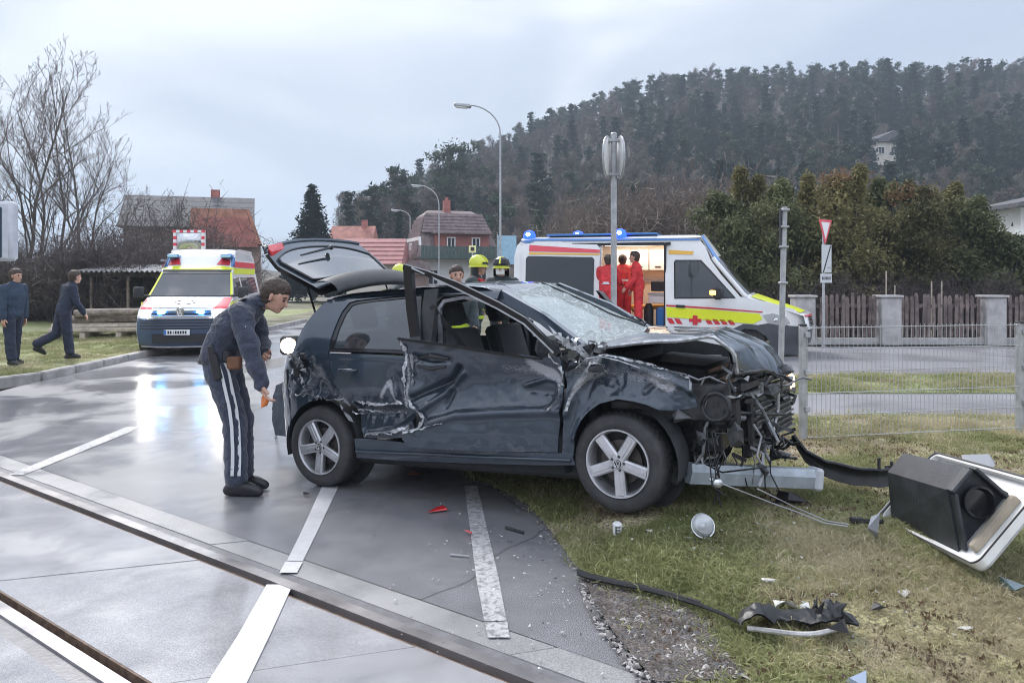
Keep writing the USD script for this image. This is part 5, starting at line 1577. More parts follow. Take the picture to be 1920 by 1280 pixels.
part(bl1, 'lid_edge', tube([lid(np.array(1.0), np.array(t)) for t in np.linspace(0, 1, 16)], .02, 6), GPAINT_)
a_, b_ = lid(np.array(.80), np.array(.58)) + [.03, 0, .05], lid(np.array(.72), np.array(.22)) + [.03, 0, .05]
part(bl1, 'rear_wiper', cat([rod(a_, b_, .014, .009, 6), trimesh.creation.icosphere(2, .024).apply_translation(a_)]), BLACKG)
tlp = [lid(np.array(u), np.array(v)) + [0, 0, o] for u, v, o in ((.88, .02, .0), (.99, .02, .0), (.99, .24, .0), (.93, .20, .0), (.88, .02, .04), (.985, .01, .035), (.97, .20, .03))]
part(bl1, 'tail_lamp', trimesh.convex.convex_hull(np.array(tlp)), REDLENS, smooth=False, label='broken red tail lamp on the raised lid')
for k in range(4):
    part(bl1, 'lamp_shard', trimesh.convex.convex_hull(lid(np.array(.97), np.array(.02)) + [0, -.02, .0] + rg.normal(size=(6, 3)) * [.02, .02, .03]), BLACKG if k % 2 else CLEARPL, smooth=False)
for y_ in (.32, 1.42):
    part(golf, 'gas_strut', rod((-.22, y_, 1.25), lid(np.array(.45), np.array((y_ - .2) / 1.3)) - [0, 0, .03], .011, .008, 7), BLACKG)
# ================================================================ the two ambulances
VWHITE = mat('ambulance_white', (0.74, 0.74, 0.74), 0.22, coat=0.8, vary=0.05, scale=2)
VYELLOW = mat('signal_yellow_film', (0.72, 0.78, 0.03), 0.35, coat=0.3)
VRED = mat('signal_red_film', (0.55, 0.03, 0.045), 0.35, coat=0.3)
VPINK = mat('bright_red_film', (0.68, 0.07, 0.10), 0.35, coat=0.3)
VORANGE = mat('orange_film', (0.75, 0.42, 0.06), 0.4)
VBLUE = mat('blue_lamp_housing', (0.04, 0.16, 0.42), 0.2, coat=0.6)
VGREY = mat('dark_grey_bumper', (0.06, 0.065, 0.075), 0.5, vary=0.15, scale=5)
VGLASS = pane('ambulance_glass', (0.40, 0.46, 0.5), 0.45)
VDARKGLASS = pane('ambulance_privacy_glass', (0.06, 0.08, 0.13), 0.85, refl=0.55)
BLUEGLOW = glow('blue_flash_glow', (0.008, 0.036, 1.0), 2.6)
CYANGLOW = glow('grille_flash_glow', (0.06, 0.45, 1.0), 30.0)
HEADGLOW = glow('headlight_glow', (1.0, 0.95, 0.88), 130.0)
CHROME = mat('chrome', (0.75, 0.75, 0.77), 0.1, 1.0)
SHADEROOM = mat('dark_cab_interior', (0.035, 0.036, 0.04), 0.8)


class Van:
    """Skin of a van body: a profile (x, z) from front bottom over the roof to the rear, swept across with a curved nose."""

    def __init__(self, prof, hw, bow):
        self.p = np.array(prof, float); self.hw = np.array(hw, float); self.bow = np.array(bow, float)

    def at(self, t, s, off=0.0):
        k = np.arange(len(self.p))
        x, z = np.interp(t, k, self.p[:, 0]), np.interp(t, k, self.p[:, 1])
        w, b = np.interp(t, k, self.hw), np.interp(t, k, self.bow)
        a = np.abs(s)
        dx, dz = np.interp(np.asarray(t) + .25, k, self.p[:, 0]) - np.interp(np.asarray(t) - .25, k, self.p[:, 0]), np.interp(np.asarray(t) + .25, k, self.p[:, 1]) - np.interp(np.asarray(t) - .25, k, self.p[:, 1])
        l = np.maximum(np.hypot(dx, dz), 1e-6)
        return np.stack([x - b * a ** 2.6 + off * dz / l, np.asarray(s) * w, z - 0.05 * a ** 7 * (np.asarray(z) > 1.9) - off * dx / l], -1)

    def patch(self, t0, t1, s0, s1, off=0.0, n=12, m=16):
        return grid(n, m, lambda u, v: self.at(t0 + (t1 - t0) * u, s0 + (s1 - s0) * v, off), True)

    def quad(self, pts, off, n=8, m=8):
        """Patch from four (t, s) corners: bottom left, bottom right, top left, top right."""
        (a, b), (c, d), (e, f), (g, h) = pts
        return grid(n, m, lambda u, v: self.at((a * (1 - v) + c * v) * (1 - u) + (e * (1 - v) + g * v) * u, (b * (1 - v) + d * v) * (1 - u) + (f * (1 - v) + h * v) * u, off), True)

    def side_poly(self):
        return np.c_[self.p[:, 0] - self.bow, self.p[:, 1]]

    def side_y(self, z):
        o = np.argsort(self.p[:, 1])
        return np.interp(z, self.p[o, 1], self.hw[o])


def solid_patch(m, d):
    """Gives a patch a back and edges by closing it with a copy moved by d."""
    return m


# ---- left ambulance, facing us
prof = [(2.40, .20), (2.46, .30), (2.47, .52), (2.46, .64), (2.44, .76), (2.42, .86), (2.37, .97), (2.27, 1.05), (1.72, 1.24), (1.35, 1.50), (1.0, 1.79), (.86, 1.90), (.72, 1.98), (.42, 2.22), (.18, 2.36), (-.3, 2.40), (-2.2, 2.40), (-2.42, 2.28), (-2.46, 1.2), (-2.46, .35)]
hw = [.86, .92, .95, .95, .95, .95, .94, .93, .92, .86, .79, .80, .80, .77, .74, .73, .73, .72, .93, .93]
bow = [.30, .30, .30, .30, .30, .30, .30, .28, .20, .16, .13, .14, .14, .10, .06, .03, 0, 0, 0, 0]
v1 = Van(prof, hw, bow)
o = P(352, 520, 17.0)
amb = thing('ambulance', 'white ambulance with yellow and red markings facing the camera with headlights on', 'ambulance', (o[0] - .47, 16.75 + 2.42, 0.0), math.radians(-80.5))
body = part(amb, 'body', cat([v1.patch(0, 19, -1, 1, 0, 90, 26)] + [panel(Polygon(v1.side_poly()).buffer(0), lambda x, z, s=s: s * v1.side_y(z), .12, .0, side=s) for s in (-1, 1)]), VWHITE, smooth=35)
part(amb, 'windscreen', v1.quad([(8.15, -.93), (8.15, .93), (9.92, -.93), (9.92, .93)], .012), VGLASS, smooth=True)
part(amb, 'windscreen_shade', v1.quad([(8.1, -.96), (8.1, .96), (10.05, -.96), (10.05, .96)], .006), SHADEROOM, smooth=True)  # dark sheet on the body skin, painted shade in place of a cab
part(amb, 'bonnet_panel', v1.quad([(7.0, -.72), (7.0, .72), (7.95, -.9), (7.95, .9)], .012), VWHITE, smooth=True)
for s in (-1, 1):
    part(amb, 'red_bonnet_marking', v1.quad([(6.55, s * .66), (6.55, s * .97), (8.0, s * .80), (8.0, s * .985)] if s > 0 else [(6.55, -.97), (6.55, -.66), (8.0, -.985), (8.0, -.80)], .016), VPINK, smooth=True)
    part(amb, 'headlight', v1.quad([(4.9, s * .70), (4.9, s * .985), (6.35, s * .66), (6.35, s * .98)] if s > 0 else [(4.9, -.985), (4.9, -.70), (6.35, -.98), (6.35, -.66)], .014), CLEARPL, smooth=True)
    q = v1.at(5.5, s * .80, .02)
    part(amb, 'headlight_bulb', xf(trimesh.creation.icosphere(2, .06), trimesh.transformations.translation_matrix(q)), HEADGLOW)
    part(amb, 'mirror', cat([box((1.42, s * 1.12, 1.36), (.12, .22, .26), .05), rod((1.5, s * .88, 1.28), (1.42, s * 1.06, 1.3), .03, .03, 6)]), BLACKP, smooth=40)
    q = v1.at(13.4, s * .80, .04)
    part(amb, 'roof_flasher', box((.44, s * .60, 2.21), (.34, .26, .10), .045), VBLUE, smooth=40)
    part(amb, 'roof_lens', box((.56, s * .60, 2.20), (.20, .22, .06), .028), mat('pale_cyan_lens', (0.35, 0.62, 0.7), 0.12, coat=.8) if s < 0 else '/World/Looks/pale_cyan_lens', smooth=40)
    part(amb, 'red_roof_marking', v1.quad([(12.05, s * .50), (12.05, s * .86), (12.75, s * .62), (12.6, s * .86)] if s > 0 else [(12.05, -.86), (12.05, -.50), (12.6, -.86), (12.75, -.62)], .014), VRED, smooth=True)
    part(amb, 'blue_marking', v1.quad([(12.0, s * .89), (12.0, s * .99), (12.95, s * .89), (12.95, s * .99)] if s > 0 else [(12.0, -.99), (12.0, -.89), (12.95, -.99), (12.95, -.89)], .014), VBLUE, smooth=True)
    part(amb, 'pillar_marking', v1.quad([(8.2, s * .94), (8.2, s * .995), (10.2, s * .94), (10.2, s * .995)] if s > 0 else [(8.2, -.995), (8.2, -.94), (10.2, -.995), (10.2, -.94)], .014), VYELLOW, smooth=True)
    # flank: window, stripes
    side = lambda x, z, s=s: s * (v1.side_y(z) + .006)
    part(amb, 'cab_window', panel([(1.32, 1.26), (.98, 1.66), (.2, 1.70), (.2, 1.26)], side, .1, .0, side=s), VDARKGLASS, smooth=40)
    part(amb, 'side_window', panel([(.0, 1.28), (.0, 1.70), (-2.2, 1.70), (-2.2, 1.28)], side, .1, .0, side=s), VDARKGLASS, smooth=40)
    part(amb, 'yellow_side_band', panel([(1.9, .80), (1.9, 1.16), (-2.4, 1.16), (-2.4, .80)], side, .1, .0, side=s), VYELLOW, smooth=40)
    part(amb, 'upper_yellow_band', panel([(.75, 1.78), (.72, 1.92), (-2.4, 1.92), (-2.4, 1.78)], side, .1, .0, side=s), VYELLOW, smooth=40)
    part(amb, 'upper_red_band', panel([(.68, 1.94), (.55, 2.08), (-2.4, 2.08), (-2.4, 1.94)], side, .1, .0, side=s), VRED, smooth=40)
part(amb, 'yellow_roof_band', v1.quad([(10.75, -.985), (10.75, .985), (11.75, -.985), (11.75, .985)], .012), VYELLOW, smooth=True)
part(amb, 'sun_visor', v1.quad([(10.15, -.95), (10.15, .95), (10.6, -.97), (10.6, .97)], .03), BLACKG, smooth=True)
g_ = part(amb, 'grille', v1.quad([(4.95, -.66), (4.95, .66), (6.2, -.62), (6.2, .62)], .012), mat('blue_lit_grille', (0.02, 0.10, 0.22), 0.3, coat=.5), smooth=True)  # blue glow of the flashers painted into the grille's base colour
for k in range(3):
    part(g_, 'grille_bar', tube([v1.at(5.0 + .52 * k, s, .02) for s in np.linspace(-.66, .66, 12)], .012, 5), CHROME if k != 1 else BLACKG)
for s in (-.42, .42):
    part(amb, 'grille_flasher', box(v1.at(5.75, s, .03), (.05, .16, .07), .02), CYANGLOW, smooth=40)
part(amb, 'badge', xf(cat([emblem(.085, .010), xf(trimesh.creation.cylinder(.08, .02), rotm(90, [1, 0, 0]) @ trimesh.transformations.translation_matrix((0, 0, -.02)))]), trimesh.transformations.translation_matrix(v1.at(5.75, 0, .05)) @ rotm(90, [0, 0, 1])), CHROME)
part(amb, 'bumper', v1.quad([(.4, -.99), (.4, .99), (4.6, -.99), (4.6, .99)], .014, 10, 20), mat('navy_bumper', (0.03, 0.052, 0.095), 0.4, coat=.4), smooth=True)  # dark bumper with the blue flasher light put into its colour
part(amb, 'lower_intake', v1.quad([(1.0, -.62), (1.0, .62), (1.9, -.62), (1.9, .62)], .022), BLACKP, smooth=True)
for k in range(4):
    part(amb, 'intake_slat', tube([v1.at(2.75 + .5 * k, s, .022) for s in np.linspace(-.92, .92, 14)], .010, 5), BLACKG)
pl = part(amb, 'number_plate', xf(box((0, 0, 0), (.012, .52, .12), .003), trimesh.transformations.translation_matrix(v1.at(2.1, -.05, .04))), WHITEP, smooth=False)
part(pl, 'plate_band', xf(box((.004, -.235, 0), (.012, .045, .11), .002), trimesh.transformations.translation_matrix(v1.at(2.1, -.05, .04))), VBLUE, smooth=False)
part(pl, 'plate_marks', cat([box(v1.at(2.1, -.05, .05) + [0, -.17 + .05 * k, 0], (.006, .030 if k != 2 else .012, .06)) for k in range(8)]), BLACKG, smooth=False)
a = np.linspace(0, 2 * np.pi, 25)
part(amb, 'bonnet_emblem', tube([v1.at(7.5 + .22 * np.sin(q), .19 * np.cos(q) * (1 + .25 * np.cos(2 * q)), .02) for q in a], .009, 5, cap=False), GALV)
for x_ in (1.75, -1.45):
    for s in (-1, 1):
        w = part(amb, 'wheel', lathe([(0, .0), (.2, .0), (.22, .03), (.30, .0), (.33, .04), (.33, .18), (.3, .22), (0, .22)], 30, 'y', (x_, .72 if s > 0 else -.94, .33)), RUBBER)
part(amb, 'underbody', box((0, 0, .36), (4.5, 1.6, .2)), INNER, smooth=False)

# ---- right ambulance, side on, its sliding door open
HA = math.radians(-17.3)
AU, AN = np.array([math.cos(HA), math.sin(HA)]), np.array([-math.sin(HA), math.cos(HA)])
AO = np.array([0.18, 18.45])
A4 = np.eye(4); A4[:2, 0], A4[:2, 1], A4[:2, 3] = AU, AN, AO
amb2 = thing('ambulance', 'large white ambulance van with blue flashing roof lamps and open side door', 'ambulance', matrix=A4)


def C(px, py, y=0.0):
    """Pixel -> (x, z) on the ambulance's near flank."""
    d = np.array([(px - CX) / F, 1.0])
    t = ((AO + AN * y) @ AN) / (d @ AN)
    return float((d * t - AO) @ AU), float(CAMZ - (py - HY) / F * t)


def CP(pts, y=0.0):
    return [C(x, y_, y) for x, y_ in pts]


WD = 1.98


def ay(x, z):
    return np.interp(z, [.2, .5, 1.1, 1.6, 2.2, 2.55, 2.7], [.04, 0, 0, .04, .10, .17, .30]) + .18 * np.clip((np.asarray(x) - 5.3) / .9, 0, 1.2) ** 2


def apanel(name, px, m, off=0.0, res=.08, thick=0.0, holes=(), parent=None, smooth=40, label=None):
    return part(parent or amb2, name, panel(Polygon(CP(px), [CP(h) for h in holes]).buffer(0), lambda x, z: ay(x, z) - off, res, thick), m, smooth=smooth, label=label)


door_px = [(1126, 612), (1126, 459), (1247, 459), (1249, 612)]
flank_px = [(964, 668), (962, 480), (966, 460), (975, 450), (1000, 447), (1200, 447), (1310, 448), (1322, 462), (1332, 487), (1352, 515), (1388, 556), (1440, 566), (1490, 580), (1512, 598), (1516, 625), (1510, 655), (1452, 664), (1450, 645), (1438, 625), (1418, 613), (1395, 611), (1374, 622), (1362, 645), (1360, 668)]
apanel('flank_panel', flank_px, VWHITE, 0, .08, .04, holes=([(1127, 611), (1127, 460), (1246, 460), (1248, 611)],))
far_f = panel(Polygon(CP(flank_px)).buffer(0), lambda x, z: WD - ay(x, z), .12, .04, side=1)
part(amb2, 'far_flank_panel', far_f, VWHITE, smooth=40)
part(amb2, 'far_wall_inside', panel(Polygon(CP([(968, 640), (966, 455), (1249, 455), (1249, 640)])), lambda x, z: WD - .12 - ay(x, z), .3, 0, side=-1), mat('warm_interior_wall', (0.74, 0.66, 0.56), 0.4), smooth=40)


def roofa(u, v):
    x0, x1 = C(972, 449)[0], C(1312, 448)[0]
    x = x0 + (x1 - x0) * u
    y = .20 + (WD - .40) * v
    return np.stack([x, y, 2.585 + .10 * np.sin(np.pi * v) ** .6 * np.minimum(1, (1 - u) * 9 + .75)], -1)


part(amb2, 'roof', grid(30, 16, roofa), VWHITE, smooth=True)
xw0, zw0 = C(1332, 489); xw1, zw1 = C(1390, 557); xr, zr = C(1312, 448)
xh, zh = C(1512, 598)


def front(u, v):
    ks = [0, .30, .62, .66, 1.0]
    X = np.interp(u, ks, [xr, xw0 + .05, xw1 + .05, xw1 + .12, xh - .05]); Z = np.interp(u, ks, [2.60, zw0 + .03, zw1 + .02, zw1 - .02, zh + .06])
    w = np.interp(u, ks, [.20, .13, .04, .03, .10])
    b = np.sin(np.pi * v) ** .7 * np.interp(u, ks, [.05, .14, .20, .20, .20])
    return np.stack([X + b, w + (WD - 2 * w) * v, Z + np.sin(np.pi * v) ** .7 * np.interp(u, ks, [.09, .10, .08, .08, .04])], -1)


def fpatch(u0, u1, v0, v1, off, nn=10, mm=18):
    return grid(nn, mm, lambda u, v: front(u0 + (u1 - u0) * u, v0 + (v1 - v0) * v) + np.array([off, 0, off]))


part(amb2, 'cab_roof', fpatch(0, .30, 0, 1, 0), VWHITE, smooth=True)
part(amb2, 'windscreen', fpatch(.30, .62, .02, .98, .004), VGLASS, smooth=True)
part(amb2, 'windscreen_frame', tube([front(np.array(t), np.array(.01)) for t in np.linspace(.28, .64, 10)], .05, 8), VWHITE)
part(amb2, 'windscreen_frame', tube([front(np.array(t), np.array(.99)) for t in np.linspace(.28, .64, 10)], .05, 8), VWHITE)
part(amb2, 'bonnet', fpatch(.62, 1.0, 0, 1, 0), VWHITE, smooth=True)
part(amb2, 'yellow_bonnet_marking', fpatch(.66, .96, .06, .42, .010), VYELLOW, smooth=True)


def nose(u, v, off=0.0):
    z = .28 + (zh - .22) * u
    b = np.sin(np.pi * np.clip(v, 0, 1)) ** .7
    w = .10 - .04 * np.sin(np.pi * u)
    return np.stack([xh - .06 + .20 * b + .05 * np.sin(np.pi * u) + off + 0 * u, w + (WD - 2 * w) * v, z], -1)


part(amb2, 'nose', grid(12, 20, nose, True), VGREY, smooth=True)
part(amb2, 'nose_panel', grid(8, 20, lambda u, v: nose(.52 + .49 * u, v, .006), True), VWHITE, smooth=True)
part(amb2, 'grille', grid(6, 16, lambda u, v: nose(.62 + .36 * u, .10 + .8 * v, .012), True), BLACKG, smooth=True)
for k in range(3):
    part(amb2, 'grille_bar', tube([nose(np.array(.68 + .12 * k), np.array(t), .02) for t in np.linspace(.1, .9, 12)], .014, 5), CHROME)
part(amb2, 'bonnet_red_line', tube([nose(np.array(1.0), np.array(t), .012) for t in np.linspace(.02, .98, 14)], .022, 5), VPINK)
apanel('front_bumper', [(1404, 612), (1440, 606), (1490, 612), (1516, 612), (1514, 655), (1508, 664), (1453, 667), (1451, 645), (1440, 626), (1420, 614)], VGREY, .012, .06, .02)
apanel('wheel_arch_trim', [(1352, 668), (1356, 642), (1370, 618), (1394, 607), (1420, 609), (1442, 622), (1454, 645), (1452, 668), (1444, 668), (1446, 646), (1436, 630), (1418, 618), (1396, 616), (1378, 626), (1366, 646), (1362, 668)], VGREY, .016, .05, .02)
apanel('headlight', [(1430, 590), (1448, 587), (1474, 594), (1482, 606), (1470, 612), (1440, 606)], CLEARPL, .012, .05, .01)
part(amb2, 'headlight_bulb', xf(trimesh.creation.icosphere(2, .055), trimesh.transformations.translation_matrix((C(1455, 600)[0], .06, C(1455, 600)[1]))), CHROME)
apanel('sliding_door', [(980, 645), (979, 470), (986, 456), (1118, 458), (1124, 466), (1124, 645)], VWHITE, .07, .08, .04)
apanel('sliding_door_window', [(986, 556), (986, 484), (990, 480), (1110, 482), (1114, 486), (1114, 556)], VDARKGLASS, .082, .1, .0)
apanel('red_side_band', [(991, 459), (1124, 468), (1124, 474), (991, 471)], VPINK, .078, .1)
apanel('orange_side_line', [(991, 473), (1124, 475.5), (1124, 478), (991, 477)], VORANGE, .078, .1)
apanel('blue_roof_band', [(972, 452), (1000, 446.5), (1310, 446.5), (1312, 450), (1000, 451), (985, 456)], VBLUE, .012, .1)
bb_ = grid(14, 6, lambda u, v: front(.30 * u * 1.08, .012 + .11 * v) + np.array([.02, 0, .012]))
part(amb2, 'blue_corner_stripe', bb_, VBLUE, smooth=True)
part(amb2, 'blue_corner_stripe', grid(14, 6, lambda u, v: front(.30 * u, .80 + .12 * v) + np.array([.02, 0, .012])), VBLUE, smooth=True)
apanel('red_side_line', [(1249, 571), (1330, 576), (1430, 584), (1430, 586), (1330, 579), (1249, 574)], VRED, .008, .1)
apanel('yellow_side_band', [(1249, 575.5), (1330, 580), (1424, 588), (1430, 598), (1412, 607), (1250, 594)], VYELLOW, .008, .08)
for k, x in enumerate((1256, 1270, 1327, 1341, 1355, 1369)):
    apanel('red_chevron', [(x - 6, 596 + k * .6), (x + 4, 597 + k * .6), (x + 10, 607 + k * .4), (x, 606.5 + k * .4)], VRED, .008, .05)
apanel('red_cross', [(1299, 591), (1308, 591.5), (1308, 597), (1315, 597.5), (1315, 604), (1308, 604), (1308, 609), (1299, 609), (1299, 603), (1292, 603), (1292, 597), (1299, 597)], VRED, .014, .05)
apanel('orange_cab_line', [(1253, 468), (1300, 471), (1298, 477), (1253, 476)], VORANGE, .008, .08)
apanel('cab_window', [(1266, 558), (1265, 492), (1268, 489), (1313, 489), (1330, 507), (1377, 557)], VGLASS, .010, .1)
apanel('window_seal', [(1264, 560), (1263, 491), (1266, 487), (1314, 487), (1332, 506), (1380, 559)], BLACKG, .006, .1, 0, holes=([(1268, 557), (1267, 493), (1270, 491), (1312, 491), (1328, 508), (1373, 557)],))
q = C(1338, 549)
part(amb2, 'mirror', cat([box((q[0] + .1, -.18, q[1]), (.20, .24, .28), .05), rod((q[0] + .15, .05, q[1] - .05), (q[0] + .1, -.12, q[1]), .04, .03, 6)]), BLACKP, smooth=40)
part(amb2, 'mirror_blinker', box((q[0] + .0, -.28, q[1] + .01), (.14, .06, .10), .02), glow('amber_glow', (1.0, 0.45, 0.10), 2.2), smooth=40)
apanel('door_handle', [(1268, 571), (1284, 572), (1284, 577), (1268, 576)], BLACKP, .03, .05, .03)
xd0, xd1 = C(1127, 540)[0], C(1248, 540)[0]
part(amb2, 'loading_floor', box(((xd0 + xd1) / 2 - .6, WD / 2, .52), (xd1 - xd0 + 2.2, WD - .2, .08)), GALV, smooth=False)
part(amb2, 'ceiling', box(((xd0 + xd1) / 2 - .5, WD / 2, 2.50), (xd1 - xd0 + 1.9, WD - .45, .03)), WHITEP, smooth=False)
part(amb2, 'ceiling_lamp', box(((xd0 + xd1) / 2, WD / 2 + .1, 2.475), (1.7, .75, .02)), glow('warm_ceiling_glow', (1.0, 0.84, 0.66), 2.6), smooth=False)
part(amb2, 'bulkhead', box((xd1 + .04, WD / 2, 1.5), (.04, WD - .3, 2.0)), '/World/Looks/warm_interior_wall', smooth=False)
part(amb2, 'door_post', box((xd1 - .02, .10, 1.55), (.05, .08, 1.85), .01), BLACKP, smooth=False)
part(amb2, 'door_rail', box(((xd0 + xd1) / 2 - .3, .12, 2.46), (xd1 - xd0 + .8, .06, .06), .01), BLACKP, smooth=False)
for k in range(4):
    cbn = part(amb2, 'wall_cabinet', box((xd0 + .22 + .44 * k, WD - .30, 2.12), (.42, .30, .5), .015), WHITEP, smooth=False)
    part(cbn, 'cabinet_handle', box((xd0 + .22 + .44 * k, WD - .46, 1.96), (.14, .02, .025)), METALD, smooth=False)
part(amb2, 'stretcher', cat([box((xd0 + .5, 1.2, 1.0), (1.9, .55, .10), .03), rod((xd0 + .1, 1.2, .56), (xd0 + .5, 1.2, .95), .025), rod((xd0 + .9, 1.2, .56), (xd0 + .5, 1.2, .95), .025)]), VORANGE, smooth=40)
part(amb2, 'wall_rail', box((xd0 + .8, WD - .2, 1.62), (1.7, .04, .05)), GALV, smooth=False)
cb = part(amb2, 'equipment_shelf', box((xd1 - .25, .75, 1.32), (.42, .6, .05)), GALV, smooth=False)
part(cb, 'monitor', box((xd1 - .25, .7, 1.5), (.30, .2, .24), .02), BLACKP, smooth=False)
part(cb, 'drawer', box((xd1 - .25, .7, 1.2), (.38, .5, .16), .01), WHITEP, smooth=False)
part(amb2, 'oxygen_bottle', lathe([(0, .56), (.11, .56), (.11, 1.0), (.06, 1.1), (0, 1.1)], 16, 'z', (xd1 - .45, .6, 0)), BLACKP)
part(amb2, 'equipment_bag', box((xd1 - .15, .5, .8), (.22, .3, .45), .06), VBLUE, smooth=40)
for k, (px, d) in enumerate(((984, .4), (1068, .9), (1158, .35))):
    t = C(px, 440)[0]
    rl = part(amb2, 'roof_flasher', lathe([(.0, 2.62), (.15, 2.62), (.15, 2.70), (.11, 2.79), (0, 2.83)], 18, 'z', (t, d, 0)), BLUEGLOW)
    part(rl, 'flash_bulb', trimesh.creation.icosphere(2, .062).apply_translation((t, d - .10, 2.71)), glow('white_blue_flash', (.35, .55, 1.0), 9.0) if k == 0 else '/World/Looks/white_blue_flash')
part(amb2, 'roof_bar', box((C(1120, 440)[0], 1.0, 2.70), (2.6, 1.2, .05), .02), VBLUE, smooth=False)
for x_ in (C(1405, 650)[0], 1.25):
    for y_ in (.06, WD - .30):
        w = part(amb2, 'wheel', lathe([(0, .02), (.2, .02), (.22, .0), (.31, .0), (.35, .04), (.35, .2), (.31, .24), (0, .24)], 30, 'y', (x_, y_, .35)), RUBBER)
part(amb2, 'underbody', box((2.9, WD / 2, .42), (5.4, 1.6, .16)), INNER, smooth=False)
part(amb2, 'rear_wall', box((.0, WD / 2, 1.5), (.05, WD - .3, 2.0)), VWHITE, smooth=False)
part(amb2, 'cab_seat', cat([box((C(1290, 540)[0], .6, 1.35), (.16, .5, .8), .06), box((C(1300, 540)[0], 1.4, 1.35), (.16, .5, .8), .06)]), SEAT, smooth=40)
part(amb2, 'dashboard', box((C(1375, 560)[0], WD / 2, 1.18), (.4, 1.6, .25), .06), BLACKP, smooth=40)
# ================================================================ street furniture, fences, debris
# tall street lamp
def street_lamp(px, d, top_py, head_px, head_py, label, name='street_lamp', r=.05):
    b = P(px, HY, d); zt = P(px, top_py, d)[2]; hd = P(head_px, head_py, d)
    t = thing(name, label, 'street lamp', (b[0], b[1], 0))
    h = hd - [b[0], b[1], 0]
    part(t, 'pole', tube([(0, 0, 0), (0, 0, .9), (0, 0, .95), (0, 0, zt * .55), (0, 0, zt)], [r * 1.5, r * 1.5, r, r * .85, r * .7], 10), GALV)
    a = np.linspace(0, 1, 9)
    arm = np.stack([h[0] * (1 - np.cos(a * np.pi / 2)) , a * 0, zt + (h[2] - zt) * np.sin(a * np.pi / 2)], 1)
    part(t, 'arm', tube(arm, r * .6, 8), GALV)
    hdm = box((0, 0, 0), (.75 * r / .06, .26, .13), .05)
    hl = part(t, 'lamp_head', xf(hdm, trimesh.transformations.translation_matrix(h + np.array([-.2 * r / .06, 0, -.02])) @ rotm(6, [0, 1, 0])), GALV, smooth=40)
    part(hl, 'lamp_glass', xf(box((0, 0, -.07), (.5 * r / .06, .2, .05), .02), trimesh.transformations.translation_matrix(h + np.array([-.25 * r / .06, 0, -.02])) @ rotm(6, [0, 1, 0])), WHITEP, smooth=40)
    return t


street_lamp(938, 29, 250, 876, 197, 'tall bent-armed street lamp in front of the wooded hill')
street_lamp(823, 50, 385, 786, 348, 'distant curved street lamp before the white house gable')
street_lamp(769, 62, 410, 745, 394, 'farthest small street lamp left of the white house')

# road sign seen edge on: two signs back to back on one pole
d = 11.0
b = P(1151, HY, d)
s_ = thing('road_sign', 'grey pole with two oval-edged sign plates seen from the side before the ambulance', 'road sign', (b[0], d, 0.05))
zt = P(1151, 258, d)[2]
part(s_, 'pole', rod((0, 0, -.1), (.0, 0, zt), .042, .042, 14), GALV)
part(s_, 'pole_cap', rod((0, 0, zt), (0, 0, zt + .02), .046, .03, 14), GALV)
zc, rr = (P(0, 264, d)[2] + P(0, 341, d)[2]) / 2, (P(0, 264, d)[2] - P(0, 341, d)[2]) / 2
for k, (sx, ang) in enumerate(((-.085, 70), (.085, 94))):
    m = trimesh.creation.cylinder(rr, .022, sections=40)
    edge_ring = trimesh.creation.torus(rr, .016, 40, 8)
    M = trimesh.transformations.translation_matrix((sx, -.01, zc)) @ rotm(ang, [0, 0, 1]) @ rotm(90, [1, 0, 0])
    pl_ = part(s_, 'sign_plate', xf(m, M), WHITEP)
    part(pl_, 'rim', xf(edge_ring, M), GALV)
for z in (zc + rr * .82, zc - rr * .82):
    part(s_, 'bracket', box((0, 0, z), (.20, .10, .04), .008), GALV)

# bare leaning pole
d = 9.6
b = P(1462, HY, d); t_ = P(1471, 388, d)
bp_ = thing('bare_post', 'slightly leaning galvanised pole without a sign, behind the bonnet', 'pole', (b[0], d, 0.12))
tv = t_ - np.array([b[0], d, 0.12])
part(bp_, 'pole', rod((0, 0, -.1), tv, .036, .034, 12), GALV)
for f_ in (.985, .90, .80, .62):
    c_ = tv * f_
    part(bp_, 'clamp', box(c_ + [0, -.01, 0], (.095, .095, .025 if f_ < .95 else .03), .006), GALV)
part(bp_, 'clamp_strap', box(tv * .89 + [-.045, 0, 0], (.012, .05, tv[2] * .20), .003), METALD, smooth=False)

# yield sign with panels
d = 18.6
b = P(1544, HY, d)
ys = thing('yield_sign', 'red and white give way sign with two small panels, before the paling fence', 'road sign', (b[0], d, 0.0), math.radians(40))
zt = P(0, 411, d)[2]
part(ys, 'pole', rod((0, 0, 0), (0, 0, zt), .032, .032, 10), GALV)
def tri(s): return [(-s, 0), (s, 0), (0, -s * 1.73)]
z0 = zt
h_ = P(0, 411, d)[2] - P(0, 456, d)[2]
Z = lambda py: P(0, py, d)[2]
tp = [(-.30, Z(412)), (.30, Z(412)), (0, Z(458))]
part(ys, 'sign_plate', prism(tp, .012, 'xz', -.05), VPINK, smooth=False)
part(ys, 'sign_face', prism([(-.19, Z(417)), (.19, Z(417)), (0, Z(449))], .004, 'xz', -.055), WHITEP, smooth=False)
pn = part(ys, 'panel', box((.06, -.045, (Z(459) + Z(511)) / 2), (.44, .012, Z(459) - Z(511))), mat('pale_grey_sign', (.55, .57, .58), .4), smooth=False)
part(pn, 'diagonal_bar', prism([(-.13, Z(511)), (-.08, Z(511)), (.26, Z(461)), (.21, Z(461))], .003, 'xz', -.056), BLACKG, smooth=False)
part(pn, 'mark', prism([(.10, Z(500)), (.24, Z(500)), (.24, Z(503)), (.10, Z(503))], .003, 'xz', -.056), GALV, smooth=False)
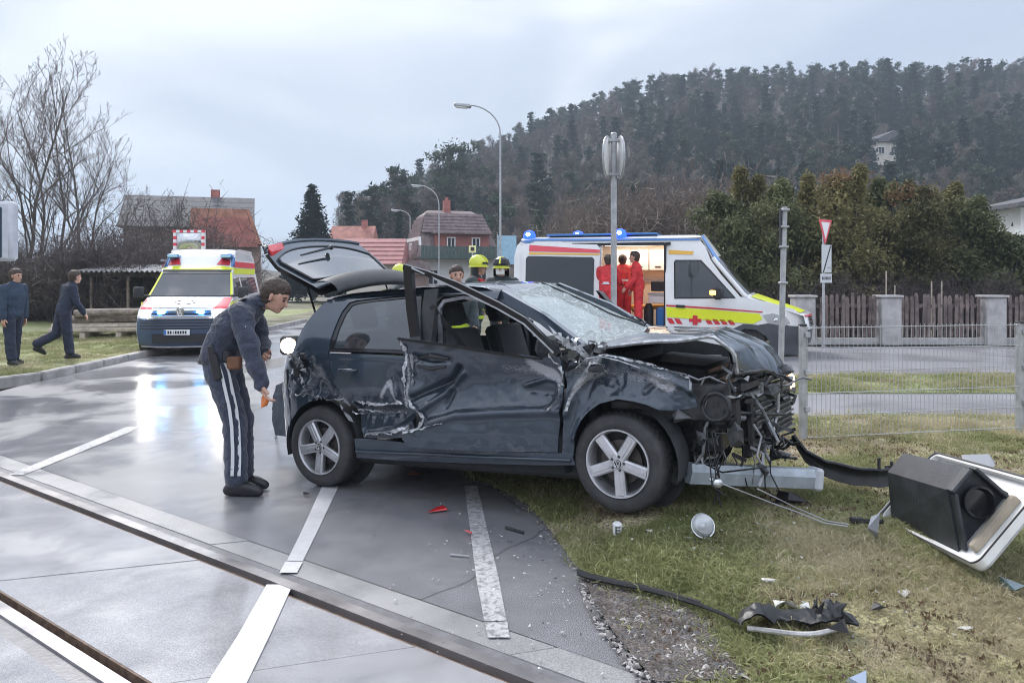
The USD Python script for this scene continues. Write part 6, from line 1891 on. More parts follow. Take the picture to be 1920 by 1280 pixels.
part(ys, 'lower_panel', box((.04, -.045, (Z(513) + Z(530)) / 2), (.52, .012, Z(513) - Z(530))), '/World/Looks/pale_grey_sign', smooth=False)
part(ys, 'panel_lettering', cat([box((-.14 + .06 * k, -.053, (Z(513) + Z(530)) / 2), (.035, .003, .07)) for k in range(7)]), METALD, smooth=False)

# blue board and small yellow sign before the white house
d = 30
b = P(951, HY, d)
bs = thing('blue_board', 'upright pale blue board standing left of the big ambulance', 'sign', (b[0], d, 0))
part(bs, 'board', box((0, 0, (Z_ := lambda py: P(0, py, d)[2])(442) / 2 + Z_(496) / 2), (.70, .05, Z_(442) - Z_(496)), .01), mat('pale_blue_sign', (.30, .48, .62), .4, vary=.1), smooth=False)
part(bs, 'frame', box((-.37, 0, Z_(442) / 2 + Z_(510) / 2), (.05, .07, Z_(442) - Z_(510) + .1), .01), GALV, smooth=False)
for x_ in (-.3, .3):
    part(bs, 'post', rod((x_, .06, 0), (x_, .06, Z_(445)), .03, .03, 8), GALV)
d = 22
b = P(886, HY, d)
sg = thing('small_sign', 'small square pale yellow sign above the yellow helmets', 'sign', (b[0], d, 0))
part(sg, 'pole', rod((0, 0, 0), (0, 0, P(0, 462, d)[2]), .025, .025, 8), GALV)
part(sg, 'sign_plate', box((0, -.03, P(0, 467, d)[2]), (.20, .012, .20)), mat('pale_yellow_sign', (.75, .72, .35), .4), smooth=False)
part(sg, 'mark', box((0, -.04, P(0, 467, d)[2]), (.10, .006, .10)), METALD, smooth=False)

# traffic mirror behind the left ambulance
d = 24
b = P(355, HY, d)
tmr = thing('traffic_mirror', 'rectangular traffic mirror with red and white dashed rim behind the left ambulance', 'mirror', (b[0], d, 0.0))
zc = P(0, 452, d)[2]
part(tmr, 'post', rod((-.42, .1, 0), (-.42, .1, zc), .035, .035, 8), GALV)
part(tmr, 'bracket', box((-.2, .08, zc), (.5, .05, .06)), GALV, smooth=False)
part(tmr, 'back', box((0, .03, zc), (.96, .06, .66), .03), WHITEP, smooth=False)
part(tmr, 'mirror_face', grid(10, 10, lambda u, v: np.stack([-.38 + .76 * u, -.03 - .05 * np.sin(np.pi * u) * np.sin(np.pi * v), zc - .24 + .48 * v], -1)), mat('mirror_glass', (.85, .87, .9), .03, 1.0), smooth=True)
k = 0
for sx in np.arange(-.44, .45, .11):
    for zz in (-.295, .295):
        part(tmr, 'rim_block', box((sx, -.035, zc + zz), (.1095, .04, .075)), VPINK if k % 4 < 2 else WHITEP, smooth=False); k += 1
for zz in np.arange(-.2, .21, .1):
    for sx in (-.43, .43):
        part(tmr, 'rim_block', box((sx, -.036, zc + zz), (.09, .04, .0995)), VPINK if k % 4 < 2 else WHITEP, smooth=False); k += 1

# grey board cut by the left edge
d = 12.5
b = P(-7, HY, d)
gbd = thing('grey_board', 'grey framed dark board cut off by the left picture edge', 'board', (b[0], d, 0.1))
z0, z1 = P(0, 490, d)[2] - .1, P(0, 378, d)[2] - .1
part(gbd, 'casing', xf(box((0, 0, 0), (.62, .22, z1 - z0), .06), trimesh.transformations.translation_matrix((0, 0, (z0 + z1) / 2))), mat('light_grey_casing', (.50, .52, .56), .35, vary=.08), smooth=40)
part(gbd, 'dark_face', box((-.06, -.10, (z0 + z1) / 2 - .02), (.44, .06, (z1 - z0) * .84), .02), mat('dark_blue_glass', (.02, .04, .06), .1), smooth=False)
part(gbd, 'post', rod((-.1, .05, -.1), (-.1, .05, z0 + .05), .05, .05, 10), GALV)

# shed and log pile on the left lawn
o = P(262, HY, 23.5); 
sh = thing('open_shed', 'dark wooden open shed with corrugated roof behind the log pile', 'shed', (o[0], 24.0, 0.2))
SHEDW = mat('dark_shed_wood', (.07, .055, .05), .85, vary=.4, scale=5)
for i in range(9):
    part(sh, 'wall_board', box((-1.35 + .32 * i, 1.0, .78), (.31, .04, 1.5 + .03 * (i % 2))), SHEDW, smooth=False)
for x_ in (-1.5, -.4, .5, .62, 1.4):
    part(sh, 'post', box((x_, -.4, .78), (.07, .07, 1.56), .01), mat('pale_shed_post', (.28, .22, .18), .8, vary=.2) if x_ == -1.5 else '/World/Looks/pale_shed_post', smooth=False)
part(sh, 'beam', box((0, -.42, 1.57), (3.3, .10, .12), .01), SHEDW, smooth=False)
CORR = mat('weathered_corrugated_sheet', (.24, .235, .25), .5, vary=.35, scale=4)
n = 90
cg = grid(n, 3, lambda u, v: np.stack([-1.8 + 3.6 * u, -.75 + 2.0 * v, 1.68 + .22 * v + .03 * np.sin(u * 2 * np.pi * 24)], -1))
part(sh, 'roof_sheet', cat([cg, xf(cg, trimesh.transformations.translation_matrix((0, 0, -.02)))]), CORR, smooth=True)
part(sh, 'roof_slab', box((1.2, .6, 2.02), (1.6, 1.2, .07)), CORR, smooth=False)
LOG = mat('split_log_wood', (.20, .165, .14), .85, vary=.4, scale=7, bump=.6)
LOGP = mat('pale_log_wood', (.42, .36, .30), .8, vary=.25, scale=9)
o = P(218, HY, 20.2)
lg = thing('log_pile', 'stack of long rough logs lying on two beams on the left lawn', 'log pile', (o[0], 20.2, .13), math.radians(8))
r_ = np.random.default_rng(3)
for k in range(12):
    row, c_ = k // 4, k % 4
    y_, z_ = -.35 + .26 * c_ + .1 * (row % 2), .30 + .17 * row
    w_ = 1.4 - .2 * row
    part(lg, 'log', tube([(-w_ + .15 * r_.random(), y_, z_ + .02), (0, y_ + .03, z_ + .03 + .02 * r_.random()), (w_ - .3 * r_.random(), y_, z_ + .05)], [.10, .09, .075], 9), LOG if (k + row) % 3 else LOGP)
for x_ in (-.6, .25, 1.0):
    part(lg, 'support', box((x_, .0, .10), (.14, 1.2, .2), .02), LOGP, smooth=False)
part(lg, 'front_beam', box((.1, -.55, .26), (3.0, .12, .10), .02), LOGP, smooth=False)

# paling fence with concrete pillars
WOOD = mat('weathered_paling', (.15, .118, .11), .85, vary=.45, scale=3.5, bump=.4, bscale=50)
CONCP = mat('concrete_pillar', (.40, .385, .385), .8, vary=.2, scale=4, bump=.35)
FY = 19.8
def FX(px): return P(px, HY, FY)[0]
pf = thing('paling_fence', 'weathered dark wooden paling fence between concrete pillars below the hedge', 'fence', (0, FY, 0))
r_ = np.random.default_rng(8)
for px in (1505, 1665, 1860, 2055):
    x_ = FX(px); wv = .50
    pil = part(pf, 'pillar', box((x_, 0, .60), (wv, .42, 1.2), .02), CONCP, smooth=False)
    part(pil, 'pillar_cap', box((x_, 0, 1.225), (wv + .08, .5, .06), .015), CONCP, smooth=False)
part(pf, 'plinth', box(((FX(1490) + FX(2060)) / 2, .02, .09), (FX(2060) - FX(1490), .22, .18), .02), CONCP, smooth=False)
for a_, b_ in ((1505, 1665), (1665, 1860), (1860, 2055)):
    x0, x1 = FX(a_) + .27, FX(b_) - .27
    for z_ in (.42, .98):
        part(pf, 'rail', box(((x0 + x1) / 2, .06, z_), (x1 - x0, .05, .09), .008), WOOD, smooth=False)
    nn = int((x1 - x0) / .132)
    for k in range(nn):
        xx = x0 + (k + .5) * (x1 - x0) / nn + r_.normal() * .004
        hh = 1.02 + .03 * r_.normal() + (.06 * math.sin((k + .5) / nn * math.pi))
        w_ = .043 + .004 * r_.normal()
        pm_ = prism([(-w_, .2), (w_, .2), (w_, .2 + hh - .08), (w_ * .5, .2 + hh), (-w_ * .5, .2 + hh), (-w_, .2 + hh - .08)], .024, 'xz', -.012)
        part(pf, 'paling', xf(pm_, trimesh.transformations.translation_matrix((xx, .012 + .004 * r_.normal(), 0)) @ rotm(r_.normal() * .9, [0, 1, 0])), WOOD, smooth=False)
for px, py in ((1661, 508), (1677, 535), (1746, 527), (1765, 527)):
    st = thing('plant_stake', ['thin stake just above the first fence pillar', 'short thin stake right of the first fence pillar', 'thin stake left of a pair above the palings', 'thin stake right of a pair above the palings'][(1661, 1677, 1746, 1765).index(px)], 'stake', (P(px, HY, 21.0)[0], 21.0, 0))
    part(st, 'stake', rod((0, 0, 0), (0.01, 0, P(px, py, 21.0)[2]), .022, .018, 6), LOGP)

# mesh panel fence in the foreground at right
WIRE = mat('galvanised_wire', (.46, .47, .48), .4, .5)
fa, fb = P(1505, 830, 7.40), P(1912, 815, 7.80)
fb2 = fa + (fb - fa) * 2.0
mf = thing('mesh_fence', 'galvanised wire mesh fence panels between steel posts right of the wreck', 'fence', (0, 0, 0))
def lz(p): return float(lawn_h(np.array([p[0]]), np.array([p[1]]))[0])
dirf = (fb - fa)[:2]; FLn = np.linalg.norm(dirf); dirf /= FLn
tops = (P(0, 611, 7.40)[2], P(0, 606, 7.80)[2])
for k, (p, zt) in enumerate(((fa, tops[0]), (fb, tops[1]), (fb2, tops[1] + .02))):
    ps = part(mf, 'post', xf(box((0, 0, 0), (.062, .05, zt + .1), .006), trimesh.transformations.translation_matrix((p[0], p[1], (zt - .1) / 2)) @ rotm(math.degrees(math.atan2(dirf[1], dirf[0])), [0, 0, 1])), GALV, smooth=False)
    part(ps, 'post_cap', xf(box((0, 0, zt + .01), (.068, .056, .02), .006), trimesh.transformations.translation_matrix((p[0], p[1], 0))), METALD, smooth=False)
    for f_ in (.93, .62, .32):
        part(ps, 'clamp', box((p[0] + dirf[0] * .035, p[1] - .03, .1 + (zt - .1) * f_), (.05, .03, .05), .006), GALV, smooth=False)
def on(s, z): return np.array([fa[0] + dirf[0] * s, fa[1] + dirf[1] * s - .035, z])
for pn_ in range(2):
    s0, s1 = pn_ * FLn + .035, (pn_ + 1) * FLn - .035
    f0 = lambda s: np.interp(s, [0, FLn, 2 * FLn], [.20, .22, .24])
    f1 = lambda s: np.interp(s, [0, FLn, 2 * FLn], [tops[0] - .015, tops[1] - .01, tops[1]])
    nv = 48
    for k in range(nv + 1):
        s = s0 + (s1 - s0) * k / nv
        part(mf, 'upright_wire', rod(on(s, f0(s) - .02), on(s, f1(s) + .02), .0028, .0028, 5), WIRE, smooth=True)
    for r in range(6):
        za, zb = [f0(q) + (f1(q) - f0(q)) * (r / 5) for q in (s0, s1)]
        part(mf, 'cross_wire', cat([rod(on(s0, za) - [0, .006, 0], on(s1, zb) - [0, .006, 0], .0036, .0036, 5), rod(on(s0, za) + [0, .006, 0], on(s1, zb) + [0, .006, 0], .0036, .0036, 5)]), WIRE, smooth=True)

# ---------------------------------------------------------------- debris
TRAYW = mat('white_signal_board', (.66, .66, .65), .4, vary=.12, scale=3, bump=.1)
SIGB = mat('black_signal_housing', (.028, .031, .036), .42, vary=.35, scale=8, bump=.25, bscale=70)
# torn-off crossing signal: white rimmed board with a dark trapezoid housing, leaning on the grass
def onlawn(px, py, dz=0.0):
    z = .15
    for _ in range(5):
        g = G(px, py, z); z = float(lawn_h(np.array([g[0]]), np.array([g[1]]))[0])
    g[2] = z + dz
    return g

e1 = np.array([.37, .03, .41]); W1 = .56; e1 = e1 / np.linalg.norm(e1)
e2 = np.array([-.10, -1.05, -.03]); W2 = 1.06; e2 = e2 - e1 * (e1 @ e2); e2 /= np.linalg.norm(e2)
e3 = np.cross(e1, e2); e3 = -e3 if e3[2] < 0 else e3
S4 = np.eye(4); S4[:3, 0], S4[:3, 1], S4[:3, 2], S4[:3, 3] = e1, e2, e3, [2.38, 5.01, .13]
sgn = thing('crossing_signal', 'torn-off white rimmed signal board with black housing lying on the grass', 'signal', matrix=S4)
rr_ = Polygon([(0, 0), (W1, 0), (W1, W2), (0, W2)]).buffer(-.06).buffer(.06)
part(sgn, 'board', prism(rr_, .012, 'xy', 0), TRAYW, smooth=False)
part(sgn, 'board_rim', prism(rr_.difference(rr_.buffer(-.022)), .055, 'xy', 0.0), TRAYW, smooth=False)
part(sgn, 'rim_edging', prism(rr_.difference(rr_.buffer(-.006)), .008, 'xy', .0555), METALD, smooth=False)
cs = np.array([(.04, .012), (.46, .012), (.41, .27), (.25, .27)])
hv = np.array([(x, y, z) for y in (.05, .80) for x, z in cs] )
hv[4:, 0] = hv[4:, 0]; hv[:4, 2] *= [1, 1, .82, .82]
part(sgn, 'housing', trimesh.convex.convex_hull(hv), SIGB, smooth=False)
part(sgn, 'housing_lip', cat([box((.16, .82, .13), (.02, .07, .30), .006, rot=rotm(40, [0, 1, 0])), box((.43, .82, .13), (.02, .07, .24), .006), box((.33, .82, .262), (.16, .07, .02), .006)]), SIGB, smooth=False)
part(sgn, 'lamp_opening', lathe([(0, 0), (.07, 0), (.085, .02), (.085, .05), (.075, .05), (.06, .012), (0, .012)], 24, 'y', (.31, .80, .12)), BLACKG)
part(sgn, 'gasket_strip', box((.26, .91, .03), (.36, .05, .05), .01), mat('beige_gasket', (.30, .26, .20), .8, vary=.2), smooth=False)
part(sgn, 'mounting_bracket', cat([tube([(.02, .15, .01), (-.10, .10, .02), (-.18, .02, .0)], .016, 6), box((-.17, .03, .0), (.14, .03, .03), .005)]), METALD)


def lyard(name, mesh, m, label, catg, group=None, smooth=30):
    return top(name, mesh, m, label, catg, group, smooth=smooth)


q = onlawn(1316, 1006)
hl = thing('lamp_reflector', 'broken round glass and silver headlamp reflector lying on the grass', 'headlamp', q)
part(hl, 'reflector', xf(lathe([(.012, -.05), (.03, -.045), (.055, -.02), (.068, .012), (.072, .02), (.066, .02), (.05, -.012), (.012, -.04)], 28), trimesh.transformations.translation_matrix((0, 0, .062)) @ rotm(62, [1, .15, 0])), SILVERREF)
part(hl, 'lens', xf(lathe([(.068, .0), (.055, .025), (.03, .04), (0, .045)], 24), trimesh.transformations.translation_matrix((0, 0, .066)) @ rotm(62, [1, .15, 0]) @ trimesh.transformations.translation_matrix((0, 0, .02))), CLEARPL)
part(hl, 'bulb', xf(lathe([(0, -.03), (.012, -.03), (.014, .0), (.008, .02), (0, .024)], 12), trimesh.transformations.translation_matrix((0, 0, .062)) @ rotm(62, [1, .15, 0])), CHROME)
q = onlawn(1157, 1001)
cu = thing('bottle_cap', 'small white plastic cap with dark stripes below the front wheel', 'cap', q)
part(cu, 'cap', xf(lathe([(0, 0), (.026, 0), (.03, .07), (.02, .078), (0, .078)], 18), rotm(8, [1, 0, 0])), WHITEP)
part(cu, 'stripe', cat([xf(box((0, -.0285, .02 + .02 * k), (.03, .006, .006)), rotm(8, [1, 0, 0])) for k in range(3)] + [xf(box((-.012, -.0285, .04), (.006, .006, .04)), rotm(8, [1, 0, 0]))]), METALD, smooth=False)
# rubber strip and torn wheel-arch liner
pts = [onlawn(x, y, .045) for x, y in ((1084, 1088), (1105, 1096), (1150, 1107), (1200, 1117), (1250, 1131), (1310, 1150), (1350, 1165), (1392, 1186))]
pts[0][2] = max(pts[0][2], .03)
rs = thing('rubber_strip', 'long black rubber strip lying from the asphalt edge across the grass', 'strip', (0, 0, 0))
part(rs, 'strip', tube(pts, [.016, .017, .014, .013, .011, .010, .009, .007], 6), BLACKP)
part(rs, 'lip', tube([p + [0.012, .02, .006] for p in pts[:6]], .006, 5), RUBBER)
r_ = np.random.default_rng(23)
c0 = onlawn(1472, 1178, .03)


def liner(u, v):
    a = (-.05 + 1.08 * u) * np.pi
    R = .07 + .20 * v
    x = -R * np.cos(a) * 1.0 + .04 * v; y = R * np.sin(a) * .62 - .06
    z = .025 + .045 * np.sin(np.pi * v) * (1 - .5 * u) + .02 * np.sin(9 * u) * v
    p = np.stack([x, y, z], -1)
    n = meshkit.fbm(p * 16, 3, 4) - .5
    p[..., 2] += .045 * n
    p[..., 1] += .03 * n
    return p


ln = thing('torn_liner', 'crumpled black plastic wheel-arch liner with pale edge lying on the grass', 'car part', c0)
lgm = grid(60, 26, liner)
part(ln, 'liner', cat([lgm, xf(lgm, trimesh.transformations.translation_matrix((0, 0, -.008)))]), BLACKP, smooth=True)
part(ln, 'pale_edge', tube([liner(np.array(t), np.array(1.0)) + [0, -.012, -.022] for t in np.linspace(.55, .0, 14)] if False else [(-.20 + .42 * t, -.085 - .055 * math.sin(math.pi * t), .012 + .004 * math.sin(7 * t)) for t in np.linspace(0, 1, 14)], .011, 6), mat('pale_rubber_edge', (.38, .37, .36), .6, vary=.3, scale=20))
for k in range(16):
    c = np.array([.12 + .14 * r_.random(), -.03 + .05 * r_.normal(), .05 + .03 * r_.random()])
    part(ln, 'torn_flap', trimesh.convex.convex_hull(c + r_.normal(size=(6, 3)) * [.025, .022, .018]), BLACKP, smooth=False)
q = onlawn(1482, 1140)
cl_ = grid(16, 8, lambda u, v: np.stack([-.08 + .17 * u, -.02 + .05 * v * (1 - .4 * u), .02 + .025 * np.sin(u * 5 + v * 2) * (1 - v * .5)], -1))
lyard('crumpled_film', cat([xf(cl_, trimesh.transformations.translation_matrix(q)), xf(cl_, trimesh.transformations.translation_matrix(q - [0, 0, .004]))]), WHITEP, 'crumpled white plastic film beside the torn black liner', 'film', smooth=True)
# bumper skin strip bent away to the right
bs_ = [P(1488, 822, 5.75), P(1512, 856, 5.7), P(1548, 880, 5.7), P(1600, 893, 5.65), P(1650, 897, 5.6), P(1692, 893, 5.6)]
sk = thing('bumper_skin', 'long black bumper strip torn off and bent away right of the wreck', 'car part', (0, 0, 0))
W_ = [.05, .09, .11, .13, .12, .10]
rows = np.array([[b_ + np.array([0, .03 * math.sin(3 * i), .0]) * .5 + np.array([0, -.05, -1]) * w_ * (t - .5) for t in (0, .3, .6, 1)] for i, (b_, w_) in enumerate(zip(bs_, W_))])
def skin(u, v):
    iu, iv = u * 5, v * 3
    out = np.empty(u.shape + (3,))
    for c in range(3):
        a = np.stack([np.interp(iv, np.arange(4), rows[i, :, c]) for i in range(6)], -1)
        i0 = np.clip(np.floor(iu).astype(int), 0, 4); f_ = iu - i0
        out[..., c] = np.take_along_axis(a, i0[..., None], -1)[..., 0] * (1 - f_) + np.take_along_axis(a, i0[..., None] + 1, -1)[..., 0] * f_
    out[..., 1] += .04 * np.sin(v * 3.0) + .02 * (meshkit.fbm(out * 7, 3, 2) - .5)
    out[..., 2] += .03 * (meshkit.fbm(out * 6, 3, 7) - .5)
    return out
sg_ = grid(50, 10, skin)
part(sk, 'strip', cat([sg_, xf(sg_, trimesh.transformations.translation_matrix((0, .012, -.004)))]), BLACKP, smooth=True)
part(sk, 'upper_edge', tube([skin(np.array(t), np.array(0.0)) for t in np.linspace(0, 1, 16)], .012, 6), BLACKG)
part(sk, 'clip', cat([box(P(1648, 868, 5.6), (.02, .02, .08), .004), box(P(1672, 872, 5.6), (.02, .02, .06), .004)]), BLACKP, smooth=False)
part(sk, 'loose_rail', rod(P(1660, 876, 5.62), P(1738, 876, 5.62), .014, .012, 6), BLACKG)
# cables on the grass
for k, (pl_, lab) in enumerate(((((1350, 905), (1400, 930), (1450, 955), (1500, 975), (1545, 994), (1590, 1001)), 'pale thin wire trailing from the hanging lamp across the grass'), (((1420, 916), (1455, 940), (1500, 968), (1550, 990), (1592, 997)), 'pale thin wire running from under the crossbeam to the torn signal'), (((1590, 1001), (1625, 985), (1655, 955), (1676, 930)), 'thin wire rising from the grass to the black signal housing'))):
    n_ = len(pl_)
    pp = []
    for i, (x, y) in enumerate(pl_):
        if k < 2:
            t = i / (n_ - 1)
            g = onlawn(x, y, .045); s0_ = P(x, y, 4.75)
            w = max(0, 1 - t * 2.2)
            pp.append(g * (1 - w) + s0_ * w)
        else:
            t = i / (n_ - 1)
            pp.append(P(x, y, 4.78 + .22 * t))
    lyard('wire', tube(pp, .0045, 6), mat('pale_wire', (.42, .42, .43), .45) if k == 0 else '/World/Looks/pale_wire', lab, 'wire', smooth=True)
# assorted broken pieces
def shard(px, py, s, m, name, label, seed, catg='fragment', flatk=.35, road=False, group=None):
    r = np.random.default_rng(seed)
    q = G(px, py, 0.006) if road else onlawn(px, py)
    v = r.normal(size=(9, 3)) * [s, s * .8, s * flatk]
    v[:, 2] -= v[:, 2].min() - .003
    return lyard(name, trimesh.convex.convex_hull(q + v), m, label, catg, group, smooth=False)


shard(833, 957, .045, REDLENS, 'red_shard', 'large red tail lamp shard on the asphalt', 1, road=True)
shard(884, 1001, .022, REDLENS, 'red_shard', 'small red shard on the worn white stripe', 2, road=True)
shard(776, 890, .03, mat('rusty_brown', (.25, .11, .06), .7), 'brown_piece', 'rusty brown lump on the asphalt under the wreck', 3, road=True)
shard(572, 928, .022, BLACKP, 'black_shard', 'small dark shard on the asphalt beside the officer\'s shoes', 4, road=True)
lyard('black_stick', rod(G(948, 988, .012), G(982, 998, .012), .010, .008, 6), BLACKP, 'short black plastic stick on the asphalt right of the worn stripe', 'fragment')
lyard('white_splinter', rod(G(845, 1039, .01), G(880, 1042, .01), .008, .005, 5), mat('grey_splinter', (.4, .4, .4), .6), 'pale splinter on the asphalt near the worn white stripe', 'fragment')
shard(1486, 948, .07, BLACKP, 'black_lump', 'crumpled black lump on the grass below the crossbeam', 5, 'fragment', .6)
shard(1640, 1018, .04, mat('grey_bit', (.28, .29, .31), .5), 'grey_piece', 'grey broken piece on the grass left of the signal board', 6, 'fragment', .9)
shard(1648, 1142, .03, BLACKP, 'black_shard', 'small black shard on the grass right of the torn liner', 7)
shard(1838, 884, .11, '/World/Looks/grey_bit', 'grey_cover', 'grey torn plastic cover lying behind the signal board', 8, 'car part', .45)
shard(1900, 1106, .06, mat('teal_glass', (.05, .12, .13), .1, coat=.8), 'glass_piece', 'dark teal glass fragment at the right picture edge', 9, 'fragment', .2)
shard(1612, 1281, .05, mat('pale_blue_plastic', (.30, .36, .46), .45), 'blue_piece', 'pale blue plastic piece at the bottom picture edge', 10, 'fragment', .3)
lyard('black_bracket', cat([rod(onlawn(1600, 985, .03), onlawn(1655, 993, .05), .018, .014, 6), box(onlawn(1606, 984, .03), (.08, .04, .04), .008)]), BLACKP, 'black angled bracket on the grass left of the torn signal', 'bracket')
PALE = mat('pale_fragment', (.55, .53, .50), .6, vary=.2)
for k, (x, y) in enumerate(((1266, 1028), (1180, 1052), (1216, 998), (1560, 1064), (1704, 1066), (1440, 1093), (1500, 1115), (1560, 1116), (1694, 1114), (1702, 1150), (1640, 1108), (1290, 1010), (1370, 1044), (1150, 1115), (1810, 1180), (1790, 1190), (1585, 1095))):
    shard(x, y, .010 + .008 * (k % 3), PALE, 'pale_fragment', 'small pale splinter of the crash lying in the grass', 30 + k, 'fragment', .25, group='pale splinters in the grass')

# ---------------------------------------------------------------- grass, dead leaves, gravel
def blades(seed, n, r, h, w=.006, lean=.5):
    rg = np.random.default_rng(seed)
    a = rg.random(n) * 6.28; rr2 = r * np.sqrt(rg.random(n))
    b = np.c_[np.cos(a) * rr2, np.sin(a) * rr2, np.full(n, -.008)]
    d = rg.normal(size=(n, 2)) * lean
    hh = h * (.45 + .75 * rg.random(n))
    m_ = b + np.c_[d * hh[:, None] * .35, hh * .6]
    t = b + np.c_[d * hh[:, None] * 1.1, hh * (1 - .25 * np.linalg.norm(d, axis=1))]
    az = rg.random(n) * 6.28
    s = np.c_[np.cos(az), np.sin(az), 0 * az] * w / 2
    v = np.stack([b - s, b + s, m_ - s * .8, m_ + s * .8, t], 1).reshape(-1, 3)
    k = np.arange(n)[:, None] * 5
    f = np.vstack([k + [0, 1, 3], k + [0, 3, 2], k + [2, 3, 4]])
    return trimesh.Trimesh(v, f, process=False)


def grass_mat(name, dark, light):
    path = f'/World/Looks/{name}'
    usdkit.material(stage, path, {
        'g': ('geometry', {}), 'n': ('noise_texture', {'scale': 1.6, 'detail': 5.0, 'roughness': .65}), 'n2': ('noise_texture', {'scale': 40.0, 'detail': 2.0}),
        'ad': ('math', {'math_type': 'multiply_add', 'value2': .7, 'value3': -.35}), 'sm': ('math', {'math_type': 'add'}), 'r': ('rgb_ramp', {'ramp': [(.3, dark), (.7, light)]}),
        'p': ('principled_bsdf', {'roughness': .55, 'specular_ior_level': .35}), 't': ('translucent_bsdf', {}), 'm': ('mix_closure', {'fac': .25})},
        [('g.position', 'n.vector'), ('g.position', 'n2.vector'), ('n2.fac', 'ad.value1'), ('ad.value', 'sm.value1'), ('n.fac', 'sm.value2'), ('sm.value', 'r.fac'), ('r.color', 'p.base_color'), ('r.color', 't.color'), ('p.BSDF', 'm.closure1'), ('t.BSDF', 'm.closure2')], surface='m.closure')
    return path


GG = grass_mat('green_grass', (.18, .20, .075), (.42, .42, .20))
GY = grass_mat('straw_grass', (.34, .29, .17), (.62, .55, .37))
GL = grass_mat('dead_leaf', (.09, .058, .036), (.22, .15, .10))
rg = np.random.default_rng(77)
protos = [(blades(1, 22, .055, .042, .004, .8), GG), (blades(2, 26, .055, .034, .0036, .9), GG), (blades(3, 22, .06, .042, .0034, 1.1), GY), (blades(4, 16, .05, .060, .0032, 1.0), GY)]


def sow(poly, n, hfun, s0, s1, green=.6, pred=None):
    x0, y0, x1, y1 = poly.bounds
    x = x0 + (x1 - x0) * rg.random(n * 4); y = y0 + (y1 - y0) * rg.random(n * 4)
    k = shapely.contains_xy(poly, x, y)
    px = CX + x / y * F
    k &= (px > -60) & (px < 2000)
    if pred is not None:
        k &= pred(x, y)
    x, y = x[k][:n], y[k][:n]
    z = hfun(x, y)
    g = meshkit.fbm(np.stack([x * 1.1, y * 1.1, x * 0], -1), 3, 12)
    gr = rg.random(len(x)) < green + 2.4 * (g - .5)
    kind = np.where(gr, rg.integers(0, 2, len(x)), 2 + rg.integers(0, 2, len(x)))
    bare = meshkit.fbm(np.stack([x * 1.7 + 9, y * 1.7, x * 0], -1), 3, 15)
    keep = (bare > .47) | (rg.random(len(x)) < .22)
    keep &= ~shapely.contains_xy(pt, x, y) | (rg.random(len(x)) < .10)
    return np.c_[kind, x, y, z, rg.random(len(x)) * 6.28, (s0 + (s1 - s0) * rg.random(len(x))) * (1 + .9 * (rg.random(len(x)) < .06)) * (.75 + .6 * g)][keep]


inner = lawn_poly.buffer(-.03)
wheelgap = lambda x, y: ((x - .78) ** 2 / .06 + (y - 5.1) ** 2 / .04) > 1
scatter('grass', protos, np.vstack([sow(inner.intersection(shapely.box(-1, 2.3, 8, 4.6)), 17000, lawn_h, .42, 1.0, .70), sow(inner.intersection(shapely.box(-1, 4.6, 8, 6.6)), 15000, lawn_h, .5, 1.0, .70, wheelgap), sow(inner.intersection(shapely.box(-.5, 6.6, 9, 9.5)), 8000, lawn_h, .8, 1.5, .6)]), label='short patchy winter grass around the wreck', catg='grass')
vh = lambda x, y: 0.03 + 0.06 * np.sin(np.clip((y - 11.36) / 2.12, 0, 1) * np.pi)
scatter('verge_grass', protos, np.vstack([sow(Polygon([(2.2, 11.45), (11, 11.45), (12, 13.4), (2.2, 13.4)]), 3500, vh, 1.1, 1.9, .75), sow(left_lawn.intersection(shapely.box(-16, 11, -7.9, 21)), 7000, left_h, 1.0, 1.9, .8)]), label='green grass on the verge and the left lawn', catg='grass')
lf = leaf_faces(rg.normal(size=(7, 3)) * [.05, .05, .004] + [0, 0, .010], .02, rg, 6.0, .9)
xy = []
while len(xy) < 1900:
    x, y = rg.uniform(-.6, 6.5), rg.uniform(2.5, 7.5)
    if inner.contains(Point(x, y)) and meshkit.fbm(np.array([x * 1.7 + 9, y * 1.7, 0.]), 3, 15) < .5 + .1 * rg.random():
        xy.append((0, x, y, float(lawn_h(np.array([x]), np.array([y]))[0]), rg.random() * 6.28, .6 + .6 * rg.random()))
scatter('dead_leaves', [(lf, GL)], xy, label='brown dead leaves between the grass', catg='leaves')
st_ = [trimesh.convex.convex_hull(np.random.default_rng(s).normal(size=(10, 3)) * [1, .8, .5] * .5) for s in range(3)]
STONE = mat('pale_gravel', (.36, .34, .33), .75, vary=.45, scale=3)
STONED = mat('dark_gravel', (.15, .14, .135), .75, vary=.4, scale=3)
it = []
while len(it) < 5200:
    if rg.random() < .25:
        s = rg.uniform(1.2, edge_line.length - 1.5)
        b = np.array(edge_line.interpolate(s).coords[0]) + rg.normal(size=2) * .035
        sz = .004 + .006 * rg.random()
    else:
        x0, y0, x1, y1 = pt.bounds
        b = np.array([rg.uniform(x0, x1), rg.uniform(y0, y1)]); sz = .005 + .014 * rg.random() ** 2
        if not pt.buffer(.05).contains(Point(b)):
            continue
    z = float(lawn_h(np.array([b[0]]), np.array([b[1]]))[0]) + (.010 if pt.contains(Point(b)) else 0)
    it.append((int(rg.integers(0, 4)), b[0], b[1], max(z, .003) + sz * .15, rg.random() * 6.28, sz * 1.6))
scatter('gravel', [(st_[0], STONE), (st_[1], STONE), (st_[2], STONED), (st_[0], STONED)], it, label='loose gravel along the asphalt edge', catg='gravel')

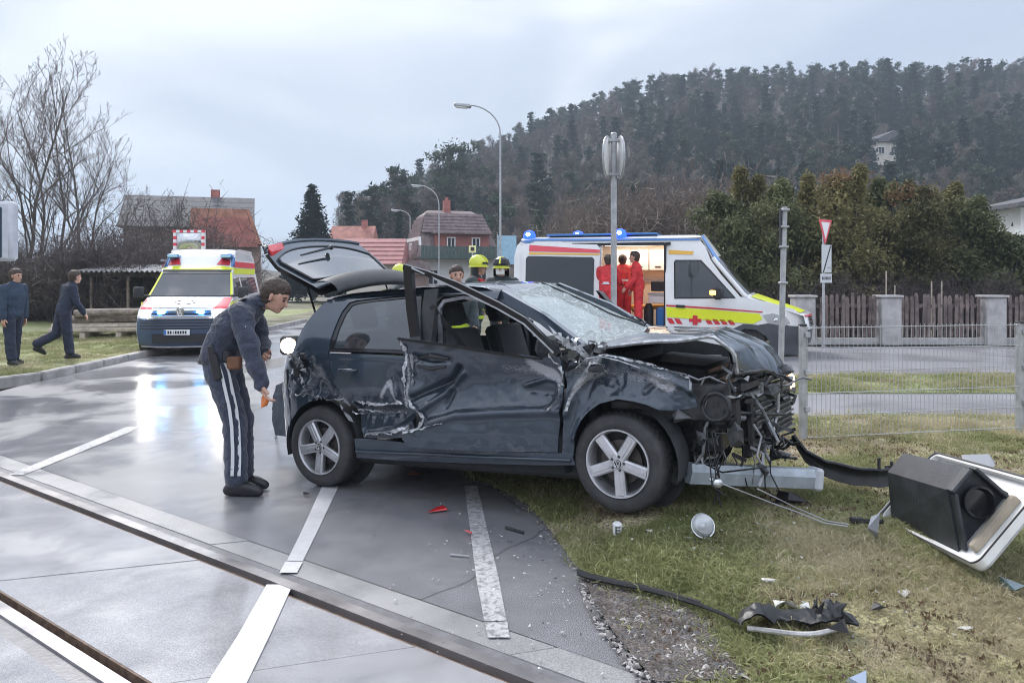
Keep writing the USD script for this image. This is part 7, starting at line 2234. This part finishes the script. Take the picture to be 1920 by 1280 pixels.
# glass crumbs and plastic bits sprayed from the impact
CRUMB = mat('glass_crumbs', (.45, .50, .52), .15, coat=.6)
it = []
while len(it) < 1500:
    x, y = rg.normal(1.05, .75), rg.normal(4.55, .65)
    if not (2.6 < y < 6.6):
        continue
    z = float(lawn_h(np.array([x]), np.array([y]))[0]) if lawn_poly.contains(Point(x, y)) else .004
    it.append((int(rg.integers(0, 3)), x, y, z + .012, rg.random() * 6.28, .004 + .011 * rg.random() ** 3))
scatter('crumbs', [(st_[0], CRUMB), (st_[1], BLACKP), (st_[2], PALE)], it, label='tiny glass and plastic crumbs sprayed around the front wheel', catg='crumbs')
# ================================================================ people
def ball(c, r):
    return m3.Manifold.sphere(float(r), 14).translate([float(x) for x in c])


def chain(*nodes):
    """Hull of neighbouring spheres; nodes are (point, radius)."""
    return [m3.Manifold.batch_hull([ball(a, ra), ball(b, rb)]) for (a, ra), (b, rb) in zip(nodes[:-1], nodes[1:])]


def union(ms, ref=.03, it=8, amp=0.0, scale=9.0, seed=0):
    m = m3.Manifold.batch_boolean(ms, m3.OpType.Add)
    m = m.refine_to_length(ref)
    t = tm(m); t = trimesh.Trimesh(t.vertices, t.faces, process=True)
    trimesh.smoothing.filter_taubin(t, lamb=0.5, nu=0.52, iterations=it)
    if amp:
        n = meshkit.fbm(t.vertices * scale * [1, 1, 1.8], 4, seed)
        t.vertices = t.vertices + t.vertex_normals * (amp * (1 - np.abs(2 * n - 1) * 2))[:, None]
    return t


def hand(w, d, palm_n, s=1.0, curl=.5, thumb=1):
    """Palm and five bent fingers from wrist w towards d; palm_n is the palm's outward side."""
    d = np.array(d, float); d /= np.linalg.norm(d)
    n = np.array(palm_n, float); n -= d * (n @ d); n /= np.linalg.norm(n)
    sd = np.cross(d, n) * thumb
    w = np.array(w, float)
    ms = chain((w, .026 * s), (w + d * .045 * s, .028 * s))
    kn = []
    for k, (o, l) in enumerate(((.030, .072), (.010, .080), (-.010, .075), (-.029, .060))):
        b = w + d * .088 * s + sd * o * s
        ms += chain((w + d * .02 * s + sd * o * .5 * s, .016 * s), (b, .0125 * s))
        q, dd = b, d
        for j, f in enumerate((.44, .32, .24)):
            a = curl * (.55 + .35 * j)
            dd = dd * math.cos(a) + n * math.sin(a)
            dd /= np.linalg.norm(dd)
            e = q + dd * l * f * s
            ms += chain((q, (.0105 - .001 * j) * s), (e, (.0095 - .001 * j) * s))
            q = e
    t0 = w + d * .025 * s + sd * .026 * s
    t1 = t0 + (d * .6 + sd * .7 + n * .3) * .038 * s
    t2 = t1 + (d * .85 + sd * .25 + n * .35) * .034 * s
    ms += chain((t0, .016 * s), (t1, .0125 * s), (t2, .010 * s))
    return ms


SKIN = mat('skin', (.52, .30, .22), .5, vary=.12, scale=30)
HAIRB = mat('dark_brown_hair', (.05, .032, .024), .6, vary=.5, scale=60, bump=.6, bscale=120)
NAVY = mat('navy_uniform_cloth', (.028, .038, .068), .8, vary=.25, scale=14, bump=.8, bscale=24, sheen=.3, bdist=.03)
NAVYJ = mat('navy_jacket_cloth', (.024, .032, .058), .7, vary=.25, scale=11, bump=.8, bscale=20, sheen=.25, bdist=.03)
FIREC = mat('dark_turnout_cloth', (.018, .03, .034), .8, vary=.25, scale=12, sheen=.2)
MEDRED = mat('red_medic_cloth', (.62, .028, .036), .65, vary=.25, scale=9, bump=.8, bscale=20, bdist=.03)
HIVIS = mat('reflective_yellow_green', (.55, .75, .05), .4)
SILVERT = mat('reflective_silver', (.62, .64, .66), .35)
HELMET = mat('yellow_helmet', (.62, .66, .05), .25, coat=.6, vary=.1)
SHOE = mat('black_shoe', (.014, .014, .016), .35, vary=.3)
LEATHER = mat('brown_leather', (.16, .07, .035), .5, vary=.3)
LEATHERB = mat('black_leather', (.018, .018, .02), .42)
EYE = mat('eye_dark', (.03, .02, .02), .2)
BLUEJ = mat('muted_blue_cloth', (.028, .048, .085), .8, vary=.2, bump=.8, bscale=20, bdist=.03)
DNAVY = mat('dark_navy_cloth', (.016, .022, .045), .8, vary=.25, bump=.8, bscale=20, bdist=.03)


def head_parts(hc, f, up, s=1.0):
    """Head hulls: skull, jaw, nose, ears. f: facing direction."""
    f = np.array(f, float); f /= np.linalg.norm(f)
    up = np.array(up, float); up -= f * (up @ f); up /= np.linalg.norm(up)
    r = np.cross(f, up); hc = np.array(hc, float)
    ms = chain((hc + up * .025 * s - f * .018 * s, .088 * s), (hc + up * .02 * s + f * .02 * s, .080 * s))
    ms += [m3.Manifold.batch_hull([ball(hc + f * .035 * s - up * .01 * s, .066 * s), ball(hc + f * .055 * s - up * .085 * s, .032 * s), ball(hc - f * .01 * s - up * .06 * s, .055 * s)])]
    ms += chain((hc + f * .088 * s + up * .005 * s, .010 * s), (hc + f * .108 * s - up * .03 * s, .014 * s))
    for k in (-1, 1):
        ms += chain((hc + r * k * .084 * s + up * .01 * s, .017 * s), (hc + r * k * .082 * s - up * .025 * s, .012 * s))
    return ms, f, up, r


def person(name, label, J, catg='person', loc=(0, 0, 0), top_m=NAVYJ, leg_m=NAVY, hair=HAIRB, helmet=None, face=(1, 0, 0), hup=(0, 0, 1), ref=.035, group=None, jr=1.0, seed=1, stripes=None, hands=True, curl=.5, rz=0.0):
    t = thing(name, label, catg, loc, rz, group)
    g = {k: np.array(v, float) for k, v in J.items()}
    hm, f, up, r = head_parts(g['head'], face, hup)
    sk = hm + chain((g['neck'], .058), (g['head'] - up * .05, .055)) + chain((g['chest'], .10), (g['neck'], .06))
    sk += chain((g['pelvis'], .10), (g['chest'], .10))
    for q in 'ab':
        sk += chain((g['chest'], .07), (g['sh' + q], .05), (g['el' + q], .038), (g['wr' + q], .026))
        sk += chain((g['pelvis'], .08), (g['hip' + q], .075), (g['kn' + q], .05), (g['an' + q], .035))
        if hands:
            sk += hand(g['wr' + q], g['wr' + q] - g['el' + q], g.get('pn' + q, (g['pelvis'] - g['wr' + q]) * [1, 1, .2] + [1e-3, 0, 0]), 1.0, curl, 1 if q == 'a' else -1)
    part(t, 'body', union(sk, .016 if ref < .03 else .025, 6), SKIN, smooth=True)
    # clothes
    jk = [m3.Manifold.batch_hull([ball(g['pelvis'], .135 * jr), ball(g['pelvis'] + (g['hipa'] - g['hipb']) * .35, .115 * jr), ball(g['pelvis'] - (g['hipa'] - g['hipb']) * .35, .115 * jr),
                                  ball(g['chest'] + (g['sha'] - g['shb']) * .22, .125 * jr), ball(g['chest'] - (g['sha'] - g['shb']) * .22, .125 * jr)]),
          m3.Manifold.batch_hull([ball(g['chest'] + (g['sha'] - g['shb']) * .22, .125 * jr), ball(g['chest'] - (g['sha'] - g['shb']) * .22, .125 * jr), ball(g['sha'] * .85 + g['shb'] * .15, .075 * jr), ball(g['shb'] * .85 + g['sha'] * .15, .075 * jr), ball(g['neck'], .072)])]
    for q in 'ab':
        w = g['wr' + q] - (g['wr' + q] - g['el' + q]) * .06
        jk += chain((g['sh' + q], .080 * jr), (g['el' + q], .060 * jr), (w, .046 * jr))
    part(t, 'jacket', union(jk, ref, 8, .020 if ref < .03 else .015, 6.0, seed), top_m, smooth=True)
    tr = [m3.Manifold.batch_hull([ball(g['pelvis'], .125), ball(g['hipa'], .105), ball(g['hipb'], .105)])]
    for q in 'ab':
        w = g['an' + q]
        tr += chain((g['hip' + q], .105), (g['kn' + q], .084), (w + [0, 0, .06], .078))
    tro = union(tr, ref, 6, .014, 6, seed + 5)
    part(t, 'trousers', tro, leg_m, smooth=True)
    for q in 'ab':
        a, to = g['an' + q], g['to' + q]
        dn = np.array([0, 0, -1.0])
        h_ = a + (a - to) * .35 * [1, 1, 0]
        sh = [m3.Manifold.batch_hull([ball(a + [0, 0, .02], .052), ball([h_[0], h_[1], a[2] - .035], .042)])] + [m3.Manifold.batch_hull([ball([h_[0], h_[1], a[2] - .04], .042), ball([to[0], to[1], to[2]], .036), ball(a, .045), ball(a * .4 + to * .6 + [0, 0, .008], .045)])]
        part(t, 'shoe', union(sh, .02, 5), SHOE, smooth=True)
    hc = g['head']
    if helmet:
        hl = [m3.Manifold.batch_hull([ball(hc + up * .045, .125), ball(hc + up * .07 - f * .03, .12)])]
        hh_ = union(hl, .03, 4)
        o = ((hh_.vertices - hc) @ up)
        hh_.update_faces((o[hh_.faces].mean(1) > .005)); hh_.remove_unreferenced_vertices()
        hp = part(t, 'helmet', hh_, helmet, smooth=True)
        a = np.linspace(0, 2 * np.pi, 25)
        part(hp, 'helmet_rim', tube([hc + up * .008 + .128 * (np.cos(q) * f * 1.1 + np.sin(q) * r) for q in a], .012, 6, cap=False), helmet)
        part(hp, 'helmet_crest', tube([hc + up * .04 + .135 * (np.cos(q) * f + np.sin(q) * up) for q in np.linspace(.2, np.pi - .2, 12)], .014, 6), helmet)
        part(hp, 'visor', grid(4, 12, lambda u, v: hc + (up * (.045 + .03 * u)[..., None]) + .134 * (np.cos((v - .5) * 1.9)[..., None] * f + np.sin((v - .5) * 1.9)[..., None] * r)), BLACKG, smooth=True)
        part(hp, 'neck_guard', grid(4, 12, lambda u, v: hc - up * (.12 * u)[..., None] + .122 * (-np.cos((v - .5) * 3.4)[..., None] * f + np.sin((v - .5) * 3.4)[..., None] * r)), BLACKG, smooth=True)
    elif hair:
        hr = [m3.Manifold.batch_hull([ball(hc + up * .045 - f * .035, .096), ball(hc + up * .066 + f * .012, .076), ball(hc - up * .035 - f * .05, .066)])]
        part(t, 'hair', union(hr, .012, 3, .010, 26, seed), hair, smooth=True)
    for k in (-1, 1):
        part(t, 'eye', trimesh.creation.icosphere(1, .012).apply_translation(hc + f * .086 + r * k * .032 + up * .005), EYE)
        part(t, 'eyebrow', tube([hc + f * .092 + r * k * .014 + up * .026, hc + f * .094 + r * k * .032 + up * .031, hc + f * .084 + r * k * .052 + up * .025], .005, 5), hair or HAIRB)
    part(t, 'mouth', tube([hc + f * .087 + r * .022 - up * .062, hc + f * .093 - up * .063, hc + f * .087 - r * .022 - up * .062], .005, 5), mat('lips', (.36, .14, .12), .5) if not stage.GetPrimAtPath('/World/Looks/lips') else '/World/Looks/lips')
    # reflective bands as rings round limbs and torso
    for (a, b, tt, rad, w_, m_) in (stripes or []):
        a, b = g[a], g[b]
        c_ = a + (b - a) * tt; ax = (b - a) / np.linalg.norm(b - a)
        u_ = np.cross(ax, [0.31, .9, .2]); u_ /= np.linalg.norm(u_); v_ = np.cross(ax, u_)
        q = np.linspace(0, 2 * np.pi, 21)
        rx, ry = rad if np.ndim(rad) else (rad, rad)
        if np.ndim(rad):
            sd_ = g['sha'] - g['shb']; sd_ -= ax * (sd_ @ ax); u_ = sd_ / np.linalg.norm(sd_); v_ = np.cross(ax, u_)
        v = np.vstack([c_ + ax * o + np.outer(np.cos(q), u_) * rx + np.outer(np.sin(q), v_) * ry for o in (-w_ / 2, w_ / 2)])
        i = np.arange(20)
        fc = np.vstack([np.c_[i, i + 1, i + 22], np.c_[i, i + 22, i + 21]])
        part(t, 'reflective_band', trimesh.Trimesh(v, fc, process=False), m_, smooth=True)
    return t, tro, g


def stand(h=1.78, sway=0.0, arms=((.02, 0), (.02, 0)), step=(0, 0), bendk=(0, 0), width=1.0):
    """Upright joints facing +x; arms: (forward swing, elbow bend) for the right (a) and left (b) arm in radians; step: leg swing."""
    k = h / 1.8
    J = dict(pelvis=(0, 0, .97 * k), chest=(.01 + sway, 0, 1.29 * k), neck=(.02 + sway * 1.4, 0, 1.50 * k), head=(.045 + sway * 1.7, 0, 1.655 * k))
    for q, sd in (('a', -1), ('b', 1)):
        i = 0 if q == 'a' else 1
        sh = np.array([.0 + sway, sd * .185 * width, 1.435 * k])
        sw, eb = arms[i]
        el = sh + np.array([math.sin(sw), sd * .12, -math.cos(sw)]) * .30 * k
        wr = el + np.array([math.sin(sw + eb), -sd * .10 * math.sin(eb) + sd * .03, -math.cos(sw + eb)]) * .26 * k
        hip = np.array([0, sd * .09, .93 * k])
        st, kb = step[i], bendk[i]
        kn = hip + np.array([math.sin(st), sd * .01, -math.cos(st)]) * .43 * k
        an = kn + np.array([math.sin(st - kb), 0, -math.cos(st - kb)]) * .42 * k
        to = an + np.array([.16 * math.cos(kb * .8), sd * .025, -.045 - .16 * math.sin(kb * .8)])
        J.update({'sh' + q: sh, 'el' + q: el, 'wr' + q: wr, 'hip' + q: hip, 'kn' + q: kn, 'an' + q: an, 'to' + q: to})
    dz = .04 - min(J['toa'][2], J['tob'][2])
    return {n: np.array(v, float) + [0, 0, dz] for n, v in J.items()}


# ---- the officer bending towards the wreck
ol = np.array([(452 - CX) / F * 6.18, 6.18, 0.0])
O_ = lambda px, py, d: P(px, py, d) - ol
J = dict(pelvis=O_(413, 668, 6.2), chest=O_(437, 612, 6.2), neck=O_(482, 566, 6.2), head=O_(517, 556, 6.18),
         sha=O_(452, 588, 6.02), ela=O_(470, 657, 5.95), wra=O_(491, 722, 5.92), shb=O_(470, 580, 6.42), elb=O_(490, 640, 6.48), wrb=O_(497, 664, 6.25),
         hipa=O_(409, 690, 6.10), kna=O_(440, 786, 6.12), ana=O_(443, 893, 6.12), toa=O_(481, 914, 6.10),
         hipb=O_(425, 688, 6.30), knb=O_(453, 780, 6.32), anb=O_(455, 882, 6.32), tob=O_(488, 900, 6.32), pna=(1, .3, 0), pnb=(.3, -1, -.2))
for q in 'ab':
    J['an' + q][2] = .082; J['to' + q] = J['an' + q] + np.array([.185, -.02, 0]); J['to' + q][2] = .038
off, otr, g = person('person', 'police officer in navy uniform with striped trousers bending towards the wreck\'s rear', J, loc=ol, face=(.9, -.12, -.42), hup=(.4, 0, 1), ref=.022, jr=1.02, seed=3, curl=.75)
# double white stripe down the outside of the trousers
def ribbon(offx, w, name):
    pts = []
    for px, py in ((414, 680), (421, 700), (431, 735), (438, 765), (443, 800), (444, 840), (443, 870), (441, 892)):
        o = ol * 0 + np.array([0, 0, CAMZ]) - ol
        d = np.array([(px + offx - CX) / F, 1, -(py - HY) / F])
        hit = otr.ray.intersects_location([o], [d], multiple_hits=True)[0]
        if len(hit):
            h_ = hit[np.argmin(np.linalg.norm(hit - o, axis=1))]
            pts.append(h_ - d / np.linalg.norm(d) * .006)
    pts = np.array(pts)
    for _ in range(3):
        pts[1:-1, 0] = (pts[:-2, 0] + 2 * pts[1:-1, 0] + pts[2:, 0]) / 4
        pts[1:-1, 1] = np.minimum(pts[1:-1, 1], (pts[:-2, 1] + pts[2:, 1]) / 2)
    s = np.array([w / 2, -.0, 0])
    v = np.vstack([pts - s, pts + s]); n = len(pts); i = np.arange(n - 1)
    part(off, name, trimesh.Trimesh(v, np.vstack([np.c_[i, i + n, i + 1], np.c_[i + 1, i + n, i + n + 1]]), process=False), SILVERT, smooth=True)
ribbon(-6, .026, 'trouser_stripe'); ribbon(7, .026, 'trouser_stripe')
wc = O_(414, 668, 6.2)
bt = np.array([-.25, 0, 1.0]); bt /= np.linalg.norm(bt); bu = np.cross(bt, [0, 1, 0])
for q, o_ in (('a', -.02), ('b', .0)):
    m_ = g['sh' + q] + (g['neck'] - g['sh' + q]) * .35 + np.array([-.02, 0, .075])
    part(off, 'epaulette', xf(box((0, 0, 0), (.055, .12, .012), .004), trimesh.transformations.translation_matrix(m_) @ rotm(-25, [0, 1, 0])), LEATHERB)
m_ = g['ela'] * .45 + g['sha'] * .55
part(off, 'sleeve_patch', box(m_ + np.array([.0, -.068, 0]), (.06, .012, .07), .004), SILVERT, smooth=False)
part(off, 'jacket_hem', tube([wc + np.array([.02, 0, .05]) + .158 * np.cos(a) * bu + .172 * np.sin(a) * np.array([0, 1, 0]) for a in np.linspace(0, 2 * np.pi, 29)], .014, 6, cap=False), NAVYJ)
part(off, 'belt', tube([wc + .150 * np.cos(a) * bu + .165 * np.sin(a) * np.array([0, 1, 0]) for a in np.linspace(0, 2 * np.pi, 29)], .026, 8, cap=False), LEATHERB)
part(off, 'holster', xf(cat([box((0, 0, 0), (.07, .05, .20), .018), box((.0, 0, .12), (.055, .045, .10), .012)]), trimesh.transformations.translation_matrix(O_(404, 688, 6.0)) @ rotm(-14, [0, 1, 0])), LEATHERB, smooth=40)
part(off, 'pouch', box(O_(440, 680, 6.0), (.11, .06, .10), .02), LEATHER, smooth=40)
part(off, 'pouch', box(O_(425, 668, 6.02), (.06, .05, .09), .015), LEATHERB, smooth=40)
part(off, 'collar', tube([g['neck'] + np.array([.03, 0, -.005]) + .075 * np.array([np.cos(a) * .8, np.sin(a), .35 * -np.cos(a)]) for a in np.linspace(0, 2 * np.pi, 21)], .018, 6, cap=False), NAVYJ)
for q in 'ab':
    w = g['wr' + q] - (g['wr' + q] - g['el' + q]) * .05; dd = (g['wr' + q] - g['el' + q]); dd /= np.linalg.norm(dd)
    part(off, 'cuff', rod(w - dd * .02, w + dd * .02, .052, .050, 14), NAVYJ)
hp = g['wra'] + (g['wra'] - g['ela']) / np.linalg.norm(g['wra'] - g['ela']) * .13
top('orange_light', trimesh.convex.convex_hull(hp + ol + np.random.default_rng(2).normal(size=(14, 3)) * [.022, .02, .028]), mat('orange_plastic', (.75, .22, .06), .35), 'small orange object in the officer\'s lowered right hand', 'object')  # plain orange object held in the hand, not a lamp
pc = P(512, 684, 6.2)
top('paper_sheet', grid(5, 5, lambda u, v: pc + np.stack([-.06 + .15 * u, -.03 + .02 * np.sin(3 * u) + .05 * v, -.035 + .075 * v + .02 * u], -1)), mat('white_paper', (.75, .73, .68), .6), 'white sheet of paper held out in the officer\'s left hand', 'paper', smooth=True)

# ---- two people at the left edge
q = G(24, 684, .1)
person('person', 'person in dark blue standing at the left picture edge on the lawn', stand(1.76, .02, step=(.09, -.09)), loc=(q[0], q[1], .10), rz=math.radians(-15), top_m=BLUEJ, leg_m=DNAVY, seed=11, hands=True)
q = G(119, 673, .1)
person('person', 'person in navy walking away on the lawn with one heel raised', stand(1.74, .10, arms=((.2, .4), (-.12, .3)), step=(.10, -.22), bendk=(.0, .75)), loc=(q[0], q[1], .10), rz=math.radians(48), seed=12, top_m=DNAVY, leg_m=DNAVY)

# ---- firefighters behind the wreck
FS = [('chest', 'pelvis', .55, (.205, .155), .05, HIVIS), ('chest', 'pelvis', .95, (.20, .165), .05, HIVIS), ('ela', 'wra', .35, .066, .04, HIVIS), ('elb', 'wrb', .35, .066, .04, HIVIS)]
for px, py, d, h, rzd, lab, kw in (
        (741, 495, 12.5, 1.88, 20, 'firefighter with yellow helmet half hidden behind the raised door frame', dict(helmet=HELMET)),
        (886, 474, 11.6, 1.92, -10, 'firefighter in yellow helmet and red shoulder straps behind the wreck\'s roof', dict(helmet=HELMET)),
        (942, 478, 12.2, 1.90, -100, 'firefighter with yellow-topped dark helmet and face mask left of the ambulance', dict(helmet=HELMET)),
        (854, 502, 10.6, 1.74, -75, 'bareheaded dark-haired person in a dark coat beside the helmeted firefighter', {})):
    zt = P(px, py, d)[2]
    base = zt - h * (1.03 if kw else .985)
    t, tr_, g_ = person('person', lab, stand(h, .03, arms=((.4, .8), (.2, .6))), loc=((px - CX) / F * d, d, max(0.0, min(.3, base))), rz=math.radians(rzd), top_m=FIREC, leg_m=FIREC, stripes=FS, jr=1.12, seed=int(px), **kw)
    if px == 886:
        for s in (-1, 1):
            part(t, 'shoulder_strap', tube([g_['neck'] + [-.13, s * .08, -.15], g_['neck'] + [-.06, s * .10, .02], g_['neck'] + [.08, s * .10, -.02], g_['neck'] + [.14, s * .08, -.2]], .026, 6), MEDRED)
    if px == 942:
        part(t, 'face_mask', xf(box((0, 0, 0), (.05, .13, .10), .03), trimesh.transformations.translation_matrix(g_['head'] + [.085, 0, -.05])), WHITEP, smooth=40)
        part(t, 'helmet_shell', lathe([(0, .17), (.06, .165), (.11, .13), (.138, .06), (.14, .03), (.13, .03)], 24, 'z', g_['head'] + [-.01, 0, .01]), BLACKG)

# ---- medics in red at and in the ambulance
for px, py, d, h, rzd, lab, zb in (
        (1139, 478, 17.75, 1.80, 65, 'medic in red leaning into the ambulance behind the sign pole', .42),
        (1169, 496, 18.5, 1.66, 100, 'medic in red inside the ambulance just right of the sign pole', .56),
        (1197, 488, 17.8, 1.72, 172, 'dark-haired medic in red overalls standing in the ambulance doorway', .56)):
    zt = P(px, py, d)[2]
    person('person', lab, stand(h, .03, arms=((.12, .25), (.25, .5)) if px > 1150 else ((.5, .9), (.3, .9))), loc=((px - CX) / F * d, d, zb), rz=math.radians(rzd), top_m=MEDRED, leg_m=MEDRED, seed=int(px),
           stripes=[('chest', 'pelvis', .5, (.19, .148), .05, SILVERT), ('ela', 'wra', .2, .062, .04, SILVERT), ('elb', 'wrb', .2, .062, .04, SILVERT), ('kna', 'ana', .4, .074, .05, SILVERT), ('knb', 'anb', .4, .074, .05, SILVERT)])

# glow behind the raised boot, source unknown; lamp and tripod are invented
d = 8.6
q = P(541, 648, d)
wl = thing('work_lamp', 'lamp glowing white between the officer and the wreck\'s rear', 'lamp', (q[0], d, 0))
part(wl, 'tripod', cat([rod((0, 0, q[2] - .1), (.28 * math.cos(a), .28 * math.sin(a), 0), .014, .012, 6) for a in (0.3, 2.4, 4.5)] + [rod((0, 0, q[2] - .35), (0, 0, q[2] - .08), .016, .016, 8)]), GALV)
part(wl, 'housing', box((0, .07, q[2]), (.21, .12, .21), .03), BLACKP, smooth=40)
part(wl, 'lens', lathe([(0, -.03), (.06, -.025), (.085, .0), (.085, .03), (0, .03)], 24, 'y', (0, -.02, q[2])), glow('work_lamp_glow', (1.0, .86, .62), 2.0), smooth=40)
# ================================================================ damp winter air
usdkit.material(stage, '/World/Looks/damp_air', {'v': ('principled_volume', {'color': (.74, .86, 1.0), 'density': 0.00075, 'anisotropy': 0.2})}, [], volume='v.volume')
top('haze', box((-300, 930, 74), (2600, 2000, 152)), '/World/Looks/damp_air', kind='stuff', smooth=False)
